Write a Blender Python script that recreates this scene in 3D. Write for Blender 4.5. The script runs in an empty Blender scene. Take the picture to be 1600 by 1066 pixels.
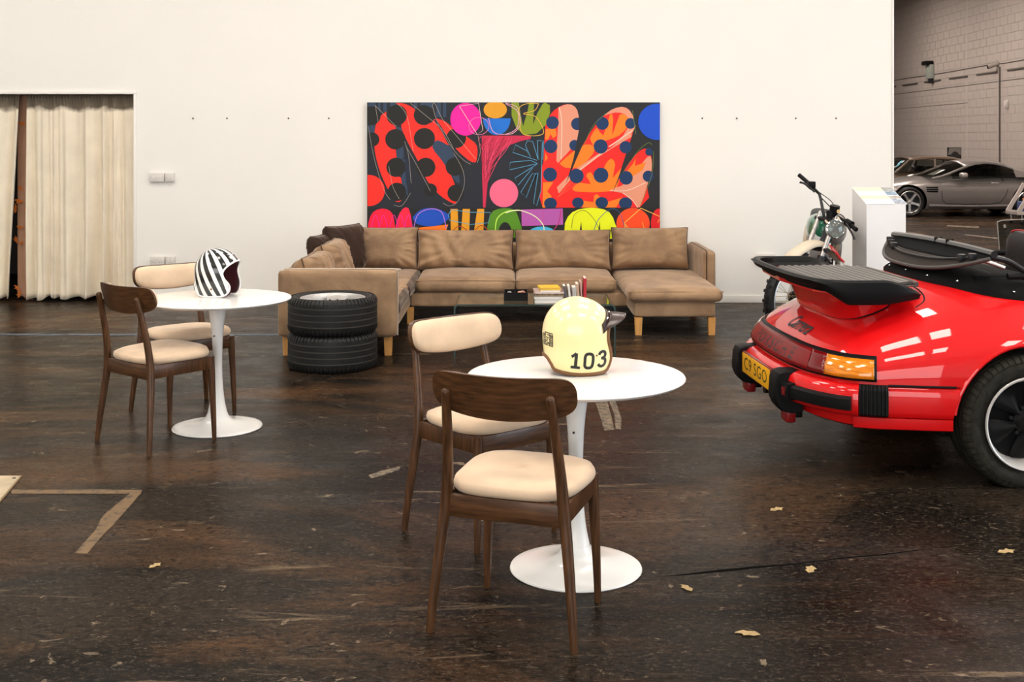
import bpy, bmesh, math, random
from mathutils import Vector, Matrix, noise
from mathutils.geometry import tessellate_polygon
R = math.radians
S = bpy.context.scene
C = S.collection

# ------------------------------------------------------------------ camera, world, light, exposure
F, CAMH, HOR = 1850.0, 1.61, 222.0            # focal length in pixels of a 1600 wide frame, eye height, horizon row
cam = bpy.data.cameras.new('camera')
cam.sensor_width = 36; cam.lens = F / 1600 * 36
cam.shift_y = -(533 - HOR) / 1600
cam.clip_end = 200
co = bpy.data.objects.new('camera', cam); C.objects.link(co)
co.location = (0, 0, CAMH); co.rotation_euler = (R(90), 0, 0)
S.camera = co

W = bpy.data.worlds.new('world'); S.world = W; W.use_nodes = True
W.node_tree.nodes['Background'].inputs[0].default_value = (0.80, 0.90, 1.0, 1)
W.node_tree.nodes['Background'].inputs[1].default_value = 0.5

def area(name, loc, rot, sx, sy, power, col):
    l = bpy.data.lights.new(name, 'AREA'); l.shape = 'RECTANGLE'; l.size = sx; l.size_y = sy
    l.energy = power; l.color = col
    o = bpy.data.objects.new(name, l); C.objects.link(o); o.location = loc; o.rotation_euler = rot
    return o
# daylight through the two open roller doors behind the viewer, one straight behind, one on the right-hand side
area('daylight_rear_door', (-1.5, -5.6, 2.4), (R(84), 0, 0), 9.0, 4.4, 520, (1.0, 0.97, 0.93))
area('daylight_side_door', (12.7, 2.2, 2.2), (R(88), 0, R(90)), 5.5, 4.0, 560, (0.80, 0.90, 1.0))
PANEL_POWER = 20.0

S.view_settings.view_transform = 'Standard'
S.view_settings.look = 'None'
S.view_settings.gamma = 1.0
S.view_settings.use_curve_mapping = False
S.view_settings.exposure = 0.0

# ------------------------------------------------------------------ helpers
def at(px, py, Y):                            # the point at depth Y that stands at a pixel of the photograph
    return Vector(((px - 800) * Y / F, Y, CAMH - (py - HOR) * Y / F))
def fl(px, py, z=0.0):                        # a point of the floor
    Y = (CAMH - z) * F / (py - HOR)
    return Vector(((px - 800) * Y / F, Y, z))

def lin(c):
    c = c / 255.0
    return c / 12.92 if c <= 0.04045 else ((c + 0.055) / 1.055) ** 2.4
def rgb(r, g, b): return (lin(r), lin(g), lin(b), 1)

MATS = {}
def nodes_of(m): return m.node_tree.nodes, m.node_tree.links
def mat(name, col, rough=0.5, metal=0.0, spec=0.5, coat=0.0, sheen=0.0, trans=0.0, ior=1.45, emit=None, estr=0.0,
        var=0.0, vscale=8.0, vstretch=(1, 1, 1), bump=0.0, bscale=60.0, alpha=1.0):
    m = bpy.data.materials.new(name); m.use_nodes = True
    N, L = nodes_of(m); b = N['Principled BSDF']
    b.inputs['Base Color'].default_value = col; b.inputs['Roughness'].default_value = rough
    b.inputs['Metallic'].default_value = metal; b.inputs['Specular IOR Level'].default_value = spec
    b.inputs['Coat Weight'].default_value = coat; b.inputs['Coat Roughness'].default_value = 0.03
    b.inputs['Sheen Weight'].default_value = sheen; b.inputs['Sheen Roughness'].default_value = 0.35
    b.inputs['Transmission Weight'].default_value = trans; b.inputs['IOR'].default_value = ior
    b.inputs['Alpha'].default_value = alpha
    if emit: b.inputs['Emission Color'].default_value = emit; b.inputs['Emission Strength'].default_value = estr
    tc = mp = None
    if var or bump:
        tc = N.new('ShaderNodeTexCoord'); mp = N.new('ShaderNodeMapping')
        mp.inputs['Scale'].default_value = vstretch; L.new(tc.outputs['Object'], mp.inputs['Vector'])
    if var:
        n = N.new('ShaderNodeTexNoise'); n.inputs['Scale'].default_value = vscale; n.inputs['Detail'].default_value = 6
        L.new(mp.outputs[0], n.inputs['Vector'])
        r = N.new('ShaderNodeValToRGB'); r.color_ramp.elements[0].position = 0.3; r.color_ramp.elements[1].position = 0.7
        r.color_ramp.elements[0].color = tuple(max(0, c * (1 - var)) for c in col[:3]) + (1,)
        r.color_ramp.elements[1].color = tuple(min(1, c * (1 + var)) for c in col[:3]) + (1,)
        L.new(n.outputs[0], r.inputs[0]); L.new(r.outputs[0], b.inputs['Base Color'])
    if bump:
        n2 = N.new('ShaderNodeTexNoise'); n2.inputs['Scale'].default_value = bscale; n2.inputs['Detail'].default_value = 4
        L.new(mp.outputs[0], n2.inputs['Vector'])
        bp = N.new('ShaderNodeBump'); bp.inputs['Strength'].default_value = bump; bp.inputs['Distance'].default_value = 0.01
        L.new(n2.outputs[0], bp.inputs['Height']); L.new(bp.outputs[0], b.inputs['Normal'])
    MATS[name] = m
    return m

class MB:                                     # collects shapes into ONE mesh
    def __init__(s): s.v = []; s.f = []; s.mi = []
    def add(s, v, f, mi=0, M=None):
        o = len(s.v)
        s.v += [tuple(M @ Vector(p)) if M else tuple(p) for p in v]
        s.f += [tuple(i + o for i in q) for q in f]; s.mi += [mi] * len(f)
        return s
    def box(s, x0, x1, y0, y1, z0, z1, bev=0.0, mi=0, M=None, seg=2):
        if bev <= 0:
            v = [(x, y, z) for z in (z0, z1) for y in (y0, y1) for x in (x0, x1)]
            return s.add(v, [(0, 2, 3, 1), (4, 5, 7, 6), (0, 1, 5, 4), (2, 6, 7, 3), (0, 4, 6, 2), (1, 3, 7, 5)], mi, M)
        b = bmesh.new(); bmesh.ops.create_cube(b, size=1)
        for q in b.verts:
            q.co = Vector(((x0 + x1) / 2 + q.co.x * (x1 - x0), (y0 + y1) / 2 + q.co.y * (y1 - y0), (z0 + z1) / 2 + q.co.z * (z1 - z0)))
        bev = min(bev, 0.49 * min(x1 - x0, y1 - y0, z1 - z0))
        bmesh.ops.bevel(b, geom=b.edges[:], offset=bev, segments=seg, affect='EDGES', profile=0.5)
        b.verts.index_update()
        s.add([q.co[:] for q in b.verts], [[q.index for q in f.verts] for f in b.faces], mi, M); b.free()
        return s
    def tube(s, pts, r, n=8, closed=False, caps=True, mi=0, M=None, up=None):
        pts = [Vector(p) for p in pts]; k = len(pts)
        rs = r if isinstance(r, (list, tuple)) else [r] * k
        T = []
        for i in range(k):
            a = pts[i - 1] if (i or closed) else pts[i]; c = pts[(i + 1) % k] if (i < k - 1 or closed) else pts[i]
            t = c - a; T.append(t.normalized() if t.length > 1e-9 else Vector((0, 0, 1)))
        u = Vector(up) if up else (Vector((0, 0, 1)) if abs(T[0].z) < 0.9 else Vector((1, 0, 0)))
        v = []
        for i in range(k):
            u = (u - T[i] * u.dot(T[i])); u.normalize(); w = T[i].cross(u)
            for j in range(n):
                a = 2 * math.pi * j / n
                v.append(pts[i] + (u * math.cos(a) + w * math.sin(a)) * rs[i])
        f = [(i * n + j, i * n + (j + 1) % n, ((i + 1) % k) * n + (j + 1) % n, ((i + 1) % k) * n + j)
             for i in range(k if closed else k - 1) for j in range(n)]
        if caps and not closed:
            f += [tuple(reversed(range(n))), tuple(range((k - 1) * n, k * n))]
        return s.add(v, f, mi, M)
    def lathe(s, prof, n=32, mi=0, M=None, close=False):
        v = []; f = []; k = len(prof)
        for r, z in prof:
            for j in range(n):
                a = 2 * math.pi * j / n; v.append((r * math.cos(a), r * math.sin(a), z))
        for i in range(k if close else k - 1):
            for j in range(n):
                i2 = (i + 1) % k
                f.append((i * n + j, i * n + (j + 1) % n, i2 * n + (j + 1) % n, i2 * n + j))
        if not close:
            if prof[0][0] > 1e-5: f.append(tuple(reversed(range(n))))
            if prof[-1][0] > 1e-5: f.append(tuple(range((k - 1) * n, k * n)))
        return s.add(v, f, mi, M)
    def prism(s, poly, z0, z1, mi=0, M=None):
        n = len(poly); v = [(p[0], p[1], z0) for p in poly] + [(p[0], p[1], z1) for p in poly]
        f = [tuple(reversed(range(n))), tuple(range(n, 2 * n))] + [(i, (i + 1) % n, n + (i + 1) % n, n + i) for i in range(n)]
        return s.add(v, f, mi, M)
    def grid(s, fn, nu, nv, mi=0, M=None, cu=False, cv=False):
        v = [fn(i / nu, j / nv) for i in range(nu + (0 if cu else 1)) for j in range(nv + (0 if cv else 1))]
        b = nv + (0 if cv else 1); a = nu + (0 if cu else 1); f = []
        for i in range(nu):
            for j in range(nv):
                i2 = (i + 1) % a; j2 = (j + 1) % b
                f.append((i * b + j, i2 * b + j, i2 * b + j2, i * b + j2))
        return s.add(v, f, mi, M)
    def build(s, name, m, parent=None, smooth=40, weld=0.0, recalc=True, loc=None):
        me = bpy.data.meshes.new(name); me.from_pydata(s.v, [], s.f)
        for q in (m if isinstance(m, (list, tuple)) else [m]): me.materials.append(q)
        me.polygons.foreach_set('material_index', s.mi)
        if weld or recalc:
            b = bmesh.new(); b.from_mesh(me)
            if weld: bmesh.ops.remove_doubles(b, verts=b.verts[:], dist=weld)
            if recalc: bmesh.ops.recalc_face_normals(b, faces=b.faces[:])
            b.to_mesh(me); b.free()
        if smooth:
            me.polygons.foreach_set('use_smooth', [True] * len(me.polygons))
            me.set_sharp_from_angle(angle=R(smooth))
        me.update()
        o = bpy.data.objects.new(name, me); C.objects.link(o)
        if parent: o.parent = parent
        if loc is not None: o.location = loc
        return o

def tag(o, label=None, cat=None, group=None, kind=None):
    if label: o['label'] = label
    if cat: o['category'] = cat
    if group: o['group'] = group
    if kind: o['kind'] = kind
    return o
def thing(name, label, cat, loc=(0, 0, 0), rz=0.0, group=None, rot=None):
    o = bpy.data.objects.new(name, None); C.objects.link(o); o.empty_display_size = 0.1
    o.location = loc; o.rotation_euler = rot if rot else (0, 0, rz)
    return tag(o, label, cat, group)
def kids(o): return [c for c in bpy.data.objects if c.parent == o]
def dup(root, loc, rz, label=None, group=None):
    def cp(o, par):
        c = o.copy(); C.objects.link(c)
        if par: c.parent = par
        for q in kids(o):
            if q.name in snapshot: cp(q, c)
        return c
    snapshot = {o.name for o in bpy.data.objects}
    r = cp(root, None); r.location = loc; r.rotation_euler = (0, 0, rz)
    return tag(r, label, None, group)

def spline(P, n):                             # Catmull-Rom through points of any dimension, n samples per span
    P = [tuple(p) for p in P]; out = []
    for i in range(len(P) - 1):
        a = P[max(i - 1, 0)]; b = P[i]; c = P[i + 1]; d = P[min(i + 2, len(P) - 1)]
        for k in range(n):
            t = k / n
            out.append(tuple(0.5 * (2 * b[j] + (c[j] - a[j]) * t + (2 * a[j] - 5 * b[j] + 4 * c[j] - d[j]) * t * t + (3 * b[j] - a[j] - 3 * c[j] + d[j]) * t ** 3)
                             for j in range(len(b))))
    out.append(P[-1]); return out
def lerp_tab(T, x):
    if x <= T[0][0]: return T[0][1]
    for (a, b), (c, d) in zip(T, T[1:]):
        if x <= c:
            t = (x - a) / (c - a); return b + (d - b) * t
    return T[-1][1]
def smooth_tab(T, x):
    if T[0][0] > T[-1][0]: T = T[::-1]
    if x <= T[0][0]: return T[0][1]
    if x >= T[-1][0]: return T[-1][1]
    for i in range(len(T) - 1):
        if x <= T[i + 1][0]:
            x0, y0 = T[i]; x1, y1 = T[i + 1]
            m0 = (y1 - T[i - 1][1]) / (x1 - T[i - 1][0]) if i else (y1 - y0) / (x1 - x0)
            m1 = (T[i + 2][1] - y0) / (T[i + 2][0] - x0) if i + 2 < len(T) else (y1 - y0) / (x1 - x0)
            h = x1 - x0; t = (x - x0) / h
            return (2 * t ** 3 - 3 * t * t + 1) * y0 + (t ** 3 - 2 * t * t + t) * h * m0 + (3 * t * t - 2 * t ** 3) * y1 + (t ** 3 - t * t) * h * m1

def soft_box(mb, x0, x1, y0, y1, z0, z1, r, n=10, bulge=0.0, wr=0.0, ws=6.0, seed=0, side=0.0, mi=0, M=None, pinch=0.0):
    """upholstered block: rounded edges, crowned faces, fabric wrinkles"""
    b = bmesh.new(); bmesh.ops.create_cube(b, size=2)
    bmesh.ops.subdivide_edges(b, edges=b.edges[:], cuts=n, use_grid_fill=True)
    hx, hy, hz = (x1 - x0) / 2, (y1 - y0) / 2, (z1 - z0) / 2
    c = Vector(((x0 + x1) / 2, (y0 + y1) / 2, (z0 + z1) / 2)); r = min(r, hx, hy, hz)
    for q in b.verts:
        u, v, w = q.co
        e = lambda t: math.copysign(abs(t) ** 0.75, t)     # denser near the edges
        p = Vector((e(u) * hx, e(v) * hy, e(w) * hz))
        k = Vector((max(-hx + r, min(hx - r, p.x)), max(-hy + r, min(hy - r, p.y)), max(-hz + r, min(hz - r, p.z))))
        d = p - k
        nn = d.normalized() if d.length > 1e-6 else Vector((0, 0, 1))
        p = k + nn * r if d.length > 1e-6 else p
        a = p.x / hx; bb = p.y / hy; cc = p.z / hz
        p.z += bulge * math.copysign(1, p.z) * (1 - a * a) * (1 - bb * bb) * abs(cc)
        p.y += side * math.copysign(1, p.y) * (1 - a * a) * (1 - cc * cc) * abs(bb)
        if pinch:
            p.x *= 1 - pinch * (1 - cc * cc) * abs(a); p.z *= 1 - pinch * (1 - a * a) * 0.6 * abs(cc)
        if wr:
            g = noise.noise(Vector((p.x * ws + seed, p.y * ws, p.z * ws))) + 0.5 * noise.noise(Vector((p.x * ws * 2.3, p.y * ws * 2.3 + seed, p.z * ws * 2.3)))
            p += nn * wr * g
        q.co = c + p
    b.verts.index_update()
    mb.add([q.co[:] for q in b.verts], [[q.index for q in f.verts] for f in b.faces], mi, M); b.free()
    return mb

def text_mesh(s, size, shear=0.0, space=1.0, bold=0.0):
    """flat lettering outline as vertices and faces, lying in x/y"""
    cu = bpy.data.curves.new('lettering', 'FONT'); cu.body = s; cu.size = size; cu.offset = bold; cu.shear = shear; cu.space_character = space
    cu.align_x = 'CENTER'; cu.align_y = 'CENTER'; cu.resolution_u = 3
    o = bpy.data.objects.new('lettering', cu); C.objects.link(o)
    dg = bpy.context.evaluated_depsgraph_get(); dg.update()
    me = bpy.data.meshes.new_from_object(o.evaluated_get(dg))
    b = bmesh.new(); b.from_mesh(me); bmesh.ops.triangulate(b, faces=b.faces[:])
    b.verts.index_update()
    v = [q.co[:] for q in b.verts]; f = [[q.index for q in x.verts] for x in b.faces]
    b.free(); bpy.data.objects.remove(o); bpy.data.curves.remove(cu); bpy.data.meshes.remove(me)
    return v, f

def cut(o, cutters):
    """boolean difference, kept as plain mesh data"""
    for c in cutters:
        md = o.modifiers.new('cut', 'BOOLEAN'); md.object = c; md.operation = 'DIFFERENCE'; md.solver = 'EXACT'
    dg = bpy.context.evaluated_depsgraph_get(); dg.update()
    me = bpy.data.meshes.new_from_object(o.evaluated_get(dg))
    o.modifiers.clear(); old = o.data; o.data = me; bpy.data.meshes.remove(old)
    for c in cutters: bpy.data.objects.remove(c)
    me.polygons.foreach_set('use_smooth', [True] * len(me.polygons)); me.set_sharp_from_angle(angle=R(38))
    return o

# ------------------------------------------------------------------ materials
m_white = mat('white_lacquer', (0.86, 0.85, 0.83, 1), 0.22, coat=0.3)
m_wall = mat('painted_plaster', (0.86, 0.835, 0.795, 1), 0.75, var=0.012, vscale=1.2, bump=0.04, bscale=40)
m_block = mat('painted_block', (0.47, 0.42, 0.385, 1), 0.8, var=0.05, vscale=0.9, bump=0.25, bscale=70)
m_mortar = mat('painted_mortar', (0.36, 0.32, 0.29, 1), 0.9)
m_ceil = mat('ceiling_sheet', (0.62, 0.6, 0.57, 1), 0.8, var=0.03, vscale=2)
m_black = mat('black_plastic', (0.006, 0.006, 0.0065, 1), 0.5, spec=0.16)
m_rubber = mat('black_rubber', (0.007, 0.007, 0.0075, 1), 0.6, spec=0.2, bump=0.1, bscale=300)
m_tyre = mat('tyre_rubber', (0.012, 0.012, 0.0125, 1), 0.5, spec=0.35, var=0.25, vscale=30)
m_tyregrime = mat('tyre_tread_dusty', (0.020, 0.018, 0.013, 1), 0.75, spec=0.25, var=0.5, vscale=25, bump=0.3, bscale=120)
m_groove = mat('tyre_groove_dust', (0.13, 0.115, 0.10, 1), 0.9)
m_chrome = mat('chrome', (0.75, 0.75, 0.76, 1), 0.12, 1.0)
m_alu = mat('cast_alloy', (0.62, 0.61, 0.6, 1), 0.32, 0.9)
m_alumatt = mat('painted_alloy', (0.52, 0.51, 0.5, 1), 0.4, 0.6)
m_dark = mat('dark_metal', (0.03, 0.03, 0.033, 1), 0.4, 0.6)
m_red = mat('red_car_paint', (0.66, 0.003, 0.005, 1), 0.5, spec=0.15, coat=0.95)
m_redplastic = mat('red_plastic', (0.22, 0.006, 0.008, 1), 0.3, coat=0.4)
m_lensred = mat('red_lens', (0.16, 0.004, 0.006, 1), 0.08, coat=0.7)
m_lensamber = mat('amber_lens', (0.80, 0.22, 0.01, 1), 0.1, coat=0.7, var=0.35, vscale=18, vstretch=(1, 1, 6))
m_grille = mat('grille_slat', (0.085, 0.078, 0.070, 1), 0.4)
m_softtop = mat('black_softtop_cloth', (0.006, 0.006, 0.0065, 1), 0.85, spec=0.1, bump=0.2, bscale=200)
m_headliner = mat('headliner_board', (0.024, 0.018, 0.015, 1), 0.7, spec=0.2, var=0.2, vscale=12)
m_leather = mat('black_leather', (0.012, 0.012, 0.0135, 1), 0.5, spec=0.3, bump=0.2, bscale=120)
m_oak = mat('honey_oak', (0.62, 0.31, 0.09, 1), 0.45, var=0.18, vscale=9, vstretch=(6, 6, 0.6))
m_walnut = mat('walnut_stain', (0.072, 0.0305, 0.0115, 1), 0.38, spec=0.35, coat=0.08, var=0.5, vscale=14, vstretch=(5, 5, 0.5), bump=0.05, bscale=60)
m_walnutx = mat('walnut_stain_cross', (0.072, 0.0305, 0.0115, 1), 0.38, spec=0.35, coat=0.08, var=0.5, vscale=14, vstretch=(0.6, 4, 6), bump=0.05, bscale=60)
m_cream = mat('cream_velvet', (0.66, 0.49, 0.34, 1), 0.8, sheen=0.25, var=0.13, vscale=6)
m_creampaint = mat('cream_gel_coat', (0.89, 0.77, 0.40, 1), 0.25, coat=0.5, var=0.02, vscale=6)
m_trimbrown = mat('brown_leather_trim', (0.17, 0.075, 0.025, 1), 0.5)
m_lining = mat('maroon_lining', (0.09, 0.012, 0.02, 1), 0.5, sheen=0.3)
m_ink = mat('black_ink', (0.015, 0.015, 0.014, 1), 0.5)
m_steel = mat('brushed_steel', (0.45, 0.45, 0.46, 1), 0.3, 1.0)
m_plastic = mat('white_plastic', (0.70, 0.66, 0.63, 1), 0.4)
m_paper = mat('paper', (0.8, 0.78, 0.74, 1), 0.7)
m_glassdark = mat('tinted_window', (0.012, 0.013, 0.014, 1), 0.04, spec=0.6, coat=0.5)

def velvet(name, col, dark, rough=0.75):
    m = bpy.data.materials.new(name); m.use_nodes = True; N, L = nodes_of(m); b = N['Principled BSDF']
    b.inputs['Roughness'].default_value = rough; b.inputs['Sheen Weight'].default_value = 0.5; b.inputs['Sheen Roughness'].default_value = 0.3
    b.inputs['Sheen Tint'].default_value = (1.0, 0.86, 0.72, 1)
    b.inputs['Specular IOR Level'].default_value = 0.25
    tc = N.new('ShaderNodeTexCoord')
    n = N.new('ShaderNodeTexNoise'); n.inputs['Scale'].default_value = 4.5; n.inputs['Detail'].default_value = 5; n.inputs['Distortion'].default_value = 0.8
    L.new(tc.outputs['Object'], n.inputs['Vector'])
    r = N.new('ShaderNodeValToRGB'); r.color_ramp.elements[0].position = 0.33; r.color_ramp.elements[1].position = 0.62
    r.color_ramp.elements[0].color = dark; r.color_ramp.elements[1].color = col
    L.new(n.outputs[0], r.inputs[0]); L.new(r.outputs[0], b.inputs['Base Color'])
    n2 = N.new('ShaderNodeTexNoise'); n2.inputs['Scale'].default_value = 22; n2.inputs['Detail'].default_value = 4; n2.inputs['Distortion'].default_value = 1.5
    L.new(tc.outputs['Object'], n2.inputs['Vector'])
    bp = N.new('ShaderNodeBump'); bp.inputs['Strength'].default_value = 0.25; bp.inputs['Distance'].default_value = 0.01
    L.new(n2.outputs[0], bp.inputs['Height']); L.new(bp.outputs[0], b.inputs['Normal'])
    return m
m_sofa = velvet('taupe_velvet', (0.37, 0.235, 0.135, 1), (0.235, 0.145, 0.085, 1))
m_sofabrown = velvet('brown_velvet_nap', (0.115, 0.066, 0.040, 1), (0.06, 0.033, 0.02, 1))
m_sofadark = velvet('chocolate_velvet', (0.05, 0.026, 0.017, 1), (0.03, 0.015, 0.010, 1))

def glass(name, col, rough=0.0):
    m = bpy.data.materials.new(name); m.use_nodes = True; N, L = nodes_of(m); N.remove(N['Principled BSDF'])
    g = N.new('ShaderNodeBsdfGlossy'); g.inputs['Roughness'].default_value = 0.01
    t = N.new('ShaderNodeBsdfTransparent'); t.inputs[0].default_value = col
    lw = N.new('ShaderNodeLayerWeight'); lw.inputs['Blend'].default_value = 0.5
    pw = N.new('ShaderNodeMath'); pw.operation = 'POWER'; L.new(lw.outputs['Facing'], pw.inputs[0]); pw.inputs[1].default_value = 5.0
    fr = N.new('ShaderNodeMath'); fr.operation = 'MULTIPLY_ADD'; L.new(pw.outputs[0], fr.inputs[0]); fr.inputs[1].default_value = 0.95; fr.inputs[2].default_value = 0.045
    mx = N.new('ShaderNodeMixShader'); L.new(fr.outputs[0], mx.inputs[0]); L.new(t.outputs[0], mx.inputs[1]); L.new(g.outputs[0], mx.inputs[2])
    L.new(mx.outputs[0], N['Material Output'].inputs['Surface'])
    return m
m_glass = glass('clear_glass', (0.86, 0.93, 0.91, 1))
m_glassedge = mat('glass_edge', (0.015, 0.045, 0.04, 1), 0.08, coat=0.5)
m_carglass = glass('tinted_car_glass', (0.36, 0.38, 0.36, 1))

def floor_material():
    m = bpy.data.materials.new('sealed_dark_concrete'); m.use_nodes = True; N, L = nodes_of(m); b = N['Principled BSDF']
    geo = N.new('ShaderNodeNewGeometry')
    def tex(scale, detail, sc, rough=0.6, dist=0.0):
        mp = N.new('ShaderNodeMapping'); mp.inputs['Scale'].default_value = sc; L.new(geo.outputs['Position'], mp.inputs['Vector'])
        n = N.new('ShaderNodeTexNoise'); n.inputs['Scale'].default_value = scale; n.inputs['Detail'].default_value = detail
        n.inputs['Roughness'].default_value = rough; n.inputs['Distortion'].default_value = dist
        L.new(mp.outputs[0], n.inputs['Vector']); return n.outputs[0]
    def ramp(src, p0, p1, c0, c1):
        r = N.new('ShaderNodeValToRGB'); r.color_ramp.elements[0].position = p0; r.color_ramp.elements[1].position = p1
        r.color_ramp.elements[0].color = c0; r.color_ramp.elements[1].color = c1
        L.new(src, r.inputs[0]); return r.outputs[0]
    def mixc(fac, a, bb):
        x = N.new('ShaderNodeMix'); x.data_type = 'RGBA'; L.new(fac, x.inputs[0])
        for s_, v in ((6, a), (7, bb)):
            if isinstance(v, tuple): x.inputs[s_].default_value = v
            else: L.new(v, x.inputs[s_])
        return x.outputs[2]
    K = (0, 0, 0, 1)
    big = tex(1.0, 10, (0.5, 1.0, 1), 0.66, 0.5)
    base = ramp(big, 0.38, 0.64, (0.0030, 0.0026, 0.0024, 1), (0.027, 0.0185, 0.0125, 1))
    rust = ramp(tex(0.75, 9, (0.45, 1.2, 1), 0.70, 0.9), 0.49, 0.66, K, (0.75, 0.75, 0.75, 1))
    c1 = mixc(rust, base, (0.125, 0.060, 0.026, 1))
    grey = ramp(tex(0.6, 6, (0.6, 1.0, 1), 0.6, 0.3), 0.50, 0.66, K, (0.5, 0.5, 0.5, 1))
    c1 = mixc(grey, c1, (0.030, 0.030, 0.032, 1))
    grit = ramp(tex(55, 6, (0.8, 1.2, 1), 0.85), 0.53, 0.62, K, (0.8, 0.8, 0.8, 1))
    c2 = mixc(grit, c1, (0.105, 0.083, 0.061, 1))
    dark = ramp(tex(30, 6, (0.8, 1.3, 1), 0.8), 0.40, 0.50, (0.9, 0.9, 0.9, 1), K)
    c2 = mixc(dark, c2, (0.003, 0.0026, 0.0024, 1))
    chips = ramp(tex(11, 6, (0.8, 1.2, 1), 0.7, 1.0), 0.635, 0.665, K, (0.85, 0.85, 0.85, 1))
    c3 = mixc(chips, c2, (0.19, 0.145, 0.10, 1))
    scr = ramp(tex(3.0, 9, (0.30, 2.6, 1), 0.8, 0.8), 0.585, 0.66, K, (0.6, 0.6, 0.6, 1))
    c4 = mixc(scr, c3, (0.20, 0.14, 0.085, 1))
    spk0 = ramp(tex(80, 3, (0.8, 1.25, 1), 0.6), 0.675, 0.715, K, (0.8, 0.8, 0.8, 1))
    msk = ramp(tex(1.6, 6, (0.6, 1.1, 1), 0.7), 0.46, 0.66, (0.06, 0.06, 0.06, 1), (1, 1, 1, 1))
    mm = N.new('ShaderNodeMath'); mm.operation = 'MULTIPLY'; L.new(spk0, mm.inputs[0]); L.new(msk, mm.inputs[1]); spk = mm.outputs[0]
    c5 = mixc(spk, c4, (0.30, 0.235, 0.17, 1))
    L.new(c5, b.inputs['Base Color'])
    ro = N.new('ShaderNodeMapRange'); ro.inputs[1].default_value = 0.3; ro.inputs[2].default_value = 0.7
    ro.inputs[3].default_value = 0.19; ro.inputs[4].default_value = 0.40
    L.new(tex(4, 8, (0.7, 1.2, 1), 0.7), ro.inputs[0]); L.new(ro.outputs[0], b.inputs['Roughness'])
    b.inputs['Specular IOR Level'].default_value = 0.03
    bp = N.new('ShaderNodeBump'); bp.inputs['Strength'].default_value = 0.20; bp.inputs['Distance'].default_value = 0.005
    L.new(tex(24, 7, (0.6, 1.3, 1), 0.75), bp.inputs['Height']); L.new(bp.outputs[0], b.inputs['Normal'])
    return m
m_floor = floor_material()

def worn(name, col, amount=0.5, scale=18.0, rough=0.6):
    """worn marking: its own colour over the floor colour"""
    m = bpy.data.materials.new(name); m.use_nodes = True; N, L = nodes_of(m); b = N['Principled BSDF']
    geo = N.new('ShaderNodeNewGeometry'); n = N.new('ShaderNodeTexNoise'); n.inputs['Scale'].default_value = scale; n.inputs['Detail'].default_value = 8
    n.inputs['Roughness'].default_value = 0.7
    L.new(geo.outputs['Position'], n.inputs['Vector'])
    r = N.new('ShaderNodeValToRGB'); r.color_ramp.elements[0].position = amount - 0.07; r.color_ramp.elements[1].position = amount + 0.07
    r.color_ramp.elements[0].color = (0.022, 0.017, 0.013, 1); r.color_ramp.elements[1].color = col
    L.new(n.outputs[0], r.inputs[0]); L.new(r.outputs[0], b.inputs['Base Color']); b.inputs['Roughness'].default_value = rough
    return m
# ------------------------------------------------------------------ the building
YW = 11.87                                    # depth of the white partition's face
XR = 13.0                                     # the block wall of the hall
WX1 = at(1393, 0, YW).x                       # free end of the partition
OX1 = at(209, 0, YW).x; OX0 = OX1 - 2.75; OZ = at(0, 147, YW).z   # curtained opening
CE = 7.0
def struct(name, mb, m, parent=None, smooth=0):
    o = mb.build(name, m, parent, smooth)
    if not parent: o['kind'] = 'structure'
    return o
floor = struct('floor', MB().box(-9.2, 13.4, -6, 44, -0.12, 0), m_floor)
struct('ceiling', MB().box(-9.2, 13.4, -6, 44, CE, CE + 0.1), m_ceil)
wb = MB()
wb.box(-9, OX0, YW, YW + 0.22, 0, CE).box(OX0, OX1, YW, YW + 0.22, OZ, CE).box(OX1, WX1, YW, YW + 0.22, 0, CE)
struct('wall_back', wb, m_wall)
struct('wall_left', MB().box(-9.2, -9, -6, 44, 0, CE), m_wall)
bb = MB().box(OX1 + 0.0, WX1, YW - 0.016, YW, 0, 0.075, 0.004)
struct('baseboard_back', bb, mat('baseboard_paint', (0.83, 0.80, 0.75, 1), 0.4), smooth=40)
struct('trim_1', MB().box(WX1, WX1 + 0.022, YW - 0.012, YW + 0.232, 0, CE, 0.003), mat('corner_bead_paint', (0.86, 0.84, 0.80, 1), 0.5), smooth=40)
struct('trim_2', MB().box(OX0, OX1 + 0.03, YW - 0.012, YW, OZ, OZ + 0.035, 0.004).box(OX1, OX1 + 0.03, YW - 0.012, YW, 0, OZ, 0.004),
       mat('opening_trim_paint', (0.86, 0.83, 0.79, 1), 0.5), smooth=40)
struct('wall_end', MB().box(-9.2, 13.4, 44, 44.2, 0, CE), m_block)
struct('wall_store', MB().box(-9, WX1, 14.5, 14.7, 0, CE), mat('store_wall_paint', (0.2, 0.19, 0.18, 1), 0.8))
# rear wall of the building with the open roller door, and the side wall with a second one
struct('wall_front', MB().box(-9.2, -6.2, -6.2, -6, 0, CE).box(3.2, 13.4, -6.2, -6, 0, CE).box(-6.2, 3.2, -6.2, -6, 4.7, CE), m_wall)
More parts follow.
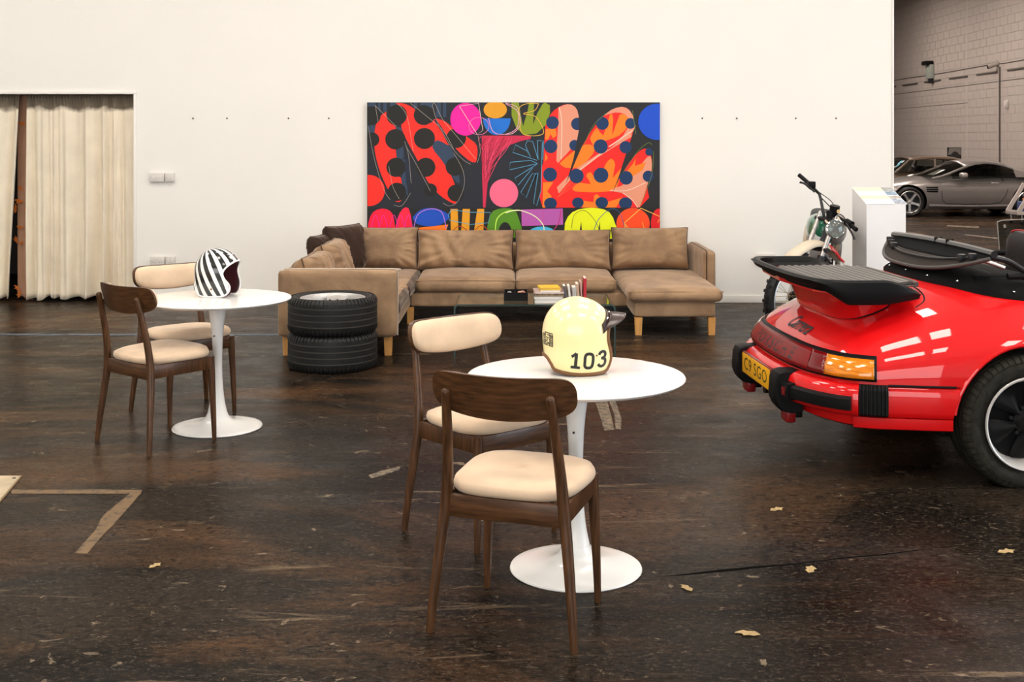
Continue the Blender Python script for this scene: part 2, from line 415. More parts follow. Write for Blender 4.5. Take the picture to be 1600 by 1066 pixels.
# hall side wall of painted blocks; joints recessed
wr = struct('wall_right', MB().box(XR + 0.012, XR + 0.3, 5.2, 44, 0, CE).box(XR + 0.012, XR + 0.3, -6, -0.8, 0, CE).box(XR + 0.012, XR + 0.3, -0.8, 5.2, 4.3, CE), m_mortar)
bw, bh, jt = 0.46, 0.235, 0.009
blk = MB().box(-0.0, 0.012, 0.5 * jt, bw - 0.5 * jt, 0.5 * jt, bh - 0.5 * jt)
pieces = []
rows = range(0, int(CE / bh))
for r in rows:
    y = 5.3 + (bw / 2 if r % 2 else 0)
    while y + bw < 43.8:
        pieces.append((y, r * bh)); y += bw
def shows(p):
    y, z = p; x = 800 + F * XR / (y + bw / 2); yy = HOR + F * (CAMH - z - bh / 2) / (y + bw / 2)
    return 1385 < x < 1605 and -12 < yy < 262
vis = sorted([p for p in pieces if shows(p)], key=lambda p: p[0])
near_ = vis[:290]; ns = set(near_)
bm0 = None
rnd = random.Random(5)
for (y, z) in near_:
    if bm0 is None:
        b0 = blk.build('block', m_block, wr, 0); bm0 = b0.data
    else:
        b0 = bpy.data.objects.new('block', bm0); C.objects.link(b0); b0.parent = wr
    b0.location = (XR + rnd.uniform(-0.0008, 0.0012), y, z)
rest = MB()
for p in pieces:
    if p not in ns: rest.add(blk.v, blk.f, 0, Matrix.Translation((XR, p[0], p[1])))
tag(rest.build('block_courses', m_block, wr, 0), kind='stuff')
# movement joint and deeper bed joints of the ring beam, seen as fine dark lines
yj = XR * F / (1511 - 800)
struct('trim_3', MB().box(XR - 0.002, XR + 0.003, yj - 0.05, yj + 0.05, 0, CE), mat('joint_filler', (0.50, 0.45, 0.42, 1), 0.8))

# lamps under the ceiling: real fittings in pairs
m_lamp = mat('lamp_diffuser', (1, 1, 1, 1), 0.5, emit=(1.0, 0.925, 0.82, 1), estr=PANEL_POWER)
m_lamph = mat('hall_lamp_diffuser', (1, 1, 1, 1), 0.5, emit=(1.0, 0.86, 0.76, 1), estr=82.0)
def lamp(x, y, z, m, lab, grp):
    t = thing('ceiling_light', lab, 'light', (x, y, z), 0, grp)
    MB().box(-0.32, 0.32, -0.62, 0.62, 0.012, 0.09, 0.01).build('housing', m_plastic, t)
    MB().box(-0.29, 0.29, -0.59, 0.59, 0.0, 0.011).build('diffuser', m, t, 0)
    for s in (-1, 1): MB().tube([(0, s * 0.5, 0.09), (0, s * 0.5, CE - z)], 0.005, 6).build('hanger', m_dark, t)
for x in (-5.6, -1.9, 1.8, 5.5, 8.6):
    for y in (1.6, 5.0, 8.6):
        for dx in (-0.42, 0.42):
            lamp(x + dx, y, 5.6, m_lamp, 'long white lamp hung in a pair under the showroom ceiling, above the frame', 'showroom ceiling lamps')
for x in (6.6, 9.6):
    for y in (15.5, 20.5, 25.5, 30.5, 35.5):
        lamp(x, y, 6.3, m_lamph, 'white lamp hung under the ceiling of the hall beyond the partition, above the frame', 'hall ceiling lamps')

# fixings on the block wall
def onwall(px, py):                           # point of the hall wall at a pixel
    Y = XR * F / (px - 800); return Vector((XR, Y, CAMH - (py - HOR) * Y / F))
m_batten = mat('dark_batten', (0.10, 0.085, 0.075, 1), 0.7)
for i, (xa, xb, yy) in enumerate([(1386, 1400.5, 132.5), (1411, 1434, 127.8), (1445.5, 1470.5, 123.2), (1484, 1512.5, 117.3), (1527, 1559, 110.2), (1575, 1606, 104.6)]):
    a = onwall(xa, yy); b = onwall(xb, yy); z = 3.49
    t = tag(MB().box(XR - 0.035, XR, b.y, a.y, z - 0.022, z + 0.022, 0.006).build('wall_batten', m_batten),
            ['short dark batten on the hall wall just beside the partition edge', 'dark batten on the hall wall below left of the pale junction box', 'dark batten on the hall wall directly under the pale junction box',
             'dark batten on the hall wall between the junction box and the camera', 'dark batten on the hall wall directly under the security camera', 'dark batten on the hall wall right of the camera conduit'][i],
            'batten', 'battens on the hall wall')
cab = [onwall(px, 0) for px in (1388, 1420, 1460, 1500, 1540, 1570, 1606)]
mb = MB(); mb.tube([(XR - 0.012, p.y, 3.70 + 0.012 * math.sin(i * 2.1)) for i, p in enumerate(cab)], 0.011, 6)
tag(mb.build('wall_cable', m_batten), 'thin dark cable running along the block wall above the battens', 'cable')
mb = MB(); mb.tube([(XR - 0.006, onwall(1388, 0).y, 3.23), (XR - 0.006, onwall(1606, 0).y, 3.23)], 0.008, 6)
tag(mb.build('wall_wire', m_batten), 'thin wire along the block wall below the battens', 'cable')
mb = MB(); a = onwall(1388, 0).y
mb.tube([(XR - 0.006, onwall(1388, 0).y, 2.73), (XR - 0.006, onwall(1512, 0).y, 2.73)], 0.006, 6)
tag(mb.build('wall_wire', m_batten), 'lowest thin wire along the block wall, left of the joint', 'cable')
p = onwall(1456.5, 112)
t = thing('junction_box', 'pale green junction box with small black lamp on the hall wall', 'junction box', (XR, p.y, p.z))
mbx = MB().box(-0.14, 0, -0.20, 0.20, -0.22, 0.22, 0.015); mbx.build('enclosure', mat('pale_green_steel', (0.33, 0.37, 0.33, 1), 0.5), t)
MB().box(-0.26, -0.02, -0.20, 0.24, 0.20, 0.33, 0.03).build('lamp_head', m_black, t)
MB().box(-0.13, -0.01, -0.18, 0.02, -0.36, -0.22, 0.01).build('cable_entry', m_dark, t)
p = onwall(1560, 99)
t = thing('security_camera', 'grey bullet camera at the top of a conduit on the hall wall', 'camera', (XR, p.y, p.z))
MB().tube([(-0.02, 0, 0), (-0.12, 0.0, -0.02)], [0.09, 0.05], 12).build('bracket', m_mortar, t)
MB().tube([(-0.08, -0.02, -0.02), (-0.20, 0.05, -0.07), (-0.24, 0.07, -0.085)], [0.05, 0.07, 0.066], 14).build('camera_body', m_mortar, t)
MB().tube([(-0.24, 0.07, -0.085), (-0.27, 0.085, -0.095)], [0.06, 0.056], 14).build('lens_hood', m_black, t)
q = onwall(1563, 240)
tag(MB().tube([(XR - 0.02, q.y, 0.05), (XR - 0.02, q.y, p.z - 0.1)], 0.022, 8).build('conduit', m_batten), 'vertical grey conduit on the hall wall below the security camera', 'conduit')
p = onwall(1575, 163)
t = thing('wall_sensor', 'small pale sensor on the hall wall, right of the conduit', 'sensor', (XR, p.y, p.z))
MB().tube([(0, 0, 0.09), (-0.04, 0, 0.06), (-0.05, 0, -0.06), (-0.01, 0, -0.12)], [0.05, 0.075, 0.06, 0.03], 10).build('sensor_body', m_plastic, t)
MB().box(-0.012, 0, -0.05, 0.05, -0.08, 0.08).build('back_plate', m_alumatt, t)

# floor markings and the floor hatch, pieces of the floor
def flat(name, poly, m, h=0.002):
    MB().prism([(q.x, q.y) for q in poly], 0.0, h).build(name, m, floor, 0)
m_tape = worn('worn_tan_tape', (0.155, 0.092, 0.040, 1), 0.43, 20)
m_tape2 = worn('worn_pale_paint', (0.19, 0.14, 0.085, 1), 0.49, 26)
flat('floor_tape', [fl(18, 766), fl(222, 766.5), fl(220, 772), fl(18, 772)], m_tape)
flat('floor_tape', [fl(203, 772), fl(220, 772), fl(176, 822), fl(165, 832), fl(136, 866), fl(117, 865), fl(150, 828), fl(158, 811), fl(165, 803)], m_tape)
flat('painted_line', [fl(929, 626), fl(948, 625), fl(955, 650), fl(960, 672), fl(944, 673), fl(938, 652)], m_tape2)
flat('painted_line', [fl(951, 625), fl(961, 625), fl(971, 655), fl(970, 672), fl(962, 671), fl(960, 648)], m_tape2)
flat('painted_line', [fl(-60, 521.6), fl(452, 522.4), fl(452, 524.6), fl(-60, 524)], worn('faded_blue_line', (0.10, 0.12, 0.16, 1), 0.42, 9))
flat('painted_line', [fl(576, 743), fl(600, 735), fl(625, 730), fl(624, 735), fl(602, 742), fl(580, 748)], m_tape2)
flat('painted_line', [fl(1480, 352), fl(1530, 354.5), fl(1530, 356.5), fl(1480, 354)], m_tape2)
flat('painted_line', [fl(1416, 362), fl(1462, 370), fl(1464, 373), fl(1416, 364.5)], m_tape2)
flat('painted_line', [fl(1508, 366), fl(1560, 372), fl(1560, 374), fl(1508, 367.5)], m_tape2)
# long crack
mb = MB()
pts = [fl(*q) for q in [(1002, 903), (1060, 899), (1120, 893), (1180, 887), (1250, 881), (1310, 873), (1380, 867), (1450, 858), (1530, 850), (1610, 846)]]
tag(MB().tube([(q.x, q.y, -0.006) for q in pts], [0.004, 0.008, 0.011, 0.011, 0.008, 0.009, 0.009, 0.007, 0.007, 0.006], 6).build('floor_crack', mat('crack_dirt', (0.004, 0.0035, 0.003, 1), 0.9, spec=0.05), floor))
hp = [fl(35, 745), fl(0, 787), fl(-75, 787), fl(-36, 745)]
MB().prism([(q.x, q.y) for q in hp], 0.0, 0.006).build('floor_hatch', mat('brass_hatch_rim', (0.30, 0.2, 0.10, 1), 0.4, 0.7), floor, 0)
cx = sum(q.x for q in hp) / 4; cy = sum(q.y for q in hp) / 4
MB().prism([(cx + (q.x - cx) * 0.93, cy + (q.y - cy) * 0.93) for q in hp], 0.006, 0.008).build('floor_hatch_lid', mat('pale_hatch_lid', (0.45, 0.36, 0.24, 1), 0.5, var=0.2, vscale=8), floor, 0)
q = fl(22, 750); MB().lathe([(0.0, 0.0105), (0.008, 0.0105), (0.01, 0.0078)], 10).build('hatch_screw', m_dark, floor, 0, loc=(q.x, q.y, 0))

# dry leaves
m_leaf = mat('dry_leaf', (0.40, 0.28, 0.13, 1), 0.8, var=0.2, vscale=40)
leaf0 = None
for i, (px, py, s, rz, lab) in enumerate([(1214, 797, 1.0, 0.4, 'pale dry leaf lying on the dark floor below the red car bumper'), (1073, 920, 0.9, 2.0, 'dry leaf on the floor just right of the white table base'),
        (1267, 891, 1.05, 1.1, 'dry leaf lying right beside the long floor crack'), (1168, 991, 1.15, 2.9, 'tan dry leaf on the floor at the bottom of the frame'),
        (1573, 863, 1.1, 0.2, 'pale leaf scrap on the floor at the frame edge below the car'), (243, 885, 0.8, 0.9, 'small pale flake on the floor below the tape corner')]):
    p = fl(px, py)
    if leaf0 is None:
        P = [(-0.036, 0.0), (-0.018, 0.016), (-0.004, 0.012), (0.010, 0.021), (0.016, 0.010), (0.036, 0.006), (0.022, -0.004), (0.014, -0.018), (0.0, -0.010), (-0.02, -0.016)]
        mb = MB(); v = [(x, y, 0.003 + 0.004 * abs(math.sin(x * 90 + y * 60))) for x, y in P] + [(0, 0, 0.006)] + [(x, y, 0.001 + 0.004 * abs(math.sin(x * 90 + y * 60))) for x, y in P] + [(0, 0, 0.004)]
        n = len(P); mb.add(v, [(k, (k + 1) % n, n) for k in range(n)] + [(n + 1 + (k + 1) % n, n + 1 + k, 2 * n + 1) for k in range(n)] + [(k, n + 1 + k, n + 1 + (k + 1) % n, (k + 1) % n) for k in range(n)])
        o = mb.build('dry_leaf', m_leaf, None, 50); leaf0 = o
    else:
        o = leaf0.copy(); C.objects.link(o)
    o.location = (p.x, p.y, 0.0); o.rotation_euler = (0, 0, rz); o.scale = (s, s, 1)
    tag(o, lab, 'leaf', 'dry leaves on the floor')

# switch and socket plates on the partition
m_platedark = mat('plate_gap', (0.25, 0.23, 0.22, 1), 0.6)  # flat grey of the pin holes and plate screws
def plate(x0, x1, y0, y1, lab, kind):
    a = at(x0, y1, YW); b = at(x1, y0, YW); w = b.x - a.x; h = b.z - a.z
    t = thing('wall_plate', lab, 'socket', ((a.x + b.x) / 2, YW, (a.z + b.z) / 2), 0, 'plates on the white wall')
    MB().box(-w / 2, w / 2, -0.028, 0, -h / 2, h / 2, 0.004).build('back_box', m_plastic, t)
    MB().box(-w / 2, w / 2, -0.036, -0.029, -h / 2, h / 2, 0.003).build('face_plate', m_plastic, t)
    if kind == 'socket':
        for cx in ((-w / 4, w / 4) if w > h * 1.3 else (0,)):
            pin = MB()
            for dx, dz in ((0, 0.012), (-0.011, -0.012), (0.011, -0.012)): pin.box(cx + dx - 0.003, cx + dx + 0.003, -0.0368, -0.0355, dz - 0.004, dz + 0.004)
            pin.build('pin_hole', m_platedark, t, 0)
            if w > h * 1.3: MB().box(cx * 0.35 - 0.007, cx * 0.35 + 0.007, -0.040, -0.036, 0.006, 0.022, 0.002).build('rocker', m_plastic, t)
    else:
        for cx in ([-w * 0.27, -w * 0.09, w * 0.09, w * 0.27] if w > h * 1.3 else [-w * 0.14, w * 0.14]):
            MB().box(cx - 0.008, cx + 0.008, -0.040, -0.036, -0.014, 0.014, 0.002).build('rocker', m_plastic, t)
    for s in (-1, 1): MB().lathe([(0.0, 0.0012), (0.003, 0.001), (0.0034, 0)], 8, 0, Matrix.Translation((s * w * 0.42, -0.036, 0)) @ Matrix.Rotation(R(90), 4, 'X')).build('screw', m_platedark, t)
plate(235, 257.5, 270, 284, 'double white switch plate on the wall right of the curtains, upper row', 'switch')
plate(260, 273.5, 270.5, 283.5, 'single white switch plate on the wall, right one of the upper row', 'switch')
plate(236, 258.5, 400.5, 414.5, 'double white socket plate low on the wall near the curtains', 'socket')
plate(261, 274.5, 400.5, 414.5, 'single white socket plate low on the wall beside the double socket', 'socket')
plate(1181, 1211, 397, 411, 'double white socket plate low on the wall behind the car spoiler', 'socket')
nail0 = None
for px, lab in [(302, 'screw in the white wall, leftmost of the row, above the far table'), (355, 'screw in the white wall above the striped helmet'), (451, 'screw in the white wall straight above the sofa arm'),
                (514, 'screw in the white wall just left of the painting'), (1097, 'screw in the white wall just right of the painting'), (1151, 'screw in the white wall midway between painting and motorcycle'),
                (1243, 'screw in the white wall above the motorcycle grip'), (1306, 'screw in the white wall above the white plinth')]:
    p = at(px, 185, YW)
    if nail0 is None:
        o = nail0 = MB().lathe([(0.0, 0.014), (0.0085, 0.012), (0.009, 0.009), (0.004, 0.008), (0.004, 0)], 8, 0, Matrix.Rotation(R(90), 4, 'X')).build('wall_screw', m_batten)
    else: o = nail0.copy(); C.objects.link(o)
    o.location = (p.x, YW, p.z); tag(o, lab, 'screw', 'screws in the white wall')

# curtains in the opening
def curtain(name, x0, x1, y, folds, amp, m, lab, grp, seed, z0=0.035, taper=None, header=True):
    rr = random.Random(seed); ph = [rr.uniform(0, 6.28) for _ in range(6)]
    NU, NV = int(max(40, (x1 - x0) * 190)), 44
    def fn(u, v):
        z = z0 + (OZ - 0.006 - z0) * v
        top = max(0.0, (v - 0.93) / 0.07) if header else 0
        uw = u + 0.032 * math.sin(u * 11 + ph[4]) + 0.012 * math.sin(u * 23 + ph[5])
        k = uw * folds * 2 * math.pi
        d = math.sin(k + 0.5 * math.sin(k * 0.37 + ph[0]) + 0.5 * math.sin(3.1 * v + ph[1])) * (0.6 + 0.4 * math.sin(u * 9 + ph[2])) + 0.22 * math.sin(k * 2.1 + ph[3] + 1.5 * v)
        d = d * amp * (0.45 + 0.75 * (1 - v)) * (1 - 0.75 * top) + 0.012 * top * math.sin(u * folds * 2 * math.pi * 5)
        d += 0.006 * noise.noise(Vector((u * 14, v * 9, seed)))
        xx = x0 + (x1 - x0) * u
        if taper: xx = xx + taper(u, v)
        if v == 0: z += 0.03 * noise.noise(Vector((u * 7, 3.3, seed))) + 0.012 * math.sin(k)
        return (xx, y + d, z)
    mb = MB(); mb.grid(fn, NU, NV)
    o = mb.build(name, m, None, 60, recalc=False)
    sm = o.modifiers.new('thickness', 'SOLIDIFY'); sm.thickness = 0.003
    return tag(o, lab, 'curtain', grp)
m_curt = mat('cream_curtain_cloth', (0.80, 0.71, 0.57, 1), 0.85, sheen=0.15, var=0.06, vscale=5, bump=0.12, bscale=180)
def bandmat():                                # the same cloth; its lined heading also has the lintel shade in its colour
    m = m_curt.copy(); m.name = 'cream_curtain_with_heading'; N, L = nodes_of(m); b = N['Principled BSDF']
    geo = N.new('ShaderNodeNewGeometry'); sp = N.new('ShaderNodeSeparateXYZ'); L.new(geo.outputs['Position'], sp.inputs[0])
    r = N.new('ShaderNodeMapRange'); r.inputs[1].default_value = OZ - 0.17; r.inputs[2].default_value = OZ - 0.13
    sn = N.new('ShaderNodeTexNoise'); sn.inputs['Scale'].default_value = 9; L.new(geo.outputs['Position'], sn.inputs['Vector'])
    ma = N.new('ShaderNodeMath'); ma.operation = 'MULTIPLY_ADD'; L.new(sn.outputs[0], ma.inputs[0]); ma.inputs[1].default_value = 0.10; L.new(sp.outputs[2], ma.inputs[2])
    mb_ = N.new('ShaderNodeMath'); mb_.operation = 'SUBTRACT'; L.new(ma.outputs[0], mb_.inputs[0]); mb_.inputs[1].default_value = 0.05; L.new(mb_.outputs[0], r.inputs[0])
    mx = N.new('ShaderNodeMix'); mx.data_type = 'RGBA'; L.new(r.outputs[0], mx.inputs[0])
    src = b.inputs['Base Color'].links[0].from_socket; L.new(src, mx.inputs[6]); mx.inputs[7].default_value = (0.15, 0.12, 0.085, 1)
    L.new(mx.outputs[2], b.inputs['Base Color']); return m
m_curth = bandmat()
cxa = at(37, 0, YW).x; cxb = at(30, 0, YW).x
curtain('curtain', cxa, OX1 - 0.005, YW + 0.085, 7.0, 0.066, m_curth, 'wide cream gathered curtain hanging beside the switch plates', 'curtains in the wall opening', 3)
curtain('curtain', cxb - 1.2, cxb - 0.03, YW + 0.085, 8, 0.066, m_curth, 'cream gathered curtain cut off by the left frame edge', 'curtains in the wall opening', 8, taper=lambda u, v: -0.10 * u * (1 - v))
m_flow = mat('brown_backing_cloth', (0.45, 0.25, 0.155, 1), 0.8, var=0.08, vscale=4)
fx0, fx1 = at(14, 0, YW).x, at(47, 0, YW).x
fc = curtain('flowered_curtain', fx0, fx1, YW + 0.205, 1.2, 0.012, m_flow, 'narrow brown curtain with orange flowers between the cream curtains', 'curtains in the wall opening', 12, z0=0.02, header=False)
mb = MB()
for px, py, s, a in [(34, 191, 0.05, 0.3), (33, 293, 0.045, 1.2), (30, 312, 0.06, 0.6), (26, 326, 0.06, 2.0), (31, 353, 0.045, 0.5), (27, 374, 0.05, 1.7), (33, 378, 0.035, 0.2), (28, 448, 0.05, 1.0), (32, 460, 0.05, 2.2), (29, 470, 0.04, 0.4)]:
    p = at(px, py, YW + 0.188)
    for k in range(4):
        b = a + k * 0.8
        M = Matrix.Translation((p.x, YW + 0.188, p.z)) @ Matrix.Rotation(b, 4, 'Y')
        n = 7
        mb.add([(s * 0.9 * t / (n - 1), 0, s * 0.16 * math.sin(math.pi * t / (n - 1))) for t in range(n)] + [(s * 0.9 * t / (n - 1), 0, -s * 0.16 * math.sin(math.pi * t / (n - 1))) for t in range(n)],
               [(t, t + 1, n + t + 1, n + t) for t in range(n - 1)], 0, M)
for q in ([(34, 191), (30, 240), (34, 280), (30, 312)], [(26, 326), (32, 340), (31, 353), (27, 374)], [(33, 420), (29, 445), (32, 462)]):
    mb.tube([(at(a_, b_, YW).x, YW + 0.188, at(a_, b_, YW).z) for a_, b_ in spline(q, 5)], 0.004, 5)
tag(mb.build('flower_print', mat('orange_print', (0.62, 0.16, 0.02, 1), 0.8), fc, 0), kind='stuff')
tag(MB().tube([(OX0, YW + 0.24, OZ - 0.02), (OX1, YW + 0.24, OZ - 0.02)], 0.011, 8).build('curtain_rail', m_dark), 'dark rail under the lintel above the cream curtains', 'curtain rail')
# ------------------------------------------------------------------ sectional sofa
t = thing('sectional_sofa', 'taupe velvet corner sofa with oak legs along the white wall below the painting', 'sofa', (0, 10.4, 0))
def so(name, f, m=m_sofa, par=t):
    mb = MB(); f(mb)
    M = Matrix.Translation((0, -10.4, 0)); mb.v = [tuple(M @ Vector(p)) for p in mb.v]
    return mb.build(name, m, par, 60)
SB = 11.62
# bases
so('base', lambda m: soft_box(m, -1.64, -0.90, 8.98, SB, 0.145, 0.285, 0.03, 8, 0.0, 0.003, 4))
so('base', lambda m: soft_box(m, -0.90, 1.03, 10.47, SB, 0.145, 0.285, 0.03, 8, 0.0, 0.003, 4))
so('base', lambda m: soft_box(m, 1.015, 1.70, 9.85, SB, 0.145, 0.285, 0.03, 8, 0.0, 0.003, 4))
# arms and back rests
so('armrest', lambda m: soft_box(m, -1.76, -0.868, 8.885, 9.02, 0.142, 0.645, 0.03, 12, 0, 0.003, 3))
def piping(m):
    P = [(-0.866, 8.952, 0.15), (-0.864, 8.952, 0.60), (-0.880, 8.952, 0.634), (-0.91, 8.952, 0.649), (-1.72, 8.952, 0.649)]
    m.tube(spline(P, 6), 0.0065, 8)
so('piping', piping, mat('pale_piping', (0.50, 0.40, 0.31, 1), 0.6))
so('armrest', lambda m: soft_box(m, 1.715, 1.825, 10.56, SB, 0.145, 0.635, 0.035, 12, 0, 0.003, 3))
so('armrest_seam', lambda m: m.tube([(1.735, 10.558, 0.2), (1.735, 10.553, 0.58), (1.74, 10.57, 0.625), (1.745, 10.7, 0.637), (1.745, 11.5, 0.637)], 0.005, 6), m_sofadark)
so('backrest', lambda m: soft_box(m, -1.76, -1.63, 9.02, SB, 0.145, 0.63, 0.03, 10, 0, 0.003, 3))
so('backrest', lambda m: soft_box(m, -1.63, 1.715, SB - 0.13, SB, 0.145, 0.63, 0.03, 14, 0, 0.003, 3))
# seat cushions
def shaded_front(m, y0, y1, z1, sd):               # front faces get the dark velvet, their shade put into the colour
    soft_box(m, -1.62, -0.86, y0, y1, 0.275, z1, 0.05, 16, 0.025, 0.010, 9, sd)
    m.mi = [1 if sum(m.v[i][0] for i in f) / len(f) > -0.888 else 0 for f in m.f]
so('seat_cushion', lambda m: shaded_front(m, 9.03, 9.95, 0.40, 1), [m_sofa, m_sofadark])
so('seat_cushion', lambda m: shaded_front(m, 9.96, 11.30, 0.405, 2), [m_sofa, m_sofadark])
so('seat_cushion', lambda m: soft_box(m, -0.855, 0.030, 10.43, 11.45, 0.278, 0.405, 0.055, 16, 0.03, 0.005, 6, 3, 0.01))
so('seat_cushion', lambda m: soft_box(m, 0.034, 0.925, 10.43, 11.45, 0.278, 0.405, 0.055, 16, 0.03, 0.005, 6, 4, 0.01))
def chaise(m):
    soft_box(m, 0.965, 1.755, 9.80, 11.45, 0.278, 0.385, 0.05, 20, 0.035, 0.005, 6, 5, 0.008)
so('chaise_cushion', chaise)
def seams(x0, x1, y0, y1, z, r=0.004):
    def f(m):
        k = 0.03
        m.tube(spline([(x0, y0 + k, z), (x0 + k * 0.3, y0 + k * 0.3, z), (x0 + k, y0, z), ((x0 + x1) / 2, y0 - 0.004, z + 0.004), (x1 - k, y0, z), (x1 - k * 0.3, y0 + k * 0.3, z), (x1, y0 + k, z)], 4), r, 6)
    return f
so('seat_seam', seams(0.969, 1.751, 9.812, 0, 0.366))
so('seat_seam', seams(-0.85, 0.026, 10.440, 0, 0.385))
so('seat_seam', seams(0.038, 0.921, 10.440, 0, 0.385))
# back cushions: soft, pinched at the corners, radiating pleats
def cushion(x0, x1, y0, y1, z0, z1, seed, pl=0.012, tilt=-13, rz=0.0, n=34, mat_=m_sofa, par=t, nm='back_cushion', fold=0.0):
    cx, cy, cz = (x0 + x1) / 2, (y0 + y1) / 2, (z0 + z1) / 2; hx, hy, hz = (x1 - x0) / 2, (y1 - y0) / 2, (z1 - z0) / 2
    mb = MB(); rr = random.Random(seed); ph = [rr.uniform(0, 6) for _ in range(5)]
    Mx = Matrix.Translation((cx, cy, cz)) @ Matrix.Rotation(rz, 4, 'Z') @ Matrix.Rotation(R(tilt), 4, 'X')
    def side(sg):
        def fn(u, v):
            a = 2 * u - 1; b = 2 * v - 1
            a = math.sin(a * math.pi / 2) * 0.55 + a * 0.45; b = math.sin(b * math.pi / 2) * 0.55 + b * 0.45
            e = (1 - abs(a) ** 4.5) * (1 - abs(b) ** 4.5)
            th = hy * max(0.0, e) ** 0.42
            x = a * hx * (1 - 0.035 * (1 - b * b)); z = b * hz * (1 - 0.045 * (1 - a * a))
            d = max(abs(a), abs(b)); edge = max(0, (d - 0.35) / 0.65)
            ang = math.atan2(b * hz, a * hx)
            w = pl * edge * e ** 0.25 * (math.sin(ang * 31 + ph[0] + 2 * math.sin(ang * 5)) * 0.7 + math.sin(ang * 17 + ph[1]) * 0.5) if e > 0 else 0
            w += 0.010 * noise.noise(Vector((x * 5 + seed, z * 5, sg))) * e
            if fold: w += fold * e * math.sin((x * 1.0 + z * 0.45) * 46 + 3 * noise.noise(Vector((x * 4, z * 4, seed)))) * max(0, noise.noise(Vector((x * 3 + 7, z * 2.2, seed * 1.7))) + 0.25)
            return (x, sg * (th + w), z)
        return fn
    mb.grid(side(-1), n, n, 0, Mx); mb.grid(side(1), n, n, 0, Mx)
    rim = []
    for k in range(4 * n):
        s_, q = divmod(k, n); u, v = [(q / n, 0), (1, q / n), (1 - q / n, 1), (0, 1 - q / n)][s_]
        p = side(0)(u, v); rim.append(Mx @ Vector((p[0] * 1.004, 0, p[2] * 1.004)))
    if par is t:
        M = Matrix.Translation((0, -10.4, 0)); mb.v = [tuple(M @ Vector(p)) for p in mb.v]; rim = [M @ p for p in rim]
    o = mb.build(nm, mat_, par, 75, weld=0.002)
    MB().tube(rim, 0.006, 6, True).build('piping', m_sofabrown if mat_ is m_sofa else mat_, o)
    return o
cushion(0.95, 1.675, 11.12, 11.42, 0.40, 0.795, 11, 0.010)
cushion(0.03, 0.935, 11.10, 11.40, 0.395, 0.775, 12, 0.014, fold=0.014)
cushion(-0.90, 0.015, 11.10, 11.40, 0.395, 0.775, 13, 0.022, fold=0.030)
cushion(-1.50, -0.895, 11.10, 11.40, 0.40, 0.80, 14, 0.020, n=34)
cushion(-1.98, -1.16, 9.36, 9.62, 0.38, 0.72, 15, 0.014, -15, R(90), fold=0.024)
cushion(-1.90, -1.14, 9.97, 10.23, 0.385, 0.765, 16, 0.014, -15, R(90), fold=0.02)
for (x, y) in [(-1.70, 8.955), (-0.935, 8.955), (-0.90, 10.50), (-1.68, 11.5), (1.055, 9.89), (1.665, 9.89), (1.76, 11.5)]:
    mb = MB(); v = []
    for z, k in ((0, 0.026), (0.148, 0.031)): v += [(x + sx * k, y + sy * k, z) for sx, sy in ((-1, -1), (1, -1), (1, 1), (-1, 1))]
    mb.add(v, [(3, 2, 1, 0), (4, 5, 6, 7)] + [(i, (i + 1) % 4, 4 + (i + 1) % 4, 4 + i) for i in range(4)])
    M = Matrix.Translation((0, -10.4, 0)); mb.v = [tuple(M @ Vector(p)) for p in mb.v]
    mb.build('leg', m_oak, t, 0)
th = cushion(-1.78, -1.28, 10.70, 10.92, 0.43, 0.85, 21, 0.010, -6, R(60), mat_=m_sofadark, par=None, nm='throw_cushion', fold=0.012)
tag(th, 'dark brown velvet cushion standing in the left corner of the sofa', 'cushion', 'dark cushions in the sofa corner')
th = cushion(-1.90, -1.50, 10.42, 10.58, 0.43, 0.785, 22, 0.008, -8, R(80), mat_=m_sofadark, par=None, nm='throw_cushion')
tag(th, 'dark brown cushion mostly hidden behind the left back cushions', 'cushion', 'dark cushions in the sofa corner')

# ------------------------------------------------------------------ glass coffee table and what stands on it
TX0, TX1, TY0, TY1, TH = -0.435, 0.775, 8.85, 9.46, 0.396
t = thing('coffee_table', 'bent clear glass coffee table with books in front of the sofa', 'coffee table', ((TX0 + TX1) / 2, (TY0 + TY1) / 2, 0))
hw = (TX1 - TX0) / 2; hd = (TY1 - TY0) / 2; th_ = 0.012; r = 0.035
prof = [(-hw, 0.0)] + [(-hw + r - r * math.cos(a), TH - r + r * math.sin(a)) for a in [R(90) * k / 8 for k in range(9)]]
prof += [(-p[0], p[1]) for p in reversed(prof)]
inn = [(-hw + th_, 0.0)] + [(-hw + r - (r - th_) * math.cos(a), TH - r + (r - th_) * math.sin(a)) for a in [R(90) * k / 8 for k in range(9)]]
inn += [(-p[0], p[1]) for p in reversed(inn)]
n = len(prof); mb = MB()
mb.add([(x, y, z) for y in (-hd, hd) for x, z in prof], [(i, i + 1, n + i + 1, n + i) for i in range(n - 1)])
mb.add([(x, y, z) for y in (-hd, hd) for x, z in inn], [(i + 1, i, n + i, n + i + 1) for i in range(n - 1)])
mb.build('glass_sheet', m_glass, t, 60, recalc=False)
for y in (-hd, hd):
    mb = MB(); k = len(prof)
    mb.add([(x, y, z) for x, z in prof] + [(x, y, z) for x, z in inn], [(i, i + 1, k + i + 1, k + i) for i in range(k - 1)])
    mb.build('glass_edge', m_glassedge, t, 0, recalc=False)
for sx in (-1, 1): MB().box(sx * hw - (0 if sx < 0 else th_), sx * hw + (th_ if sx < 0 else 0), -hd + 0.001, hd - 0.001, -0.0, 0.0006).build('foot_edge', m_glassedge, t, 0)
Z0 = TH + 0.0005
def px_x(px, Y): return (px - 800) * Y / F
t = thing('storage_box', 'open black box with small bits inside on the glass coffee table', 'box', (px_x(806, 9.1), 9.15, Z0))
mb = MB(); a, b_, h = 0.092, 0.11, 0.062
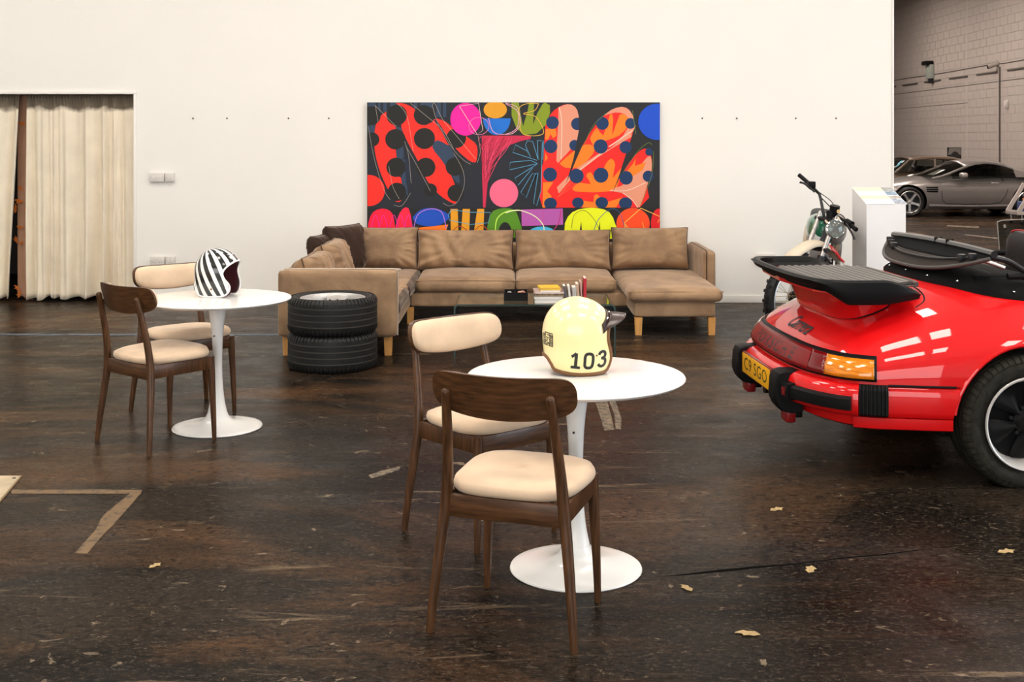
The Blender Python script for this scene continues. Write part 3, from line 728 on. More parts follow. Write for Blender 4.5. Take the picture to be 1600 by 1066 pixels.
for q in ((-a, a, -b_, b_, 0, 0.006), (-a, -a + 0.006, -b_, b_, 0.006, h), (a - 0.006, a, -b_, b_, 0.006, h), (-a + 0.006, a - 0.006, -b_, -b_ + 0.006, 0.006, h), (-a + 0.006, a - 0.006, b_ - 0.006, b_, 0.006, h)): mb.box(*q)
mb.build('tray', m_black, t, 0)
MB().box(-0.01, -0.004, -b_ + 0.006, b_ - 0.006, 0.006, h - 0.01).build('divider', m_black, t, 0)
for k, (x, y, c) in enumerate([(0.03, 0.04, (0.5, 0.25, 0.17, 1)), (0.052, 0.06, (0.55, 0.36, 0.26, 1)), (0.06, 0.02, (0.3, 0.1, 0.06, 1)), (-0.05, 0.03, (0.3, 0.3, 0.3, 1))]):
    o = MB().box(x - 0.016, x + 0.016, y - 0.02, y + 0.02, 0.0, 0.022, 0.006).build('small_packet', mat('packet_%d' % k, c, 0.6))
    o.location = (px_x(806, 9.1), 9.15, Z0 + 0.0066 + 0.012 * (k % 2) * 0); o.scale.z = 2.2
    tag(o, ['pinkish small packet in the middle of the black box', 'pale small packet standing at the back of the black box', 'dark red small packet at the side of the black box', 'grey small packet alone in the left compartment of the black box'][k], 'packet', 'packets in the black box')
def magazine(x, y, z, w, d, h, rz, cover, lab, name='magazine', cat='magazine', grp='magazines stacked on the coffee table', pc=None):
    t = thing(name, lab, cat, (x, y, z), rz, grp)
    MB().box(-w / 2 + 0.002, w / 2 - 0.002, -d / 2 + 0.002, d / 2 - 0.002, 0.001, h - 0.001).build('pages', pc or m_paper, t, 0)
    mb = MB().box(-w / 2, w / 2, -d / 2, d / 2, 0, 0.001).box(-w / 2, w / 2, -d / 2, d / 2, h - 0.001, h).box(-w / 2 - 0.001, -w / 2 + 0.001, -d / 2, d / 2, 0.001, h - 0.001)
    mb.build('cover', cover, t, 0); return t
mc = lambda nm, c, **k: mat(nm, c, 0.35, **k)
zz = Z0; X = px_x(857, 9.05)
for k, (w, h, c, lab, rz, pc) in enumerate([
        (0.215, 0.016, (0.72, 0.70, 0.66, 1), 'white thick magazine, lowest of the stack on the coffee table', 0.0, None),
        (0.222, 0.012, (0.25, 0.24, 0.23, 1), 'grey magazine, second from the bottom of the coffee table stack', 0.03, None),
        (0.218, 0.018, (0.68, 0.66, 0.62, 1), 'white magazine, third up in the coffee table stack', -0.02, None),
        (0.220, 0.010, (0.10, 0.07, 0.05, 1), 'dark brown magazine in the upper half of the coffee table stack', 0.02, mat('tan_pages', (0.45, 0.33, 0.2, 1), 0.7)),
        (0.225, 0.012, (0.33, 0.26, 0.22, 1), 'taupe magazine with spotted edge near the top of the stack', -0.03, mat('spotted_pages', (0.30, 0.2, 0.1, 1), 0.7, var=0.9, vscale=70)),
        (0.220, 0.008, (0.55, 0.42, 0.38, 1), 'pinkish grey magazine directly under the little booklets', 0.04, None)]):
    magazine(X, 9.07, zz, w, 0.28, h, rz, mc('magazine_cover_%d' % k, c), lab, pc=pc); zz += h + 0.0004
magazine(X + 0.005, 9.05, zz, 0.155, 0.2, 0.014, 0.05, mc('beige_cover', (0.60, 0.44, 0.32, 1)), 'beige booklet lying under the yellow booklet', 'booklet', 'booklet', 'booklets on the magazine stack'); zz += 0.0144
magazine(X + 0.004, 9.05, zz, 0.155, 0.2, 0.018, 0.09, mc('yellow_cover', (0.80, 0.52, 0.03, 1)), 'yellow booklet on top of the magazine stack', 'booklet', 'booklet', 'booklets on the magazine stack', mat('yellow_pages', (0.78, 0.52, 0.08, 1), 0.6))
def standing(px, w, h, d, c, lab, lean=0.0, pc=None):
    t = thing('standing_book', lab, 'book', (px_x(px, 9.05), 9.08, Z0), 0, 'books standing on the coffee table', (0, R(lean), 0))
    MB().box(-w / 2 + 0.002, w / 2 - 0.002, -d / 2 + 0.003, d / 2, 0.003, h - 0.003).build('pages', pc or m_paper, t, 0)
    MB().box(-w / 2, -w / 2 + 0.002, -d / 2, d / 2, 0, h).box(w / 2 - 0.002, w / 2, -d / 2, d / 2, 0, h).box(-w / 2 + 0.002, w / 2 - 0.002, -d / 2, -d / 2 + 0.003, 0, h).build('cover', mc(lab.split()[0] + '_book_cover', c), t, 0)
standing(885, 0.020, 0.120, 0.17, (0.10, 0.10, 0.11, 1), 'charcoal book standing right beside the magazine stack', -9)
standing(890.5, 0.016, 0.118, 0.17, (0.75, 0.73, 0.70, 1), 'white thin book standing next to the charcoal book', -6)
standing(897.5, 0.030, 0.108, 0.17, (0.45, 0.44, 0.43, 1), 'grey thick book standing in the middle of the row', -3)
standing(903.6, 0.020, 0.135, 0.17, (0.55, 0.38, 0.27, 1), 'tan book standing left of the pink book', -5)
standing(908.4, 0.012, 0.150, 0.17, (0.62, 0.36, 0.31, 1), 'pink thin book standing left of the red book', -3)
standing(913, 0.022, 0.178, 0.19, (0.50, 0.012, 0.03, 1), 'red tall book standing at the right end of the row', 1)

# ------------------------------------------------------------------ tyres in front of the sofa
def tyre_profile(Rr, ri, w, grooves=4, gw=0.006, gd=0.006):
    """half section closed loop as (radius, axial) pairs: inner bead, wall, shoulder, tread with grooves, back"""
    h = w / 2; P = [(ri, -h * 0.80), (ri + 0.012, -h * 0.86), (ri + 0.035, -h * 0.98), ((ri + Rr) / 2, -h), (Rr - 0.030, -h * 0.96), (Rr - 0.012, -h * 0.88), (Rr - 0.003, -h * 0.74)]
    tw = h * 0.66
    for g in range(grooves):
        z = -tw + (2 * tw) * (g + 0.5) / grooves
        P += [(Rr, z - gw / 2 - 0.0015), (Rr - gd, z - gw / 2), (Rr - gd, z + gw / 2), (Rr, z + gw / 2 + 0.0015)]
    Q = [(a, -b) for a, b in P[:7]]
    return P + Q[::-1]
def tyre_mesh(Rr, ri, w, n=72, grooves=4, mats=True):
    mb = MB(); P = tyre_profile(Rr, ri, w, grooves); mb.lathe(P, n, 0, None, False)
    mb.f = mb.f[:-2] if len(mb.f) % n == 2 else mb.f; mb.mi = mb.mi[:len(mb.f)]
    # inner liner closes the section
    k = len(P); 
    for j in range(n): mb.f.append(((k - 1) * n + j, (k - 1) * n + (j + 1) % n, (j + 1) % n, j)); mb.mi.append(0)
    for i in range(7, 7 + 4 * grooves, 4):
        for j in range(n): mb.mi[(i + 1) * n + j] = 1
    return mb
def shoulder_blocks(Rr, w, count, mb=None):
    mb = mb or MB(); h = w / 2
    for s in (-1, 1):
        for j in range(count):
            a = 2 * math.pi * j / count; M = Matrix.Rotation(a, 4, 'Z')
            ww = math.pi * Rr / count * 0.66
            prof = [(Rr + 0.0032, s * h * 0.64), (Rr + 0.0012, s * h * 0.77), (Rr - 0.0075, s * h * 0.91), (Rr - 0.024, s * h * 0.995)]
            v = [(p[0], y, p[1]) for p in prof for y in (-ww, ww)] + [(p[0] - 0.01, y, p[1] * 0.985) for p in prof for y in (-ww, ww)]
            f = [(2 * i, 2 * i + 1, 2 * i + 3, 2 * i + 2) for i in range(3)] + [(2 * i, 2 * i + 2, 8 + 2 * i + 2, 8 + 2 * i) for i in range(3)] + [(2 * i + 3, 2 * i + 1, 8 + 2 * i + 1, 8 + 2 * i + 3) for i in range(3)]
            mb.add(v, f, 0, M)
    return mb
TYX, TYY = -1.287, 8.50
def stacked_tyre(z, lab, wheel):
    t = thing('car_tyre', lab, 'tyre', (TYX, TYY, z + 0.1275), 0.3 if wheel else 0.0, 'tyres stacked in front of the sofa')
    tyre_mesh(0.318, 0.232, 0.255).build('tyre_casing', [m_tyre, m_groove], t, 35)
    o = shoulder_blocks(0.318, 0.255, 64).build('shoulder_tread', m_tyre, t, 0); tag(o, kind='stuff')
    if wheel:
        rim = MB(); rim.lathe([(0.234, 0.100), (0.232, 0.113), (0.222, 0.116), (0.214, 0.108), (0.208, 0.080), (0.200, -0.05), (0.205, -0.10), (0.234, -0.105)], 64)
        rim.f = rim.f[:-2]; rim.mi = rim.mi[:len(rim.f)]
        rim.build('rim', m_alumatt, t, 40, recalc=False)
        MB().lathe([(0.0, 0.086), (0.028, 0.088), (0.036, 0.082), (0.060, 0.076), (0.066, 0.055), (0.0, 0.05)], 40).build('hub', m_alumatt, t)
        sp = None
        for k in range(5):
            def fn(u, v):
                x = 0.052 + 0.160 * u; w_ = 0.058 + 0.020 * (2 * u - 1) ** 2 + 0.012 * u
                return (x, (2 * v - 1) * w_, 0.080 + 0.022 * u - 0.018 * (2 * v - 1) ** 2)
            if sp is None:
                m = MB(); m.grid(fn, 10, 8); m.grid(lambda u, v: (fn(u, v)[0], fn(u, v)[1] * 0.92, fn(u, v)[2] - 0.03), 10, 8)
                o = sp = m.build('spoke', m_alumatt, t, 60)
            else: o = sp.copy(); C.objects.link(o)
            o.rotation_euler = (0, 0, 2 * math.pi * k / 5)
        for k in range(5):
            a = 2 * math.pi * (k + 0.5) / 5
            MB().lathe([(0.0, 0.092), (0.008, 0.092), (0.009, 0.075)], 8, 0, Matrix.Translation((0.047 * math.cos(a), 0.047 * math.sin(a), 0))).build('wheel_bolt', m_dark, t)
stacked_tyre(0.0, 'black tyre on the floor, lower one of the stack beside the sofa', False)
stacked_tyre(0.2555, 'black tyre with silver alloy wheel, on top of the stack', True)
# ------------------------------------------------------------------ tulip tables
def tulip(x, y, lab, rz=0):
    t = thing('pedestal_table', lab, 'table', (x, y, 0), rz, 'round white pedestal tables')
    MB().lathe([(0, 0.706), (0.30, 0.706), (0.385, 0.711), (0.405, 0.718), (0.412, 0.7255), (0.409, 0.7305), (0.400, 0.7315), (0, 0.7315)], 96).build('tabletop', m_white, t, 30)
    P = [(0.0, 0.0), (0.246, 0.0), (0.2495, 0.004), (0.247, 0.009), (0.225, 0.013), (0.17, 0.020), (0.115, 0.031), (0.085, 0.043), (0.065, 0.062), (0.053, 0.09)]
    P = P[:4] + [(a, b) for a, b in spline(P[3:], 4)][1:]
    MB().lathe(P, 72).build('base', m_white, t, 35)
    Q = spline([(0.0532, 0.0895), (0.039, 0.16), (0.030, 0.25), (0.0265, 0.35), (0.028, 0.45), (0.034, 0.55), (0.044, 0.63), (0.053, 0.68), (0.060, 0.7055)], 6)
    MB().lathe(Q, 48).build('column', m_white, t, 60)
    m = MB().lathe([(0.002, 0.0), (0.0045, 0.0), (0.0045, 0.004), (0.002, 0.004)], 10, 0, Matrix.Translation((-0.010, -0.0305, 0.52)) @ Matrix.Rotation(R(90), 4, 'X'))
    m.build('grub_screw', m_dark, t)
    return t
T1 = (0.241, 4.47); T2 = (-1.662, 6.68)
tulip(*T1, 'nearer round white pedestal table carrying the cream helmet')
tulip(*T2, 'farther round white pedestal table carrying the striped helmet')

# ------------------------------------------------------------------ dining chairs (local x right, y forward)
def chair(label):
    t = thing('dining_chair', label, 'chair', (0, 0, 0), 0, 'walnut dining chairs at the tables')
    for s in (-1, 1):
        P = [(s * 0.247, -0.232, 0.0), (s * 0.237, -0.222, 0.12), (s * 0.220, -0.206, 0.28), (s * 0.204, -0.196, 0.42), (s * 0.194, -0.206, 0.55), (s * 0.184, -0.236, 0.70), (s * 0.178, -0.262, 0.800)]
        P = spline(P, 5); n = len(P)
        rs = [0.0125 + 0.0075 * math.sin(min(1, i / (n - 1) / 0.55) * math.pi / 2) if i / (n - 1) < 0.55 else 0.020 - 0.0055 * ((i / (n - 1) - 0.55) / 0.45) for i in range(n)]
        d = (Vector(P[-1]) - Vector(P[-2])).normalized()
        P += [tuple(Vector(P[-1]) + d * k) for k in (0.006, 0.010, 0.012)]; rs += [0.013, 0.009, 0.003]
        o = MB().tube(P, rs, 12).build('rear_leg', m_walnut, t, 50)
        MB().lathe([(0, 0), (0.009, 0), (0.0105, 0.005), (0, 0.005)], 10, 0, Matrix.Translation((s * 0.247, -0.232, 0.0))).build('foot_glide', m_black, o)
        P = [(s * 0.207, 0.196, 0.0), (s * 0.203, 0.192, 0.15), (s * 0.196, 0.187, 0.32), (s * 0.192, 0.184, 0.452)]
        P = spline(P, 4); n = len(P)
        o = MB().tube(P, [0.0115 + 0.0075 * min(1, i / (n - 1) / 0.7) for i in range(n)], 12).build('front_leg', m_walnut, t, 50)
        MB().lathe([(0, 0), (0.0085, 0), (0.010, 0.005), (0, 0.005)], 10, 0, Matrix.Translation((s * 0.207, 0.196, 0.0))).build('foot_glide', m_black, o)
    MB().box(-0.192, 0.192, 0.174, 0.196, 0.382, 0.452, 0.004).build('front_rail', m_walnutx, t)
    MB().box(-0.203, 0.203, -0.206, -0.184, 0.378, 0.452, 0.004).build('rear_rail', m_walnutx, t)
    for s in (-1, 1):
        M = Matrix.Translation((s * 0.198, -0.006, 0.0)) @ Matrix.Rotation(s * 0.03, 4, 'Z')
        MB().box(-0.010, 0.010, -0.185, 0.185, 0.384, 0.452, 0.004, 0, M).build('side_rail', m_walnut, t)
    # seat pad
    mb = MB()
    def plan(a):
        c, s_ = math.cos(a), math.sin(a)
        e = 2 / 3.6
        x = math.copysign(abs(c) ** e, c); y = math.copysign(abs(s_) ** e, s_)
        return x * (0.222 + 0.012 * y), y * 0.212 - 0.002
    prof = [(0.0, 0.452), (0.90, 0.452), (0.965, 0.455), (0.995, 0.465), (1.0, 0.475), (0.985, 0.487), (0.95, 0.496), (0.88, 0.503), (0.75, 0.508), (0.55, 0.509), (0.3, 0.508), (0.0, 0.507)]
    n = 64; v = []; f = []
    for k, z in prof:
        for j in range(n):
            x, y = plan(2 * math.pi * j / n); v.append((x * k, y * k, z + (0.006 * (y / 0.21) if z > 0.49 else 0)))
    for i in range(len(prof) - 1):
        for j in range(n): f.append((i * n + j, i * n + (j + 1) % n, (i + 1) * n + (j + 1) % n, (i + 1) * n + j))
    mb.add(v, f); seat = mb.build('seat_pad', m_cream, t, 60, weld=0.0005)
    # curved backrest: plywood shell behind, upholstered pad in front
    W2 = 0.248
    def centre(u):
        x = u * W2; y = -0.252 + 0.055 * u * u
        return x, y
    def hts(u):
        k = (1 - abs(u) ** 11) ** 0.40 if abs(u) < 1 else 0
        return 0.795 + 0.006 * u * u + k * 0.064, 0.795 + 0.006 * u * u - k * (0.082 - 0.024 * u * u)
    LEAN = 0.24
    def shell(y0, y1, ins, puff):
        mb = MB(); nu = 40; ring = []
        for i in range(nu + 1):
            u = -1 + 2 * i / nu; u = math.sin(u * math.pi / 2); u *= (1 - ins / W2)
            x, y = centre(u); zt, zb = hts(u / (1 - ins / W2)); zt -= ins; zb += ins
            if zt < zb: zt = zb = (zt + zb) / 2
            nx, ny = -0.11 * u / W2 * 1.0, 1.0; l = math.hypot(nx, ny); nx /= l; ny /= l
            r = []
            sec = [(y0, 0.0), (y0 - 0.0, 0.08), (y0, 0.5), (y0, 0.92), (y0, 1.0), (y1, 1.0), (y1 + puff * 0.7, 0.93), (y1 + puff, 0.72), (y1 + puff * 1.05, 0.5), (y1 + puff, 0.28), (y1 + puff * 0.7, 0.07), (y1, 0.0)]
            for yy, tt in sec:
                z = zb + (zt - zb) * tt
                e = min(1.0, (1 - abs(u) / (1 - ins / W2)) * 7) ** 0.5 if puff else 1.0
                yo = yy if not puff or yy <= y1 else y1 + (yy - y1) * e
                r.append((x + nx * yo, y + ny * yo - (z - 0.795) * LEAN, z))
            ring.append(r)
        k = len(ring[0]); v = [p for r in ring for p in r]
        f = [(i * k + j, i * k + (j + 1) % k, (i + 1) * k + (j + 1) % k, (i + 1) * k + j) for i in range(nu) for j in range(k)]
        return mb.add(v, f)
    shell(-0.004, 0.012, 0.0, 0.0).build('back_panel', m_walnutx, t, 50, weld=0.0003)
    shell(0.0125, 0.026, 0.0035, 0.016).build('back_pad', m_cream, t, 60, weld=0.0003)
    return t
def yaw(fx, fy): return math.atan2(fy, fx) - math.pi / 2
c0 = chair('walnut chair in the foreground with its back to us, at the nearer table')
c0.location = (0.040, 4.026, 0); c0.rotation_euler = (0, 0, R(-19.5))
dup(c0, (-0.108, 4.912, 0), R(-139), 'walnut chair at the nearer table showing its padded front, left of the cream helmet')
dup(c0, (-1.895, 6.39, 0), R(-40), 'walnut chair with its back to us at the farther table')
dup(c0, (-1.944, 7.083, 0), R(-138), 'walnut chair behind the farther table, next to the curtains')

# ------------------------------------------------------------------ open-face helmets (local x forward)
def helmet(label, loc, rz, cutline, m_shell, m_trim, m_in, group, rx=0.0, tr=0.0075):
    t = thing('motorcycle_helmet', label, 'helmet', loc, rz, group, (rx, 0, rz))
    a_b, a_f, c_t, c_b, B = 0.1286, 0.145, 0.1345, 0.27, 0.122
    def rho(x, z):
        a = a_f if x > 0 else a_b; c = c_t if z > 0 else c_b
        return math.sqrt((x / a) ** 2 + (z / c) ** 2)
    def ysurf(x, z, k=1.0): return B * k * math.sqrt(max(0.0, 1 - (rho(x, z) / k) ** 2))
    # region outline: ellipse arc from the brow over the crown to the nape, then the cut edge
    start = cutline[0]; end = cutline[-1]
    edge = spline(cutline, 8)
    def ray(th):
        dx, dz = math.cos(th), math.sin(th); x0, z0 = 0.0, -0.01
        lo, hi = 0, 0.3
        for _ in range(30):
            mid = (lo + hi) / 2
            if rho(x0 + dx * mid, z0 + dz * mid) < 1: lo = mid
            else: hi = mid
        best = lo; hit = False
        for p, q in zip(edge, edge[1:]):
            ex, ez = q[0] - p[0], q[1] - p[1]; den = dx * ez - dz * ex
            if abs(den) < 1e-12: continue
            s = ((p[0] - x0) * ez - (p[1] - z0) * ex) / den; w = ((p[0] - x0) * dz - (p[1] - z0) * dx) / den
            if s > 0 and -0.001 <= w <= 1.001 and s < best: best = s; hit = True
        return best, hit
    NA, NR = 120, 18
    rays = [ray(2 * math.pi * i / NA) for i in range(NA)]
    def shell(k, mb):
        for sg in (-1, 1):
            def fn(u, v):
                i = int(round(u * NA)) % NA; th = 2 * math.pi * i / NA
                r = rays[i][0] * math.sin(v * math.pi / 2) * (k if not rays[i][1] else 1.0)
                x, z = r * math.cos(th), -0.01 + r * math.sin(th)
                return (x, sg * ysurf(x, z, k), z)
            mb.grid(fn, NA, NR, cu=True)
    mb = MB(); shell(1.0, mb); mb.build('shell', m_shell, t, 50, weld=0.0006)
    mb = MB(); shell(0.93, mb); inner = mb.build('lining', m_in, t, 50, weld=0.0006)
    # trim follows the cut on both sides
    L = [(p[0], -ysurf(*p) , p[1]) for p in edge if rho(*p) < 0.9995]
    cl = lambda p: (p[0], p[1] * 0.985, p[2])
    a0 = Vector(cutline[0]); 
    loop = [cl(p) for p in L] + [cl((p[0], -p[1], p[2])) for p in reversed(L)]
    MB().tube(loop, tr, 10, True).build('edge_trim', m_trim, t)
    return t, ysurf
CUT1 = [(0.140, 0.052), (0.130, 0.044), (0.1175, 0.022), (0.114, -0.006), (0.117, -0.030), (0.124, -0.058), (0.1285, -0.084), (0.127, -0.106), (0.118, -0.128), (0.104, -0.141), (0.07, -0.1445), (0.0, -0.144), (-0.05, -0.1385), (-0.0845, -0.130), (-0.098, -0.110), (-0.113, -0.088), (-0.135, -0.078)]
HX, HY = at(901, 0, 4.53).x - 0.003, 4.53
hz = 0.7315 + 0.1528
h1, ys = helmet('cream open-face helmet with number 103 and brown peak on the nearer white table', (HX, HY, hz), R(2), CUT1, m_creampaint, m_trimbrown, m_lining, 'helmets on the tables')
def on_side(mb, pts, w, off=0.0009, closed=False):
    """a painted stroke that follows the helmet's right-hand side; pts in side view"""
    n = len(pts); v = []; P = [Vector((p[0], 0, p[1])) for p in pts]
    for i in range(n):
        a = P[i - 1] if (i or closed) else P[i]; b = P[(i + 1) % n] if (i < n - 1 or closed) else P[i]
        d = (b - a).normalized(); nn = Vector((-d.z, 0, d.x))
        for s in (-1, -0.33, 0.33, 1):
            q = P[i] + nn * w * s / 2; v.append((q.x, -ys(q.x, q.z) - off, q.z))
    f = []
    for i in range(n if closed else n - 1):
        for j in range(3): f.append((4 * i + j, 4 * i + j + 1, 4 * ((i + 1) % n) + j + 1, 4 * ((i + 1) % n) + j))
    mb.add(v, f)
def crop(x, y): return ((x - 500) * 0.0003003, (520 - y) * 0.0003003)
def dense(P, k=6): return [tuple(a[j] + (b[j] - a[j]) * i / k for j in range(2)) for a, b in zip(P, P[1:]) for i in range(k)] + [P[-1]]
mb = MB(); on_side(mb, dense([crop(412, 768), crop(430, 760), crop(474, 728)]), 0.0105); on_side(mb, dense([crop(472, 726), crop(470, 780), crop(460, 912)]), 0.0122); on_side(mb, dense([crop(402, 900), crop(518, 912)]), 0.0105)
mb.build('number_1', m_ink, h1, 0, recalc=False)
mb = MB(); on_side(mb, [crop(x, y) for x, y in spline([(632, 738), (600, 744), (584, 775), (580, 830), (578, 885), (596, 912), (628, 918), (660, 910), (676, 880), (684, 825), (684, 775), (668, 746), (632, 738)], 5)][:-1], 0.0112, closed=True)
mb.build('number_0', m_ink, h1, 0, recalc=False)
mb = MB(); on_side(mb, [crop(x, y) for x, y in spline([(762, 760), (780, 732), (815, 720), (842, 738), (844, 776), (818, 802), (790, 806)], 5)], 0.0112)
on_side(mb, [crop(x, y) for x, y in spline([(800, 804), (838, 818), (848, 855), (834, 892), (800, 910), (768, 900), (750, 876)], 5)], 0.0112)
mb.build('number_3', m_ink, h1, 0, recalc=False)
mb = MB(); k = MB().lathe([(0, 0.003), (0.003, 0.0028), (0.0042, 0.0)], 10); p = crop(731, 766)
mb.add(k.v, k.f, 0, Matrix.Translation((p[0], -ys(*p), p[1])) @ Matrix.Rotation(R(90), 4, 'X')); mb.build('strap_rivet', m_trimbrown, h1)
mb = MB()                                     # block pattern at the back of the shell
for y, segs in [(497, [(78, 186)]), (522, [(78, 112), (122, 186)]), (538, [(76, 96), (150, 188)]), (556, [(76, 100), (108, 140), (150, 188)]), (578, [(74, 100), (112, 132), (142, 188)]), (600, [(76, 126), (150, 188)]), (618, [(76, 110), (120, 188)]), (636, [(78, 100), (108, 150), (158, 188)]), (654, [(80, 130), (140, 186)])]:
    for a, b in segs: on_side(mb, dense([crop(a, y + (a - 78) * 0.12 - 4), crop(b, y + (b - 78) * 0.12 - 4)], 5), 0.0038)
for x in (100, 186, 150): on_side(mb, dense([crop(x, 500 + (x - 78) * 0.12), crop(x, 655 + (x - 78) * 0.12)], 8), 0.0022)
mb.build('back_decal', m_ink, h1, 0, recalc=False)
# peak: a band on the brow and a short visor
m_peak = mat('tortoise_brown_peak', (0.030, 0.012, 0.009, 1), 0.32, spec=0.35, coat=0.15)
def brow(u, z_off, out):
    """point on the brow arc; u from -1 (right side) to 1"""
    ph = u * R(72); x = 0.118 * math.cos(ph) + 0.018; y = 0.118 * math.sin(ph)
    return Vector((x, y, 0.058 - 0.050 * u * u + z_off)) 
mb = MB()
def band(u, v):
    q = 2 * u - 1; z = 0.074 - 0.050 * abs(q) ** 1.7 - 0.017 + 0.034 * v
    rx = math.sqrt(max(0.02, 1 - (z / c_t_) ** 2)) if z > 0 else 1.0
    return (0.150 * rx * math.cos(q * R(50)), 0.128 * rx * math.sin(q * R(50)), z)
c_t_ = 0.1345
mb.grid(band, 28, 5); o = mb.build('peak_band', m_peak, h1, 60, recalc=False); o.modifiers.new('thickness', 'SOLIDIFY').thickness = 0.003
def visor(u, v):
    q = 2 * u - 1; b = Vector(band(u, 0.45)); e = 0.064 * (1 - abs(q) ** 2.4) ** 0.8
    d = Vector((1, 0.0, -0.16)); p = b + d * e * v; p.z += 0.012 * v * (1 - q * q) * (1 - v * 0.6); return tuple(p)
mb = MB(); mb.grid(visor, 28, 8); o = mb.build('peak', m_peak, h1, 60, recalc=False); o.modifiers.new('thickness', 'SOLIDIFY').thickness = 0.0035
for q, v in ((0.13, 0.25), (0.18, 0.75), (0.5, 0.5)):
    p = Vector(band(q, v)); MB().lathe([(0, 0.005), (0.005, 0.004), (0.007, 0)], 12, 0, Matrix.Translation(p) @ Vector((p.x, p.y, 0)).to_track_quat('Z', 'Y').to_matrix().to_4x4()).build('snap_stud', m_chrome, h1)

def stripes():
    m = bpy.data.materials.new('black_and_white_stripes'); m.use_nodes = True; N, L = nodes_of(m); b = N['Principled BSDF']
    tc = N.new('ShaderNodeTexCoord'); mp = N.new('ShaderNodeMapping'); mp.vector_type = 'TEXTURE'
    mp.inputs['Rotation'].default_value = (0, R(-24), 0); L.new(tc.outputs['Object'], mp.inputs['Vector'])
    sp = N.new('ShaderNodeSeparateXYZ'); L.new(mp.outputs[0], sp.inputs[0])
    at_ = N.new('ShaderNodeMath'); at_.operation = 'ARCTAN2'; L.new(sp.outputs[1], at_.inputs[0]); L.new(sp.outputs[0], at_.inputs[1])
    mu = N.new('ShaderNodeMath'); mu.operation = 'MULTIPLY_ADD'; L.new(at_.outputs[0], mu.inputs[0]); mu.inputs[1].default_value = 16 / (2 * math.pi); mu.inputs[2].default_value = 50.2
    fr = N.new('ShaderNodeMath'); fr.operation = 'FRACT'; L.new(mu.outputs[0], fr.inputs[0])
    gt = N.new('ShaderNodeMath'); gt.operation = 'GREATER_THAN'; L.new(fr.outputs[0], gt.inputs[0]); gt.inputs[1].default_value = 0.55
    mx = N.new('ShaderNodeMix'); mx.data_type = 'RGBA'; L.new(gt.outputs[0], mx.inputs[0]); mx.inputs[6].default_value = (0.012, 0.013, 0.013, 1); mx.inputs[7].default_value = (0.85, 0.83, 0.79, 1)
    L.new(mx.outputs[2], b.inputs['Base Color']); b.inputs['Roughness'].default_value = 0.2; b.inputs['Coat Weight'].default_value = 0.6
    return m
CUT2 = [(0.128, 0.066), (0.122, 0.060), (0.106, 0.044), (0.090, 0.024), (0.082, 0.004), (0.083, -0.014), (0.092, -0.036), (0.107, -0.062), (0.110, -0.088), (0.100, -0.112), (0.078, -0.128), (0.03, -0.1325), (-0.03, -0.1315), (-0.07, -0.126), (-0.090, -0.105), (-0.108, -0.075), (-0.128, -0.060)]
h2, ys2 = helmet('black and white striped open-face helmet on the farther white table', (at(339, 0, 6.77).x, 6.77, 0.7315 + 0.1386), R(-12), CUT2, stripes(), m_white, m_lining, 'helmets on the tables', tr=0.0052)
MB().lathe([(0, 0.004), (0.004, 0.0036), (0.006, 0)], 10, 0, Matrix.Translation((0.02, -ys2(0.02, -0.088), -0.088)) @ Matrix.Rotation(R(90), 4, 'X')).build('strap_rivet', m_trimbrown, h2)
for q in (-0.5, 0, 0.5):
    x, y = 0.098 * math.cos(q), 0.098 * math.sin(q) * 0.85; r2 = 1 - (x / 0.145) ** 2 - (y / 0.122) ** 2
    MB().lathe([(0, 0.004), (0.004, 0.0032), (0.0055, 0)], 12, 0, Matrix.Translation((x, y, 0.1345 * math.sqrt(max(0, r2)))) @ Matrix.Rotation(R(42), 4, 'Y')).build('snap_stud', m_chrome, h2)
MB().tube(spline([(0.04, 0.085, -0.1), (0.055, 0.05, -0.128), (0.06, 0.0, -0.133), (0.05, -0.05, -0.13)], 5), 0.006, 6).build('chin_strap', m_lining, h2)
# ------------------------------------------------------------------ the painting: a flat canvas of painted shapes
PY = YW - 0.045
a = at(573.5, 160, PY); b = at(1031, 388, PY)
t = thing('painting', 'wide colourful abstract canvas of dotted shapes on the white wall above the sofa', 'painting', ((a.x + b.x) / 2, YW, b.z))
ox = (a.x + b.x) / 2; oz = b.z; PW = (b.x - a.x) / 2; PH = a.z - b.z
MB().box(-PW, PW, -0.045, -0.0005, 0, PH, 0.002).build('canvas', mat('navy_canvas', (0.009, 0.012, 0.022, 1), 0.55), t, 0)
PM = {}
def pmat(c):
    if c not in PM: PM[c] = mat('paint_%02d' % len(PM), rgb(*c), 0.55)
    return PM[c]
shapes = {}
lay = [0]
k_ = PY / F
def LP(x, y): return (560 + x / 4.844, 150 + y / 4.844)
def RP(x, y): return (790 + x / 4.847, 150 + y / 4.847)
def tol(p):
    x = (p[0] - 800) * k_ - ox; z = CAMH - (p[1] - HOR) * k_ - oz
    return (max(-PW, min(PW, x)), max(0.0, min(PH, z)))
def poly(fr, pts, c, curve=4):
    P = [fr(*q) for q in pts]
    if curve: P = [q for q in spline(P + [P[0]], curve)][:-1]
    P = [tol(q) for q in P]; Q = [P[0]]
    for q in P[1:]:
        if math.hypot(q[0] - Q[-1][0], q[1] - Q[-1][1]) > 1e-5: Q.append(q)
    lay[0] += 1; y = -0.0451 - 0.00006 * lay[0]
    v = [Vector((q[0], y, q[1])) for q in Q]
    MB().add(v, [tuple(f) for f in tessellate_polygon([[Vector((q[0], q[1], 0)) for q in Q]])]).build('painted_shape', pmat(c), t, 0, recalc=False)
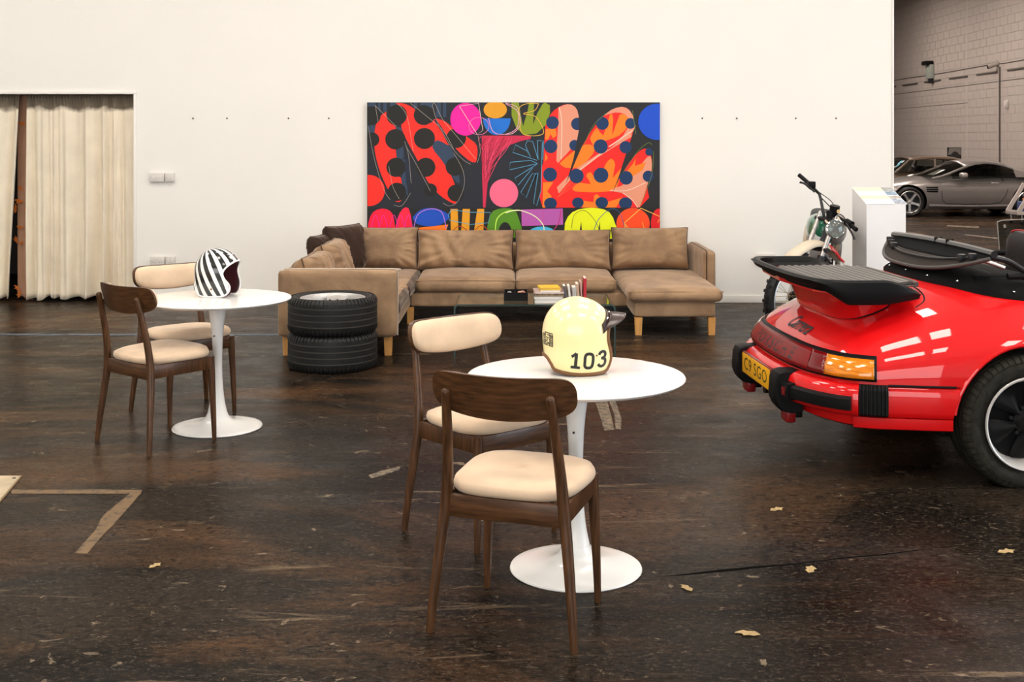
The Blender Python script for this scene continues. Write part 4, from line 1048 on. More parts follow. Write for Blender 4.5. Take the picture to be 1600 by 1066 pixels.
def disc(fr, x, y, rx, ry, c, a0=0, a1=360, n=36):
    poly(fr, [(x + rx * math.cos(R(a0 + (a1 - a0) * i / n)), y + ry * math.sin(R(a0 + (a1 - a0) * i / n))) for i in range(n)] + ([(x + rx * math.cos(R(a1)), y + ry * math.sin(R(a1)))] if a1 - a0 < 360 else []), c, 0)
def line(fr, pts, c, w=1.2, curve=6):
    P = [fr(*q) for q in pts]
    if curve: P = spline(P, curve)
    P = [tol(q) for q in P]; lay[0] += 1; y = -0.0452 - 0.00006 * lay[0]; w *= k_ / 2; v = []
    for i in range(len(P)):
        p = P[max(0, i - 1)]; q = P[min(len(P) - 1, i + 1)]; dx, dz = q[0] - p[0], q[1] - p[1]; l = math.hypot(dx, dz) or 1
        v += [(P[i][0] - dz / l * w, y, P[i][1] + dx / l * w), (P[i][0] + dz / l * w, y, P[i][1] - dx / l * w)]
    shapes.setdefault(c, MB()).add(v, [(2 * i, 2 * i + 1, 2 * i + 3, 2 * i + 2) for i in range(len(P) - 1)])
NAVY = (22, 34, 56); INK = (20, 20, 22); SLATE = (42, 63, 90); RED = (252, 38, 24); DOT = (17, 16, 15); BLK = (27, 29, 33)
poly(RP, [(340, 45), (1170, 45), (1170, 845), (275, 845), (290, 250)], BLK, 0)
poly(LP, [(930, 45), (1250, 45), (1250, 300), (930, 300)], BLK, 0)
for x0, x1, y1 in ((75, 130, 80), (150, 168, 150), (188, 215, 120), (240, 290, 80), (420, 445, 110), (470, 560, 90), (590, 625, 160), (640, 665, 160)):
    poly(LP, [(x0, 50), (x1, 50), (x1, y1), (x0, y1)], SLATE, 0)
poly(LP, [(290, 380), (330, 480), (352, 480), (375, 760), (330, 690), (325, 560)], SLATE, 0)
poly(LP, [(540, 395), (600, 330), (690, 380), (740, 500), (765, 660), (700, 600), (640, 500)], SLATE)
poly(LP, [(75, 180), (130, 180), (118, 330), (90, 330)], SLATE, 0)
poly(LP, [(285, 235), (330, 240), (345, 470), (290, 480)], SLATE, 0)
poly(LP, [(210, 118), (160, 160), (132, 220), (122, 300), (125, 420), (160, 560), (215, 690), (260, 760), (285, 800), (325, 790), (330, 700), (322, 620), (300, 600), (290, 470), (283, 400), (282, 240), (225, 180)], RED, 3)
poly(LP, [(285, 55), (345, 58), (420, 95), (470, 160), (545, 205), (585, 175), (640, 270), (692, 375), (600, 335), (560, 390), (640, 500), (715, 630), (742, 740), (738, 812), (690, 800), (610, 745), (520, 640), (450, 490), (400, 400), (345, 290), (325, 220), (355, 130)], RED, 3)
poly(LP, [(585, 168), (650, 190), (720, 240), (830, 315), (897, 378), (895, 485), (868, 502), (820, 475), (740, 400), (660, 285)], RED, 3)
line(LP, [(580, 180), (640, 270), (680, 350)], (48, 14, 44), 4)
for x, y, r_ in ((97, 150, 72), (290, 145, 78), (495, 145, 76), (105, 330, 54), (280, 328, 77), (500, 322, 80), (740, 320, 75), (285, 540, 73), (510, 540, 73), (730, 535, 70), (292, 726, 70), (545, 712, 50), (738, 735, 64)):
    if x < 150: disc(LP, x, y, r_, r_, DOT)
    else: disc(LP, x, y, r_, r_, DOT)
poly(LP, [(352, 490), (375, 480), (395, 600), (380, 690), (360, 650)], NAVY)
disc(LP, 80, 716, 120, 118, RED, -95, 95)
disc(LP, 812, 176, 116, 124, (244, 12, 162))
disc(LP, 1036, 104, 88, 66, (226, 156, 24))
disc(LP, 1047, 170, 104, 126, (8, 112, 212), 0, 180)
poly(LP, [(934, 300), (1211, 300), (1305, 300), (1305, 325), (1225, 342), (1135, 375), (1060, 440), (1010, 530), (978, 660), (962, 845), (944, 845), (936, 600)], (206, 34, 76), 0)
for i in range(26):
    x = 940 + (i * 37) % 230; y = 305 + (i * 53) % 60
    line(LP, [(x, y), (x - 30, y + 30 + i % 5 * 8), (955 + (i * 11) % 30, 430 + i * 9)], (140, 16, 50) if i % 2 else (232, 70, 110), 0.7)
disc(LP, 1101, 735, 108, 107, (250, 106, 142))
poly(RP, [(45, 50), (100, 50), (112, 130), (132, 230), (165, 120), (178, 50), (215, 50), (213, 130), (208, 215), (240, 130), (280, 60), (300, 50), (335, 70), (336, 130), (305, 220), (235, 283), (145, 296), (82, 245), (46, 150)], (131, 151, 18), 0)
# the large hand on the right
HAND = [(300, 230), (340, 140), (400, 85), (470, 62), (525, 82), (553, 150), (552, 320), (515, 520), (560, 420), (600, 345), (680, 220), (780, 120), (880, 82), (940, 110), (976, 190), (960, 290), (915, 470), (862, 640), (905, 550), (980, 450), (1050, 398), (1098, 432), (1106, 560), (1070, 680), (1015, 845), (280, 845), (286, 500)]
poly(RP, HAND, (246, 28, 20), 2)
SAL = (230, 151, 122); ORG = (255, 128, 14)
poly(RP, [(400, 88), (470, 62), (525, 82), (553, 150), (550, 320), (500, 395), (420, 482), (385, 490), (398, 200)], SAL, 2)
poly(RP, [(302, 250), (380, 245), (386, 300), (360, 320), (340, 288), (322, 330), (300, 330)], ORG, 0)
poly(RP, [(300, 430), (320, 470), (296, 500)], ORG, 0)
poly(RP, [(745, 150), (800, 105), (880, 82), (940, 110), (976, 190), (965, 270), (780, 392), (890, 300), (935, 200), (905, 140), (830, 125)], SAL, 2)
poly(RP, [(640, 320), (690, 240), (740, 300), (790, 140), (815, 170), (808, 300), (865, 140), (925, 160), (930, 220), (860, 300), (740, 345), (690, 372), (660, 372)], ORG, 2)
poly(RP, [(410, 510), (500, 430), (600, 368), (668, 382), (660, 440), (560, 540), (450, 542)], ORG, 2)
poly(RP, [(508, 570), (700, 440), (790, 400), (955, 262), (952, 310), (800, 400), (690, 470), (572, 562)], SAL, 0)
poly(RP, [(512, 692), (560, 655), (645, 668), (610, 605), (645, 578), (700, 640), (755, 520), (800, 475), (830, 520), (812, 622), (885, 535), (855, 650), (800, 722), (530, 724)], ORG, 2)
poly(RP, [(880, 680), (960, 600), (1075, 460), (1104, 480), (1105, 570), (1068, 690), (1012, 845), (960, 790), (880, 735), (790, 715)], SAL, 2)
poly(RP, [(900, 590), (960, 520), (985, 475), (980, 530), (1062, 500), (1040, 560), (960, 610)], ORG, 0)
poly(RP, [(388, 692), (478, 600), (502, 622), (402, 740)], SAL, 0)
poly(RP, [(284, 655), (362, 652), (315, 722), (350, 762), (300, 845), (280, 845)], ORG, 0)
poly(RP, [(575, 790), (665, 805), (670, 755), (690, 742), (715, 765), (780, 800), (885, 768), (835, 845), (580, 845)], ORG, 0)
for x, y in ((440, 780), (430, 760), (470, 700)): line(RP, [(390, 770), (x + 60, y - 90), (x + 130, y - 150)], (255, 90, 60), 0.8)
poly(RP, [(556, 250), (600, 335), (540, 470), (454, 672), (480, 590), (515, 470)], BLK, 0)
poly(RP, [(975, 250), (985, 440), (890, 560), (804, 748), (860, 600), (910, 440)], BLK, 0)
DN = (2, 48, 94)
for x, y, r_ in ((355, 202, 48), (542, 212, 46), (733, 208, 48), (945, 208, 40), (342, 382, 50), (522, 374, 40), (720, 382, 53), (908, 388, 46), (337, 595, 52), (537, 606, 54), (722, 600, 56), (912, 620, 51), (1080, 608, 42), (340, 814, 49), (547, 808, 44), (728, 808, 48), (908, 812, 50), (1085, 424, 28)):
    disc(RP, x, y, r_, r_ * 1.02 if y < 780 else r_ * 0.9, DN)
poly(RP, [(553, 165), (600, 165), (590, 255), (553, 255)], BLK, 0)
poly(RP, [(540, 330), (575, 330), (560, 420), (524, 420)], BLK, 0)
disc(RP, 1150, 196, 146, 138, (4, 76, 202))
for P in ([(240, 338), (288, 340), (282, 480), (246, 480), (240, 338)], [(246, 480), (205, 345), (165, 338), (150, 375), (190, 465), (160, 415), (75, 370), (55, 428), (238, 488)],
          [(240, 512), (190, 488), (35, 502), (30, 560), (240, 512)], [(238, 516), (70, 622), (95, 676), (205, 545)], [(240, 590), (200, 590), (115, 730), (155, 772), (228, 585)], [(246, 580), (212, 812), (235, 830), (268, 720), (278, 350)]):
    poly(RP, P, (24, 27, 33), 0); line(RP, P, (84, 156, 196), 0.9, 0)
# lower band
poly(LP, [(66, 852), (1300, 845), (2300, 845), (2300, 1090), (66, 1090)], INK, 0)
poly(LP, [(72, 1060), (76, 960), (110, 880), (180, 852), (240, 870), (270, 930), (262, 1060)], (252, 4, 58), 2)
poly(LP, [(268, 1060), (295, 930), (335, 855), (380, 850), (404, 950), (402, 1060)], (250, 20, 64), 2)
poly(LP, [(410, 920), (470, 862), (560, 848), (640, 870), (690, 915), (620, 975), (520, 985), (440, 965)], (6, 76, 190))
poly(LP, [(430, 1000), (680, 973), (650, 1060), (425, 1060)], (255, 122, 14), 0)
for P in ([(697, 855), (752, 855), (758, 1060), (700, 1060)], [(790, 855), (845, 855), (838, 1060), (775, 1060)], [(900, 855), (952, 855), (945, 1060), (870, 1060)]): poly(LP, P, (232, 160, 16), 0)
poly(LP, [(965, 1070), (985, 940), (1020, 870), (1100, 850), (1175, 860), (1211, 920), (1225, 1070)], (84, 142, 18), 2)
disc(LP, 1110, 1040, 50, 85, INK)
poly(RP, [(120, 860), (432, 852), (436, 975), (122, 985)], (184, 88, 176), 0)
disc(RP, 275, 1045, 105, 56, (72, 190, 236))
poly(RP, [(445, 1080), (450, 960), (505, 880), (600, 850), (700, 850), (785, 880), (830, 970), (830, 1080)], (236, 246, 10), 2)
for P in ([(572, 950), (582, 1080), (552, 1080)], [(712, 950), (722, 1080), (692, 1080)]): poly(RP, P, INK, 0)
disc(RP, 965, 965, 126, 117, (255, 76, 18))
disc(RP, 1160, 965, 60, 112, (226, 12, 22))
# drawn lines over the shapes
LT = (176, 170, 158)
for P in ([(125, 70), (290, 235)], [(130, 75), (150, 200)], [(75, 230), (120, 470), (190, 700), (240, 785)], [(350, 345), (380, 450), (400, 660)], [(360, 380), (440, 520), (545, 720)], [(395, 55), (500, 140), (640, 260), (720, 400)],
          [(560, 70), (580, 60), (640, 180), (740, 300), (890, 480)], [(560, 70), (600, 200), (700, 380), (790, 480), (850, 517)], [(720, 430), (790, 560), (800, 680), (750, 800), (690, 832), (640, 810)], [(270, 825), (330, 830), (395, 735)], [(905, 300), (922, 420), (900, 505)], [(300, 60), (370, 160), (415, 420)], [(230, 530), (260, 680), (310, 780)]):
    line(LP, P, LT, 0.5)
line(LP, [(765, 78), (910, 55), (942, 260), (900, 292), (765, 78)], (225, 190, 190), 0.9, 0)
line(LP, [(912 + 76 * math.cos(q / 4), 228 + 66 * math.sin(q / 4)) for q in range(27)], (226, 130, 180), 0.8, 0)
line(LP, [(985, 165), (1020, 270), (1110, 290), (1200, 240), (1205, 120), (1115, 60)], (240, 170, 200), 0.9)
line(RP, [(0, 55), (80, 80), (105, 140), (110, 220), (60, 280), (0, 292)], (240, 180, 200), 0.9)
line(RP, [(250, 58), (220, 110), (135, 135), (230, 160), (285, 285), (135, 290), (105, 180), (105, 90), (165, 58), (250, 58)], (240, 190, 70), 0.9)
line(RP, [(405, 85), (425, 200), (420, 480)], (250, 220, 200), 1.0); line(RP, [(960, 262), (840, 345), (780, 385)], (250, 220, 205), 1.2)
line(RP, [(560, 560), (720, 440)], (250, 215, 195), 1.2); line(RP, [(790, 718), (920, 715), (1062, 655)], (250, 215, 195), 1.0); line(RP, [(890, 735), (960, 790), (1000, 845)], (250, 215, 195), 1.0)
line(RP, [(590, 380), (660, 230), (760, 130)], (110, 130, 60), 0.7); line(RP, [(960, 110), (985, 290)], (110, 130, 60), 0.7); line(RP, [(890, 580), (1000, 420), (1080, 355), (1105, 370)], (110, 130, 60), 0.7); line(RP, [(1120, 420), (1105, 600), (1020, 830)], (110, 130, 60), 0.7)
for x in (90, 150, 230, 280, 340): line(LP, [(x, 1030), (x + 40, 900), (x + 80, 1030)], (236, 40, 170), 0.8)
line(LP, [(420, 1000), (450, 900), (540, 855), (630, 880), (665, 1000)], (176, 120, 220), 1.3)
line(LP, [(705, 860), (850, 880), (1000, 882), (985, 960), (850, 972), (690, 940), (680, 900), (705, 860)], (90, 170, 200), 0.9, 0)
line(LP, [(700, 1040), (760, 985), (830, 1020)], (190, 60, 20), 1.2); line(LP, [(870, 1030), (930, 980), (1000, 1030)], (190, 60, 20), 1.2)
line(LP, [(1035, 1030), (1050, 930), (1120, 875), (1211, 865)], (200, 245, 90), 1.6); line(RP, [(0, 885), (100, 865), (220, 910), (285, 980), (288, 1040)], (240, 245, 200), 1.4)
line(RP, [(330, 1060), (400, 960), (420, 860)], (205, 40, 120), 1.2); line(RP, [(285, 855), (285, 970)], (206, 70, 150), 0.8)
line(RP, [(500, 1000), (520, 900), (600, 868), (680, 950), (720, 1050)], (120, 140, 30), 0.8); line(RP, [(660, 1050), (700, 940), (790, 858), (860, 880), (900, 990)], (30, 90, 150), 0.9)
line(RP, [(905, 1000), (900, 960), (1025, 850), (1165, 912)], (250, 200, 90), 1.2, 0); line(RP, [(905, 970), (960, 1050)], (250, 200, 90), 1.0, 0); line(RP, [(1035, 955), (1050, 1010)], (250, 160, 50), 1.4, 0); line(RP, [(1150, 960), (1165, 930)], (250, 160, 50), 1.2, 0)
for c, m in shapes.items(): tag(m.build('drawn_lines', pmat(c), t, 0, recalc=False), kind='stuff')
# ------------------------------------------------------------------ car bodies: a plan outline, a rounded section, a centre-line profile
class Body:
    def __init__(s, plan, zc, zb, p, l_in):
        s.P = spline(plan, 8); s.zc = zc; s.zb = zb; s.p = p; s.l_in = l_in       # plan: (l, w) from rear centre round the right side to front centre
        s.L = [0.0]
        for a, b in zip(s.P, s.P[1:]): s.L.append(s.L[-1] + math.hypot(b[0] - a[0], b[1] - a[1]))
        s.T = s.L[-1]
    def plan(s, t):
        t = max(0, min(s.T, t))
        for i in range(len(s.L) - 1):
            if t <= s.L[i + 1] + 1e-12:
                u = (t - s.L[i]) / (s.L[i + 1] - s.L[i] + 1e-12); a, b = s.P[i], s.P[i + 1]
                return a[0] + (b[0] - a[0]) * u, max(0.0, a[1] + (b[1] - a[1]) * u)
        return s.P[-1]
    def normal(s, t):
        a = s.plan(max(0, t - 0.02)); b = s.plan(min(s.T, t + 0.02))
        dl, dw = b[0] - a[0], b[1] - a[1]; n = math.hypot(dl, dw) or 1
        if t < 0.021: return (-1.0, 0.0)
        return (-dw / n, dl / n) if True else None
    def t_at_l(s, l):                          # parameter on the side where the outline reaches l
        for i in range(len(s.P) - 1):
            if s.P[i][0] <= l <= s.P[i + 1][0] and s.P[i][1] > 0.2:
                u = (l - s.P[i][0]) / (s.P[i + 1][0] - s.P[i][0] + 1e-12); return s.L[i] + u * (s.L[i + 1] - s.L[i])
        return s.T
    def top(s, t, q):                          # q 0 at the belt, 1 at the centre line
        l0, w0 = s.plan(t); lc = max(s.l_in[0], min(s.l_in[1], l0))
        if l0 < s.l_in[0]: lc = s.l_in[0]
        l = l0 + (lc - l0) * q; w = w0 * (1 - q)
        g = (1 - (1 - q) ** s.p) ** (1 / s.p)
        return l, w, s.zb + (smooth_tab(s.zc, l) - s.zb) * g
    def out(s, t, d, z):                       # a point off the outline, negative t is the left side
        l, w = s.plan(abs(t)); n = s.normal(abs(t)); sg = 1 if t >= 0 else -1
        return (l + n[0] * d, -sg * (w + n[1] * d), z)
    def skin(s, t, q, d=0.0):
        sg = 1 if t >= 0 else -1; t = abs(t)
        l, w, z = s.top(t, q)
        if d:
            n = s.normal(t); l += n[0] * d * (1 - q); w += n[1] * d * (1 - q); z += d * min(1, q * 4)
        return (l, -sg * w, z)
    def mesh(s, mb, nt=150, nq=26, lower=None, mi=0):
        lower = lower or [(0.0, 0.2), (0.0, 0.33)]
        for sg in (1, -1):
            def fn(u, v):
                t = s.T * u; j = int(round(v * (nq + len(lower) + 1)))
                l0, w0 = s.plan(t)
                if j == 0: return (max(s.l_in[0], min(s.l_in[1], l0)), 0.0, lower[0][1](t) if callable(lower[0][1]) else lower[0][1])
                if j <= len(lower):
                    ins, z = lower[j - 1]; ins = ins(t) if callable(ins) else ins; z = z(t) if callable(z) else z
                    n = s.normal(t); return (l0 - n[0] * ins, -sg * max(0.0, w0 - n[1] * ins) if w0 > 1e-6 else 0.0, z)
                q = (j - len(lower) - 1) / nq; q = 1 - math.cos(q * math.pi / 2) if True else q
                q = min(1.0, q)
                l, w, z = s.top(t, q); return (l, -sg * w, z)
            mb.grid(fn, nt, nq + len(lower) + 1, mi)
        return mb

# ------------------------------------------------------------------ the red convertible (origin under the rear axle, x forward, right side is -y)
CTH = R(4.0)
car = thing('red_convertible', 'red open-top sports car with black tray spoiler, tail end towards us', 'car', (2.352, 6.348, 0), CTH)
plan = [(-0.985, 0.0), (-0.978, 0.2), (-0.955, 0.42), (-0.905, 0.58), (-0.83, 0.70), (-0.72, 0.765), (-0.58, 0.80), (-0.40, 0.840), (-0.2, 0.868), (0.0, 0.876), (0.2, 0.866), (0.45, 0.835), (0.8, 0.812), (1.2, 0.805), (1.6, 0.81), (1.95, 0.828), (2.25, 0.832), (2.6, 0.79), (2.9, 0.69), (3.08, 0.5), (3.16, 0.25), (3.18, 0.0)]
zc = [(-1.05, 0.60), (-0.98, 0.625), (-0.9, 0.68), (-0.7, 0.765), (-0.5, 0.835), (-0.3, 0.895), (-0.1, 0.93), (0.15, 0.945), (0.5, 0.945), (1.3, 0.93), (1.55, 0.88), (2.0, 0.81), (2.5, 0.72), (2.9, 0.60), (3.2, 0.53)]
B = Body(plan, zc, 0.475, 2.5, (-0.42, 2.55))
tA = B.t_at_l(-0.33)
mb = MB(); B.mesh(mb, 190, 30, [(lambda t: 0.06 if t < tA else 0.02, lambda t: 0.275 if t < tA else 0.19), (lambda t: 0.035 if t < tA else 0.0, lambda t: 0.31 if t < tA else 0.26), (lambda t: 0.03 if t < tA else 0.0, 0.40), (lambda t: 0.022 if t < tA - 0.02 else 0.0, 0.468)])
mb.v = [(x, y if abs(y) > 1e-5 else 0.0, z) for x, y, z in mb.v]
body = mb.build('body_shell', [m_red, m_black], car, 40, weld=0.0008)
WR, HUB = 0.315, 0.298
def cyl_cut(l, z, r, y0, y1, n=56):
    m = MB(); m.v = []; 
    v = [(l + r * math.cos(2 * math.pi * i / n), y, z + r * math.sin(2 * math.pi * i / n)) for y in (y0, y1) for i in range(n)]
    m.add(v, [tuple(range(n)), tuple(reversed(range(n, 2 * n)))] + [((i + 1) % n, i, n + i, n + (i + 1) % n) for i in range(n)], 1)
    o = m.build('cutter', [m_red, m_black], None, 0); o.matrix_world = Matrix.Translation((2.352, 6.348, 0)) @ Matrix.Rotation(CTH, 4, 'Z'); return o
def box_cut(x0, x1, y0, y1, z0, z1, bev):
    o = MB().box(x0, x1, y0, y1, z0, z1, bev, 1).build('cutter', [m_red, m_black], None, 0); o.matrix_world = Matrix.Translation((2.352, 6.348, 0)) @ Matrix.Rotation(CTH, 4, 'Z'); return o
car.matrix_world = Matrix.Translation((2.352, 6.348, 0)) @ Matrix.Rotation(CTH, 4, 'Z')
bpy.context.view_layer.update()
AR = 0.366
cut(body, [cyl_cut(0, HUB, AR, -1.1, -0.45), cyl_cut(0, HUB, AR, 0.45, 1.1), cyl_cut(2.272, HUB, AR - 0.02, -1.1, -0.45), cyl_cut(2.272, HUB, AR - 0.02, 0.45, 1.1), box_cut(0.12, 1.30, -0.60, 0.60, 0.30, 1.2, 0.06)])
# wheel arch lips
def w_side(l): return B.plan(B.t_at_l(l))[1]
for sg in (-1, 1):
    pts = []
    for k in range(25):
        a = R(0 + 180 * k / 24); l = AR * math.cos(a); z = HUB + AR * math.sin(a)
        q = 0.0
        w = w_side(l)
        if z > 0.475:                           # find the skin width at this height
            lo, hi = 0.0, 0.6; tt = B.t_at_l(l)
            for _ in range(20):
                q = (lo + hi) / 2
                if B.top(tt, q)[2] < z: lo = q
                else: hi = q
            w = B.top(tt, q)[1]
        pts.append((l, sg * (w - 0.004), z))
    pts = [p for p in pts if p[2] > 0.30]
    MB().tube(pts, 0.010, 8).build('wheel_arch_lip', m_red, car)
# tail lamps, reflector strip and the black frame round them
def strip(t0, t1, z0, z1, d, nt=24, nz=5):
    """patch that follows the tail; z measured on the skin"""
    def fn(u, v):
        t = t0 + (t1 - t0) * u; z = z0 + (z1 - z0) * v; lo, hi = 0.0, 0.5; at_ = abs(t)
        zz1 = z1(at_) if callable(z1) else z1; z = z0 + (zz1 - z0) * v
        for _ in range(22):
            q = (lo + hi) / 2
            if B.top(at_, q)[2] < z: lo = q
            else: hi = q
        l, w, z_ = B.top(at_, q); n = B.normal(at_)
        return (l + n[0] * d, -(1 if t >= 0 else -1) * (w + n[1] * d), z_)
    return fn
tL1 = B.t_at_l(-0.715); tL0 = 0.50; tLm = 0.60
zt = lambda t: 0.588
def patch(name, t0, t1, z0, z1, d, m, nt=24, th=0.008):
    mb = MB(); mb.grid(strip(t0, t1, z0, z1, d), nt, 5); o = mb.build(name, m, car, 60, recalc=False)
    sd = o.modifiers.new('thickness', 'SOLIDIFY'); sd.thickness = th; sd.offset = 0; return o
patch('tail_lamp_frame', -tL1 - 0.012, tL1 + 0.012, 0.489, 0.602, 0.0075, m_black, 70)
m_strip = mat('dark_red_reflector', (0.20, 0.004, 0.006, 1), 0.35, spec=0.2, coat=0.1)
refl = patch('reflector_strip', -tL0, tL0, 0.499, 0.591, 0.014, m_strip, 50)
for sg in (1, -1):
    a_, b_, c_ = tL0 + 0.008, tLm + 0.02, tL1
    if sg > 0: patch('red_lamp_lens', a_, b_, 0.501, 0.589, 0.016, m_lensred, 8); patch('amber_lamp_lens', b_ + 0.004, c_, 0.501, 0.587, 0.016, m_lensamber, 14)
    else: patch('red_lamp_lens', -b_, -a_, 0.501, 0.589, 0.016, m_lensred, 8); patch('amber_lamp_lens', -c_, -b_ - 0.004, 0.501, 0.587, 0.016, m_lensamber, 14)
def skin_text(s, size, name, m, fn, shear=0.0, space=1.0):
    v, f = text_mesh(s, size, shear, space)
    mb = MB(); mb.add([fn(x, y) for x, y, _ in v], f); return mb.build(name, m, car, 0, recalc=False)
sfn = lambda x, y: strip(0, 1, 0, 1, 0.0195)
def on_strip(x, y):
    q = strip(x - 1e-4, x + 1e-4, 0.499, 0.591, 0.0192)(0.5, (y + 0.046) / 0.092); return q
v, f = text_mesh('PORSCHE', 0.082, 0, 1.30, 0.0015)
mx_ = max(abs(p[0]) for p in v); sx = 0.34 / mx_
mb = MB(); mb.add([on_strip(p[0] * sx, p[1] * 0.95) for p in v], f); o = mb.build('reflector_lettering', m_ink, car, 0, recalc=False)
# model script on the deck
def on_deck(x, y, t0=0.20, q0=0.30):
    t = t0 + x; sg = 1 if t >= 0 else -1; p = B.top(abs(t), q0 + y); return (p[0], -sg * p[1] / (1 - q0 - y) * (1 - q0) if False else -sg * p[1], p[2] + 0.0035)
v, f = text_mesh('Carrera', 0.105, 0.35, 0.95, 0.0018)
mb = MB()
def deck_pt(x, y, w0=0.08, l0=-0.845):
    w = w0 + x; l = l0 + y * 0.95
    # solve the skin height above (l, w)
    aw = max(0.012, abs(w)); lo, hi = 0.0, B.t_at_l(-0.45)
    for _ in range(24):
        m_ = (lo + hi) / 2
        if B.plan(m_)[1] < aw: lo = m_
        else: hi = m_
    lo, hi = hi, B.t_at_l(-0.425)
    for _ in range(24):
        m_ = (lo + hi) / 2; pl, pw = B.plan(m_); q = 1 - aw / max(pw, 1e-6)
        if pl + (-0.42 - pl) * q < l: lo = m_
        else: hi = m_
    q = max(0.0, 1 - aw / max(B.plan(hi)[1], 1e-6)); best = (0, hi, q)
    z = B.top(best[1], best[2])[2]
    return (l, -w, z + 0.004)
mb.add([deck_pt(-p[0] * -1.0, p[1]) for p in v], f)
mb.build('deck_lettering', m_ink, car, 0, recalc=False)

# rear bumper: wrap, bellows, side pieces, valance
def sweep(t0, t1, prof, nt, name, m, off=lambda t: 0.0, th=0.0):
    mb = MB()
    def fn(u, v):
        d, z = prof[int(round(v * (len(prof) - 1)))]; te = t1(z) if callable(t1) else t1; t = t0 + (te - t0) * u; return B.out(t, d + off(abs(t)), z)
    mb.grid(fn, nt, len(prof) - 1)
    n = len(prof); base = 0
    mb.f.append(tuple(range(n))); mb.mi.append(0); mb.f.append(tuple(reversed(range(nt * n, nt * n + n)))); mb.mi.append(0)
    return mb.build(name, m, car, 40)
tB0 = B.t_at_l(-0.775); tB1 = B.t_at_l(-0.655)
boff = lambda t: 0.052 - 0.030 * min(1, (t / tB0) ** 2)
BP = [(-0.06, 0.330), (0.0, 0.328), (0.012, 0.336), (0.020, 0.355), (0.021, 0.385), (0.019, 0.43), (0.010, 0.455), (-0.004, 0.468), (-0.03, 0.476), (-0.085, 0.478)]
sweep(-tB0, tB0, BP, 80, 'rear_bumper', m_red, boff)
SP = [(-0.05, 0.327), (0.0, 0.326), (0.004, 0.334), (0.007, 0.35), (0.008, 0.40), (0.006, 0.44), (0.001, 0.462), (-0.006, 0.468), (-0.03, 0.470)]
for sg in (1, -1):
    tt = lambda z: sg * B.t_at_l(-math.sqrt(max(0.01, AR ** 2 - (z - HUB) ** 2)) - 0.004)
    sweep(sg * tB1, tt, SP, 14, 'side_bumper', m_red)
    mb = MB(); prof = [(-0.04, 0.330), (0.0, 0.328), (0.012, 0.338), (0.013, 0.40), (0.010, 0.452), (-0.004, 0.474), (-0.045, 0.478)]; nt = 48
    mb.grid(lambda u, v: B.out(sg * (tB0 + (tB1 - tB0) * u), prof[int(round(v * 6))][0] + (0.012 if int(round(u * nt)) % 6 in (1, 2, 3) else 0.0) + 0.006, prof[int(round(v * 6))][1]), nt, 6)
    mb.build('bumper_bellows', m_rubber, car, 20)
    sweep(sg * B.t_at_l(-0.80), tt, [(-0.05, 0.262), (-0.02, 0.262), (-0.004, 0.270), (0.0, 0.295), (0.0, 0.320), (-0.02, 0.324)], 14, 'lower_side_panel', m_red)
    # black rubber strip on the bumper corner, with its red marker lamp
    t0 = 0.475; prof = [(0.018, 0.355), (0.050, 0.360), (0.054, 0.385), (0.052, 0.412), (0.040, 0.420), (0.018, 0.422)]
    sweep(sg * t0, sg * (tB0 - 0.025), prof, 24, 'bumper_strip', m_black, boff)
    sweep(sg * (t0 - 0.06), sg * (t0 - 0.001), [(0.015, 0.345), (0.062, 0.350), (0.066, 0.385), (0.062, 0.424), (0.015, 0.430)], 6, 'strip_end_block', m_black, boff)
    sweep(sg * (t0 - 0.042), sg * (t0 - 0.018), [(0.060, 0.368), (0.0685, 0.370), (0.0685, 0.408), (0.060, 0.410)], 3, 'side_marker', m_lensred, boff)
    # overriders
    m = MB(); w0 = sg * 0.362
    prof = [(-1.125, 0.335), (-1.128, 0.36), (-1.122, 0.44), (-1.108, 0.468), (-1.075, 0.478), (-0.98, 0.478), (-0.98, 0.27), (-1.04, 0.262), (-1.085, 0.275), (-1.11, 0.30)]
    sec = [(-0.062, 0.93), (-0.050, 0.985), (-0.030, 1.0), (0.030, 1.0), (0.050, 0.985), (0.062, 0.93)]
    v = []; n = len(prof)
    for yy, k in sec:
        for l, z in prof: v.append((-0.98 + (l + 1.02) * k, -w0 + yy, 0.37 + (z - 0.37) * k))
    f = [tuple(reversed(range(n))), tuple(range(5 * n, 6 * n))] + [(i * n + j, i * n + (j + 1) % n, (i + 1) * n + (j + 1) % n, (i + 1) * n + j) for i in range(5) for j in range(n)]
    m.add(v, f).build('overrider', m_black, car, 35)
    # red fog lamp hanging below
    M = Matrix.Translation((-0.995, -w0 + 0.0, 0.268))
    o = MB().box(-0.030, 0.022, -0.052, 0.052, -0.052, 0.036, 0.012, 0, M).build('fog_lamp', m_redplastic, car)
    MB().box(0.022, 0.06, -0.03, 0.03, -0.03, 0.03, 0.005, 0, M).build('lamp_bracket', m_black, o)
sweep(-B.t_at_l(-0.80), B.t_at_l(-0.80), [(-0.10, 0.262), (-0.05, 0.264), (-0.032, 0.275), (-0.025, 0.318), (-0.06, 0.326)], 60, 'rear_valance', m_red)
# number plate
m_yel = mat('yellow_plate', (0.85, 0.42, 0.01, 1), 0.35)
MB().box(-1.062, -1.045, -0.268, 0.268, 0.340, 0.458, 0.003).build('plate_backing', m_redplastic, car)
pl = MB().box(-1.066, -1.062, -0.260, 0.260, 0.346, 0.452, 0.002).build('number_plate', m_yel, car)
v, f = text_mesh('C9 SGO', 0.100, 0, 1.06); mx_ = max(abs(p[0]) for p in v); my_ = max(abs(p[1]) for p in v)
mb = MB(); mb.add([(-1.0666, -p[0] / mx_ * 0.215 * 1.0, 0.399 + p[1] / my_ * 0.037) for p in v], f); mb.build('plate_lettering', m_ink, pl, 0, recalc=False)

